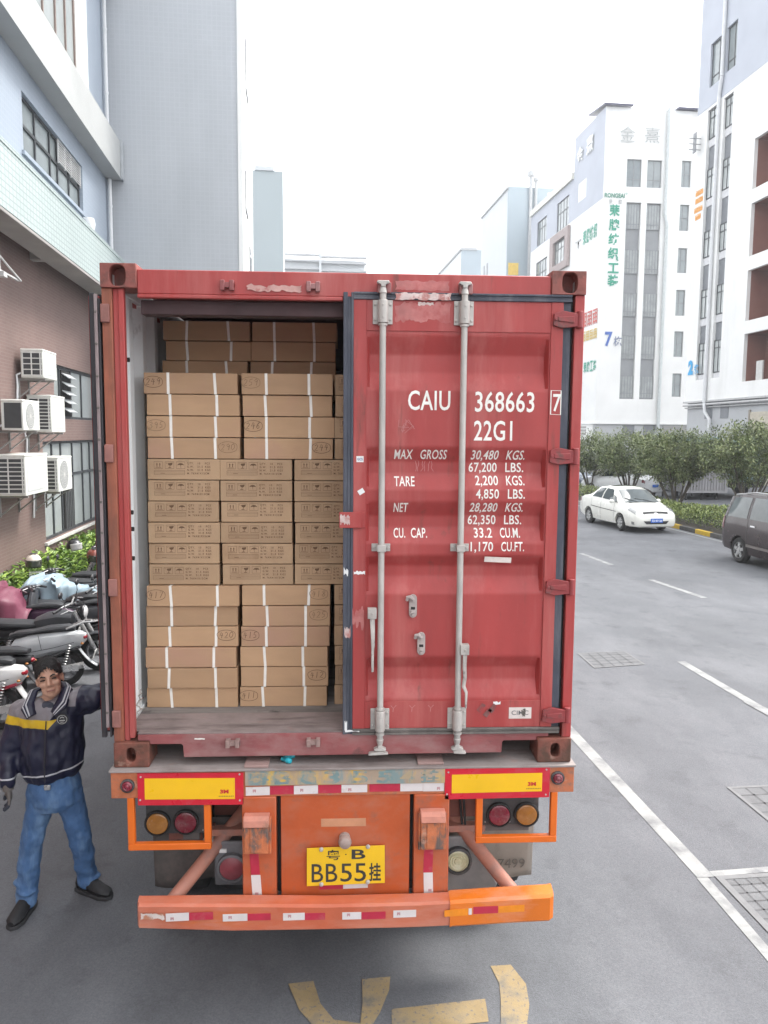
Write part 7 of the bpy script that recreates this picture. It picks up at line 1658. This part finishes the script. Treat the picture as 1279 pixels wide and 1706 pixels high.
def cover_sheet(label, m, x0, x1, yc, ridge, halfw, low, seed, cat='cover'):
    """cloth thrown over a bike: ridge heights along x, sides hanging with folds"""
    r_ = random.Random(seed); b = MB(); nu, nv = 40, 30
    def fn(u, v):
        x = lerp(x0, x1, u); k = u*(len(ridge)-1); i = min(int(k), len(ridge)-2); f = k-i; f = f*f*(3-2*f)
        zr = lerp(ridge[i][0], ridge[i+1][0], f); wr = lerp(ridge[i][1], ridge[i+1][1], f)
        s = (v-0.5)*2; a = abs(s)
        fold = (0.05+0.07*a)*noise.noise(Vector((x*7, s*1.2+seed, a*0.8)))+(0.035+0.05*a)*noise.noise(Vector((x*15, seed, s*1.6)))
        if a < 0.45: y = wr*a/0.45; z = zr-0.05*(a/0.45)**2
        else:
            q = (a-0.45)/0.55; y = wr+(halfw-wr)*q*0.6; z = lerp(zr-0.05, low+0.08*math.sin(x*5+seed), q)
        return (x+fold*0.6, yc+(y if s > 0 else -y)+fold*(0.3+a), z+fold*0.9)
    b.sheet(fn, nu, nv); o = b.build('dust_cover', m, None, S, smooth=180, fix=False); so = o.modifiers.new('thick', 'SOLIDIFY'); so.thickness = 0.004
    return tag(o, label, cat, 'covers thrown over parked scooters')
cloth_b = mat('cover_pale_blue', (0.25, 0.335, 0.39), 0.55, 0, 0.10, 3, dirt=((0.31, 0.38, 0.42), 0.5, 0.75, 4, (1, 1, 1)), bump=0.25, bscale=18)
cloth_m = mat('cover_maroon', (0.135, 0.022, 0.050), 0.6, 0, 0.14, 4, dirt=((0.19, 0.05, 0.085), 0.5, 0.75, 4, (1, 1, 1)), bump=0.25, bscale=20)
cover_sheet('long pale blue cloth cover draped over a scooter by the plants', cloth_b, -4.45, -2.82, 8.0, ((0.74, .20), (0.98, .27), (0.97, .22), (0.82, .14), (0.78, .13), (0.68, .11)), 0.30, 0.56, 3)
cover_sheet('crumpled maroon cover hanging over handlebars at the left picture edge', cloth_m, -5.05, -3.86, 7.0, ((0.78, .18), (0.96, .26), (1.06, .34), (0.98, .30), (0.70, .14)), 0.40, 0.42, 9)
def helmet(label, x, y, z, turn, m, vis, tilt=0):
    t = thing('helmet', label, 'helmet', fromS(x, y, z), 0, 'helmets left on parked bikes')
    t.matrix_basis = S @ Matrix.Translation((x, y, z)) @ Matrix.Rotation(R(turn), 4, 'Z') @ Matrix.Rotation(R(tilt), 4, 'X')
    b = MB(); vs, n, k = [], 22, 9
    for i in range(k+1):
        a = math.pi*0.60*i/k
        for j in range(n): q = 2*math.pi*j/n; vs.append((0.125*math.sin(a)*math.cos(q), 0.145*math.sin(a)*math.sin(q), 0.03+0.135*math.cos(a)))
    b.add(vs, [(i*n+j, (i+1)*n+j, (i+1)*n+(j+1) % n, i*n+(j+1) % n) for i in range(k) for j in range(n)])
    o = b.build('shell', m, t, None); so = o.modifiers.new('thick', 'SOLIDIFY'); so.thickness = 0.02
    b = MB(); b.sheet(lambda u, v: (0.135*math.sin(R(lerp(-75, 75, u)))*lerp(.98, .90, v), -0.155*math.cos(R(lerp(-75, 75, u)))*lerp(1.0, .92, v), lerp(0.075, -0.05, v)), 12, 4); v_ = b.build('visor', vis, t, None); so = v_.modifiers.new('thick', 'SOLIDIFY'); so.thickness = 0.004
    b = MB(); b.box(-0.05, 0.05, -0.05, 0.05, 0.163, 0.172); b.build('vent', blackpl, t, None, bevel=0.006)
helmet('cream helmet with dark visor standing at the planted wall, leftmost helmet', -4.42, 8.85, 1.02, 15, mat('helmet_cream', (0.60, 0.53, 0.46), 0.3, 0, 0.05, 6, coat=0.4), mat('visor_dark', (0.05, 0.055, 0.04), 0.08, spec=0.8))
helmet('glossy black helmet hung highest near the container door', -4.18, 10.3, 1.06, 60, blackpl, mat('visor_pale', (0.40, 0.40, 0.39), 0.1, 0, 0.3, 12), -10)
helmet('brownish red helmet beside the black one', -3.82, 10.2, 0.90, 40, mat('helmet_brown', (0.20, 0.05, 0.035), 0.3, 0, 0.1, 6, coat=0.3), mat('visor_dark', (0,)*3), 10)
# a grey seat box behind the covers
b = MB(); b.loft([ringyz(-0.2, 0.16, 0.0, 0.20, 14), ringyz(-0.17, 0.20, -0.02, 0.26, 14), ringyz(0.1, 0.20, -0.02, 0.27, 14), ringyz(0.2, 0.15, 0.0, 0.22, 14)])
tag(b.build('top_case', mat('case_grey', (0.11, 0.115, 0.13), 0.5, 0, 0.1, 4), None, S @ Matrix.Translation((-2.93, 8.6, 0.87))), 'rounded grey scooter top case beside the container door edge', 'top case')
# broad-leaved plants along the wall
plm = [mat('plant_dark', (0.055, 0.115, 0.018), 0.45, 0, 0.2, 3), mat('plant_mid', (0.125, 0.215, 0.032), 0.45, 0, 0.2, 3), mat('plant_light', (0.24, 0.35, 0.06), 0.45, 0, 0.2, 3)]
def plant_mesh(seed):
    r_ = random.Random(seed); b = MB()
    for k in range(150):
        a = r_.uniform(0, 2*math.pi); rr_ = r_.uniform(0.0, 0.30); z = r_.uniform(0.12, 0.60)*(1-0.5*rr_)
        p = Vector((rr_*math.cos(a), rr_*math.sin(a), z)); d = Vector((math.cos(a)*r_.uniform(.3, 1), math.sin(a)*r_.uniform(.3, 1), r_.uniform(-0.1, 0.9))).normalized()
        l, w = r_.uniform(0.10, 0.18), r_.uniform(0.035, 0.058); s = d.cross(Vector((0, 0, 1))); s = s.normalized()*(w/2) if s.length > .01 else Vector((w/2, 0, 0)); dn = Vector((0, 0, -0.22*l)); md = Vector((0, 0, -0.012))
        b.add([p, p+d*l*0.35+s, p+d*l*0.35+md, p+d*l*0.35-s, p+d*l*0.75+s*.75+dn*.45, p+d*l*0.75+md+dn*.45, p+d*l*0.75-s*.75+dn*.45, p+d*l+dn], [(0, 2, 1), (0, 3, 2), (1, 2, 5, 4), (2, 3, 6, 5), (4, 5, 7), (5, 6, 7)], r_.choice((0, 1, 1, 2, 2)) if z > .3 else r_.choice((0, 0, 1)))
    return b
def stem_mesh(seed):
    r_ = random.Random(seed+50); b = MB()
    for k in range(7): a = r_.uniform(0, 6.28); b.tube([(0.03*math.cos(a), 0.03*math.sin(a), 0), (0.12*math.cos(a), 0.12*math.sin(a), 0.25), (0.22*math.cos(a), 0.22*math.sin(a), 0.48)], [0.010, 0.008, 0.004], 5)
    return b
protos = []
for q in range(3):
    t = thing('leafy_plant', 'broad-leaved bright green plant in the row at the foot of the brick wall', 'plant', (0, 0, 0), 0, 'leafy plants along the brick wall')
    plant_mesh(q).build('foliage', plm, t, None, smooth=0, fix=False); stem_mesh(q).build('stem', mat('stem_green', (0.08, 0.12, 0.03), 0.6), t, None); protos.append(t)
r_ = random.Random(77); i = 0
for row, xx in ((0, -4.72), (1, -5.08)):
    y = 6.6+0.2*row
    while y < 17.2:
        o = protos[i] if i < 3 else copy_tree(protos[i % 3])
        o.matrix_basis = S @ Matrix.Translation((xx+r_.uniform(-.1, .1), y, 0)) @ Matrix.Rotation(r_.uniform(0, 6.28), 4, 'Z') @ Matrix.Scale(r_.uniform(1.0, 1.25)*(1.12 if row else 1.0), 4)
        y += r_.uniform(0.40, 0.52); i += 1
b = MB(); b.box(-5.345, -4.45, 5, 17.2, -0.02, 0.06); tag(b.build('planting_bed', mat('bed_soil', (0,)*3), None, S, smooth=0), kind='structure')

# ================================================================== the man
man = thing('person', 'man in navy jacket and blue jeans with one arm stretched to the open door', 'person', (-1.92, 0.96, 0))
def zone_mat(name, base, zones, rough=0.6, bump=0.35, bscale=22, var=0.12):
    """zones: (colour, [(a, b, c, d), ...]) is painted where every a*x+b*y+c*z+d > 0 (clothing panels)"""
    m = mat(name, base, rough, 0, var, 9, bump=bump, bscale=bscale)
    n, l = m.node_tree.nodes, m.node_tree.links; bs = n['Principled BSDF']
    cur = bs.inputs['Base Color'].links[0].from_socket; tc = n.new('ShaderNodeTexCoord')
    for col, cons in zones:
        f = None
        for a, b_, c, d in cons:
            dt = n.new('ShaderNodeVectorMath'); dt.operation = 'DOT_PRODUCT'; l.new(tc.outputs['Object'], dt.inputs[0]); dt.inputs[1].default_value = (a, b_, c)
            g_ = n.new('ShaderNodeMath'); g_.operation = 'GREATER_THAN'; g_.inputs[1].default_value = -d; l.new(dt.outputs['Value'], g_.inputs[0])
            if f is None: f = g_.outputs[0]
            else:
                mu = n.new('ShaderNodeMath'); mu.operation = 'MULTIPLY'; l.new(f, mu.inputs[0]); l.new(g_.outputs[0], mu.inputs[1]); f = mu.outputs[0]
        mx = n.new('ShaderNodeMix'); mx.data_type = 'RGBA'; l.new(f, mx.inputs['Factor']); l.new(cur, mx.inputs[6]); mx.inputs[7].default_value = (*col, 1); cur = mx.outputs[2]
    l.new(cur, bs.inputs['Base Color'])
    return m
def organic(mb, name, m, parent, voxel, smooth_it=6, disp=None):
    o = mb.build(name, m, parent, W, smooth=0)
    r = o.modifiers.new('r', 'REMESH'); r.mode = 'VOXEL'; r.voxel_size = voxel
    s = o.modifiers.new('s', 'SMOOTH'); s.iterations = smooth_it; s.factor = 0.5
    apply_mods(o)
    if disp:
        amp, sc, st = disp; me = o.data; nr = [v.normal.copy() for v in me.vertices]
        for v, q in zip(me.vertices, nr):
            p = Vector((v.co.x*st[0], v.co.y*st[1], v.co.z*st[2]))
            v.co += q*amp*(noise.noise(p*sc)+0.6*noise.noise(p*sc*2.3+Vector((5, 1, 2))))
    return o
def limb(b, pts, rs, n=14):
    k = len(pts); P_, R_ = [], []
    for i in range(k-1):
        for q in range(5): t_ = q/5; P_.append(Vector(pts[i]).lerp(Vector(pts[i+1]), t_)); R_.append(lerp(rs[i], rs[i+1], t_))
    P_.append(Vector(pts[-1])); R_.append(rs[-1]); b.tube(P_, R_, n)
    for p, r in zip(pts, rs): b.ell(p, r*0.98, r*0.98, r*0.98, 12, 8)
def oval(c, rx, ry, tilt=0.0, n=20): return [(c[0]+rx*math.cos(2*math.pi*i/n), c[1]+ry*math.sin(2*math.pi*i/n), c[2]+tilt*rx*math.cos(2*math.pi*i/n)) for i in range(n)]
SHR, ELR, WRR = (-2.080, 0.96, 1.325), (-2.175, 0.95, 1.085), (-2.160, 0.865, 0.885)
SHL, ELL_, WRL = (-1.745, 0.955, 1.400), (-1.575, 1.03, 1.425), (-1.385, 1.12, 1.50)
HPR, KNR, ANR = (-1.985, 0.955, 0.79), (-2.055, 0.925, 0.46), (-2.090, 0.905, 0.10)
HPL, KNL, ANL = (-1.825, 0.965, 0.80), (-1.765, 1.01, 0.455), (-1.765, 1.105, 0.11)
# head frame: the face looks along local -Y
HC = Vector((-1.897, 0.925, 1.565))
HM = Matrix.Translation(HC) @ Matrix.Rotation(R(17), 4, 'Z') @ Matrix.Rotation(R(-6), 4, 'X') @ Matrix.Rotation(R(-10), 4, 'Y')
skin = mat('skin', (0.52, 0.300, 0.210), 0.5, 0, 0.06, 14, bump=0.08, bscale=90)
b = MB()
b.M = HM
b.ell((0, 0.015, 0.035), 0.074, 0.094, 0.090, 24, 16); b.ell((0, -0.012, -0.025), 0.062, 0.078, 0.085, 20, 14); b.ell((0, -0.042, -0.085), 0.040, 0.040, 0.034, 16, 10)
b.ell((-0.034, -0.040, -0.060), 0.024, 0.034, 0.04, 12, 8); b.ell((0.034, -0.040, -0.060), 0.024, 0.034, 0.04, 12, 8)
b.ell((-0.038, -0.068, -0.020), 0.026, 0.018, 0.020, 12, 8); b.ell((0.038, -0.068, -0.020), 0.026, 0.018, 0.020, 12, 8)      # cheekbones
b.ell((-0.033, -0.078, 0.030), 0.032, 0.014, 0.011, 12, 8); b.ell((0.033, -0.078, 0.030), 0.032, 0.014, 0.011, 12, 8)      # brow
b.tube([(0, -0.084, 0.020), (0, -0.098, -0.008), (0, -0.106, -0.028)], [0.010, 0.013, 0.016], 10); b.ell((-0.014, -0.094, -0.030), 0.010, 0.011, 0.009, 8, 6); b.ell((0.014, -0.094, -0.030), 0.010, 0.011, 0.009, 8, 6)
b.ell((0, -0.082, -0.056), 0.026, 0.013, 0.007, 12, 8); b.ell((0, -0.080, -0.068), 0.022, 0.013, 0.008, 12, 8)
for s in (-1, 1): b.ell((s*0.076, 0.010, -0.008), 0.010, 0.020, 0.032, 10, 8)
b.M = None
limb(b, [HM @ Vector((0, 0.02, -0.07)), (-1.905, 0.955, 1.40)], [0.054, 0.060])
for (c, rx, ry) in (((-1.905, .955, 0.92), .12, .085), ((-1.91, .955, 1.05), .15, .10), ((-1.91, .955, 1.28), .17, .10)): b.ell(c, rx, ry, 0.17, 16, 10)
limb(b, [(-1.91, .955, 1.36), SHR, ELR, WRR], [0.07, 0.06, 0.045, 0.032]); limb(b, [(-1.91, .955, 1.38), SHL, ELL_, WRL], [0.07, 0.06, 0.045, 0.032])
limb(b, [(-1.93, .955, .82), HPR, KNR, ANR], [0.07, 0.07, 0.052, 0.040]); limb(b, [(-1.88, .955, .82), HPL, KNL, ANL], [0.07, 0.07, 0.052, 0.040])
organic(b, 'body', skin, man, 0.0055, 3)
def onface(nm, m, fn, par=man):
    b = MB(); b.M = HM; fn(b); return b.build(nm, m, par, W, smooth=60)
eyed = mat('eye_dark', (0.02, 0.014, 0.012), 0.25); browm = mat('brow_hair', (0.018, 0.013, 0.011), 0.8); lipm = mat('lip', (0.36, 0.16, 0.125), 0.5)
for s in (-1, 1):
    onface('eye', eyed, lambda b, s=s: b.ell((s*0.034, -0.0795, 0.010), 0.017, 0.008, 0.0048, 12, 8, Matrix.Rotation(R(-s*4), 3, 'Y')))
    onface('eyebrow', browm, lambda b, s=s: b.tube([(s*0.014, -0.0915, 0.028), (s*0.034, -0.0925, 0.036), (s*0.056, -0.078, 0.030)], [0.004, 0.006, 0.003], 6))
onface('lips', lipm, lambda b: b.tube([(-0.022, -0.087, -0.0635), (-0.010, -0.0942, -0.0605), (0.010, -0.0942, -0.0605), (0.022, -0.087, -0.0625)], [0.003, 0.005, 0.005, 0.003], 6))
# hair: a cap that follows the skull with a ragged hairline
b = MB(); vs, nu, nv = [], 40, 22; keep = []
for i in range(nv+1):
    a = math.pi*i/nv
    for j in range(nu):
        t_ = 2*math.pi*j/nu; d = Vector((math.sin(a)*math.cos(t_), math.sin(a)*math.sin(t_), math.cos(a)))
        k = 1+0.05*noise.noise(d*7)+0.04*noise.noise(d*17)
        vs.append(Vector((0, 0.017, 0.035)) + Vector((d.x*0.080*k, d.y*0.103*k, d.z*0.105*k)))
def hairline(p):
    f = max(0, min(1, (-p.y)/0.07)); side = abs(p.x)/0.08
    back = max(0, min(1, p.y/0.09))
    return lerp(lerp(0.012, -0.055, back), 0.082-0.040*side**2 + 0.014*noise.noise(Vector((p.x*45, 0, 3))) - 0.010*(p.x > 0.01), f)
fs = []
for i in range(nv):
    for j in range(nu):
        q = (i*nu+j, (i+1)*nu+j, (i+1)*nu+(j+1) % nu, i*nu+(j+1) % nu); c = sum((vs[k] for k in q), Vector())/4
        if c.z > hairline(c): fs.append(q)
b.M = HM; b.add(vs, fs); hair = b.build('hair', mat('hair_black', (0.012, 0.011, 0.011), 0.55, 0, 0.3, 40, bump=0.6, bscale=160), man, W, smooth=80)
so = hair.modifiers.new('thick', 'SOLIDIFY'); so.thickness = 0.012; so.offset = -0.6
# loose strands give the hair an uneven surface and a swept fringe
b = MB(); b.M = HM; r_ = random.Random(5)
for k in range(900):
    d = rdir(r_)
    if d.z < -0.1: continue
    p = Vector((d.x*0.081, 0.017+d.y*0.104, 0.035+d.z*0.107))
    if p.z < hairline(p)+0.002: continue
    g = Vector((d.x*0.6+0.35, d.y*0.9-0.35, -0.55)); g = (g - d*g.dot(d)).normalized(); l = r_.uniform(0.02, 0.042); up_ = d*r_.uniform(0.001, 0.006); sd = g.cross(d).normalized()*0.0016
    q0, q1, q2 = p, p+g*l*0.5+up_+d*0.002, p+g*l-d*l*l*3.5+up_*0.6
    b.add([q0-sd, q0+sd, q1+sd, q1-sd, q2], [(0, 1, 2, 3), (3, 2, 4)])
b.build('hair_strands', mat('hair_black', (0,)*3), hair, W, smooth=0, fix=False)
# jacket
navy, greyp, yel, wht = (0.011, 0.012, 0.034), (0.20, 0.185, 0.20), (0.62, 0.40, 0.015), (0.50, 0.50, 0.53)
ZH_ = lambda k: (-0.20, 0, 1.0, -(0.905+0.38)+k)     # hem line rises to the picture's right
jm = zone_mat('jacket_navy', navy, [
    (greyp, [(0, 0, 1, -1.325), (-1.25, 0, 1, -3.66), (0, -1, 0, 0.99)]),
    (greyp, [(0, 0, 1, -1.40), (-1, 0, 0, -1.72), (0, -1, 0, 1.05)]),
    (yel, [(0, 0, 1, -1.272), (0, 0, -1, 1.326), (-1, 0, -0.9, -0.62), (-1, 0, 0.9, -3.02), (0, -1, 0, 0.99)]),
    (wht, [(-0.20, 0, 1, -1.342), (0.20, 0, -1, 1.352), (1, 0, 0, 2.085)]),
    (wht, [(0, 0, 1, -0.934), (0, 0, -1, 0.944), (-1, 0, 0, -2.085)])], 0.42, 0.3, 26)
b = MB()
b.loft([oval((-1.905, .955, .90), .160, .125, .22), oval((-1.905, .955, .925), .172, .135, .20), oval((-1.907, .955, .955), .190, .148, .18), oval((-1.91, .952, 1.05), .200, .150, .14), oval((-1.912, .95, 1.18), .202, .146, .10), oval((-1.913, .952, 1.30), .205, .134, .10), oval((-1.910, .955, 1.385), .175, .120, .12), oval((-1.905, .955, 1.43), .10, .090, .08)])
limb(b, [(-1.96, .955, 1.33), SHR, ELR, (-2.163, .875, .91)], [0.10, 0.088, 0.072, 0.056]); limb(b, [(-1.85, .955, 1.36), SHL, ELL_, (-1.40, 1.115, 1.495)], [0.10, 0.092, 0.078, 0.056])
organic(b, 'jacket', jm, man, 0.009, 3, (0.017, 8, (1.5, 1.5, 0.85)))
cin = [Vector(p) for p in ((-1.952, .832, 1.365), (-1.978, .872, 1.425), (-1.978, .94, 1.478), (-1.94, 1.02, 1.498), (-1.90, 1.035, 1.503), (-1.86, 1.02, 1.503), (-1.826, .94, 1.495), (-1.832, .872, 1.445), (-1.860, .832, 1.378))]
cout = [Vector(p) for p in ((-1.995, .795, 1.345), (-2.045, .835, 1.390), (-2.038, .95, 1.462), (-1.97, 1.07, 1.45), (-1.90, 1.085, 1.45), (-1.83, 1.07, 1.46), (-1.765, .95, 1.482), (-1.760, .835, 1.410), (-1.822, .795, 1.362))]
def colpt(u, v, off=0.0):
    k = u*8; i = min(int(k), 7); f = k-i; f = f*f*(3-2*f)
    p = cin[i].lerp(cin[i+1], f).lerp(cout[i].lerp(cout[i+1], f), v); c = Vector((-1.905, .955, 1.30))
    return p + (p-c).normalized()*(off + 0.010*math.sin(math.pi*v))
for nm, v0, v1, off, m, th in (('collar', 0, 1, 0.0, mat('collar_navy', navy, 0.5, 0, 0.1, 9), 0.010), ('collar_stripe', 0.40, 0.52, 0.010, mat('stripe_white', (0.42, 0.42, 0.45), 0.5), 0.002), ('collar_stripe', 0.66, 0.75, 0.010, mat('stripe_white', wht, 0.5), 0.002)):
    b = MB(); b.sheet(lambda u, v: colpt(u, lerp(v0, v1, v), off), 40, 4); o = b.build(nm, m, man, W, smooth=80); so = o.modifiers.new('thick', 'SOLIDIFY'); so.thickness = th; so.offset = 0
b = MB(); b.ell((-1.895, .872, 1.385), 0.055, 0.03, 0.05, 14, 8); b.build('undershirt', mat('shirt_slate', (0.045, 0.05, 0.07), 0.8), man, W)
b = MB(); b.tube([(-1.885, .812, 1.325), (-1.888, .786, 1.20), (-1.895, .783, 1.05), (-1.90, .79, .93)], 0.004, 6); b.build('zip', mat('zip_dark', (0.06, 0.06, 0.07), 0.4, 0.5), man, W)
b = MB(); b.M = Matrix.Translation((-1.788, .822, 1.335)) @ Matrix.Rotation(R(12), 4, 'Z'); b.cyl((0, 0, 0), (0, -0.010, 0), 0.034, n=20); bd = b.build('chest_badge', mat('badge_black', (0.03, 0.03, 0.032), 0.6), man, W)
b = MB(); b.M = Matrix.Translation((-1.788, .822, 1.335)) @ Matrix.Rotation(R(12), 4, 'Z'); fb_ = lambda u, v: (u, -0.0112, v)
b.ribbon([(0.028*math.cos(2*math.pi*i/20), 0.028*math.sin(2*math.pi*i/20)) for i in range(20)], 0.003, fb_, close=True); b.ribbon([(-0.016, -0.006), (0.016, -0.006)], 0.006, fb_); b.ribbon([(-0.012, 0.010), (0.0, 0.016), (0.012, 0.010)], 0.005, fb_); b.ribbon([(-0.010, -0.017), (0.010, -0.017)], 0.003, fb_)
b.build('badge_mark', mat('badge_pale', (0.5, 0.5, 0.48), 0.6), bd, W, smooth=0)
# jeans and belt
denim = mat('denim', (0.058, 0.128, 0.27), 0.85, 0, 0.2, 5, dirt=((0.15, 0.25, 0.40), 0.46, 0.68, 4.2, (1.5, 1, 0.5)), bump=0.3, bscale=40)
b = MB(); b.loft([oval((-1.905, .958, .92), .150, .115, .15), oval((-1.905, .958, .82), .172, .130, .10), oval((-1.905, .958, .74), .170, .128, 0), oval((-1.905, .958, .69), .12, .10, 0)])
limb(b, [(-1.965, .957, .80), HPR, KNR, (-2.089, .908, .12), (-2.090, .908, .085)], [0.100, 0.092, 0.071, 0.064, 0.067]); limb(b, [(-1.845, .96, .80), HPL, KNL, (-1.765, 1.10, .14), (-1.765, 1.102, .10)], [0.100, 0.092, 0.071, 0.064, 0.067])
for (ax, ay, az), s_ in ((ANR, 0.0), (ANL, 1.0)):
    for q, zz in enumerate((0.115, 0.155, 0.205)): b.ell((ax+0.012*math.sin(q*2.1+s_), ay+0.012*math.cos(q*2.7+s_), zz), 0.073-0.003*q, 0.072-0.003*q, 0.024, 16, 8)
organic(b, 'jeans', denim, man, 0.008, 2, (0.011, 9, (1.3, 1.3, 1.25)))
b = MB(); b.box(-1.915, -1.875, .808, .822, .872, .905); b.build('belt_buckle', steelp, man, W, bevel=0.004)
# shoes
shoem = mat('shoe_black', (0.014, 0.014, 0.016), 0.6, 0, 0.2, 14, bump=0.2); solem = mat('shoe_sole', (0.03, 0.03, 0.032), 0.8)
for (ax, ay, az), ang in ((ANR, 96), (ANL, 25)):
    Ms = Matrix.Translation((ax, ay, 0)) @ Matrix.Rotation(R(-ang), 4, 'Z')
    b = MB(); b.M = Ms
    def sr(x, w, z1, z0=0.022): return [(x, w*math.cos(a)*(1.0 if math.sin(a) < .3 else 0.88), z0+(z1-z0)*(0.5+0.5*math.sin(a))) for a in [2*math.pi*i/16 for i in range(16)]]
    b.loft([sr(-0.085, 0.022, 0.085), sr(-0.07, 0.038, 0.125), sr(0.0, 0.044, 0.14), sr(0.06, 0.048, 0.115), sr(0.12, 0.052, 0.085), sr(0.17, 0.046, 0.072), sr(0.20, 0.022, 0.055)])
    sh = b.build('shoe', shoem, man, W)
    b = MB(); b.M = Ms
    out = [(-0.09, -0.028), (-0.04, -0.042), (0.06, -0.046), (0.13, -0.054), (0.19, -0.038), (0.21, 0.0), (0.19, 0.038), (0.13, 0.054), (0.06, 0.046), (-0.04, 0.042), (-0.09, 0.028), (-0.10, 0)]
    b.prism(out, lambda u, v, w: (u, v, w), 0.026); b.build('sole', solem, sh, W, bevel=0.004)
# gloved hands with five fingers each
glove = mat('glove_grey', (0.13, 0.115, 0.105), 0.8, 0, 0.15, 14, bump=0.3); gtip = mat('glove_tip', (0.022, 0.026, 0.040), 0.7)
def hand(Mh, curl, thumb_side, nm='glove'):
    """local: fingers along -Z, palm faces -Y, thumb at thumb_side on X"""
    b = MB(); b.M = Mh; tips = MB(); tips.M = Mh
    b.ell((0, 0, -0.045), 0.040, 0.019, 0.050, 14, 10); b.tube([(0, 0, 0.03), (0, 0, -0.02)], [0.032, 0.034], 12)
    for x, l, r in ((-0.030*thumb_side*-1, 0.066, 0.0095), (0.010*thumb_side, 0.078, 0.010), (-0.011*thumb_side, 0.073, 0.0098), (-0.031*thumb_side, 0.058, 0.0088)):
        p = Vector((x, 0, -0.080)); a = 0.0; pts = [Vector((x*0.9, 0, -0.05)), p]
        for q, f in enumerate((0.45, 0.32, 0.25)):
            a += R(curl*(0.7, 1.1, 0.9)[q]); p = p + Vector((x*0.10, -math.sin(a)*l*f, -math.cos(a)*l*f)); pts.append(p)
        b.tube(pts, [r*1.15, r*1.1, r, r*0.95, r*0.8], 10); b.ell(pts[-1], r*.85, r*.85, r*.85, 8, 6)
        tips.tube(pts[2:], [r*1.13, r*1.08, r*0.95], 10); tips.ell(pts[-1], r*1.0, r*1.0, r*1.0, 8, 6)
    s = thumb_side; pts = [Vector((s*0.022, -0.004, -0.022)), Vector((s*0.046, -0.014, -0.050)), Vector((s*0.052, -0.026, -0.075)), Vector((s*0.046, -0.036, -0.096))]
    b.tube(pts, [0.015, 0.013, 0.0115, 0.009], 10); b.ell(pts[-1], .009, .009, .009, 8, 6); tips.tube(pts[2:], [0.0128, 0.0105], 10)
    g = organic(b, nm, glove, man, 0.0035, 2); tips.build('fingertips', gtip, g, W)
    return g
hand(Matrix.Translation((-2.158, .858, .875)) @ Matrix.Rotation(R(-70), 4, 'Z') @ Matrix.Rotation(R(6), 4, 'X'), 22, -1)
hand(Matrix.Translation((-1.385, 1.125, 1.505)) @ Matrix.Rotation(R(-75), 4, 'Y') @ Matrix.Rotation(R(90), 4, 'Z'), 40, 1)

# ================================================================== air
hz = bpy.data.materials.new('haze'); hz.use_nodes = True
hn, hl = hz.node_tree.nodes, hz.node_tree.links; hn.clear()
ho = hn.new('ShaderNodeOutputMaterial'); hv = hn.new('ShaderNodeVolumePrincipled'); hv.inputs['Color'].default_value = (0.95, 0.97, 1.0, 1); hv.inputs['Density'].default_value = 0.0011; hv.inputs['Anisotropy'].default_value = 0.2
hl.new(hv.outputs[0], ho.inputs['Volume'])
b = MB(); b.box(-130, 130, -60, 260, -1.5, 45)
tag(b.build('haze', hz, None, None, smooth=0), kind='stuff')
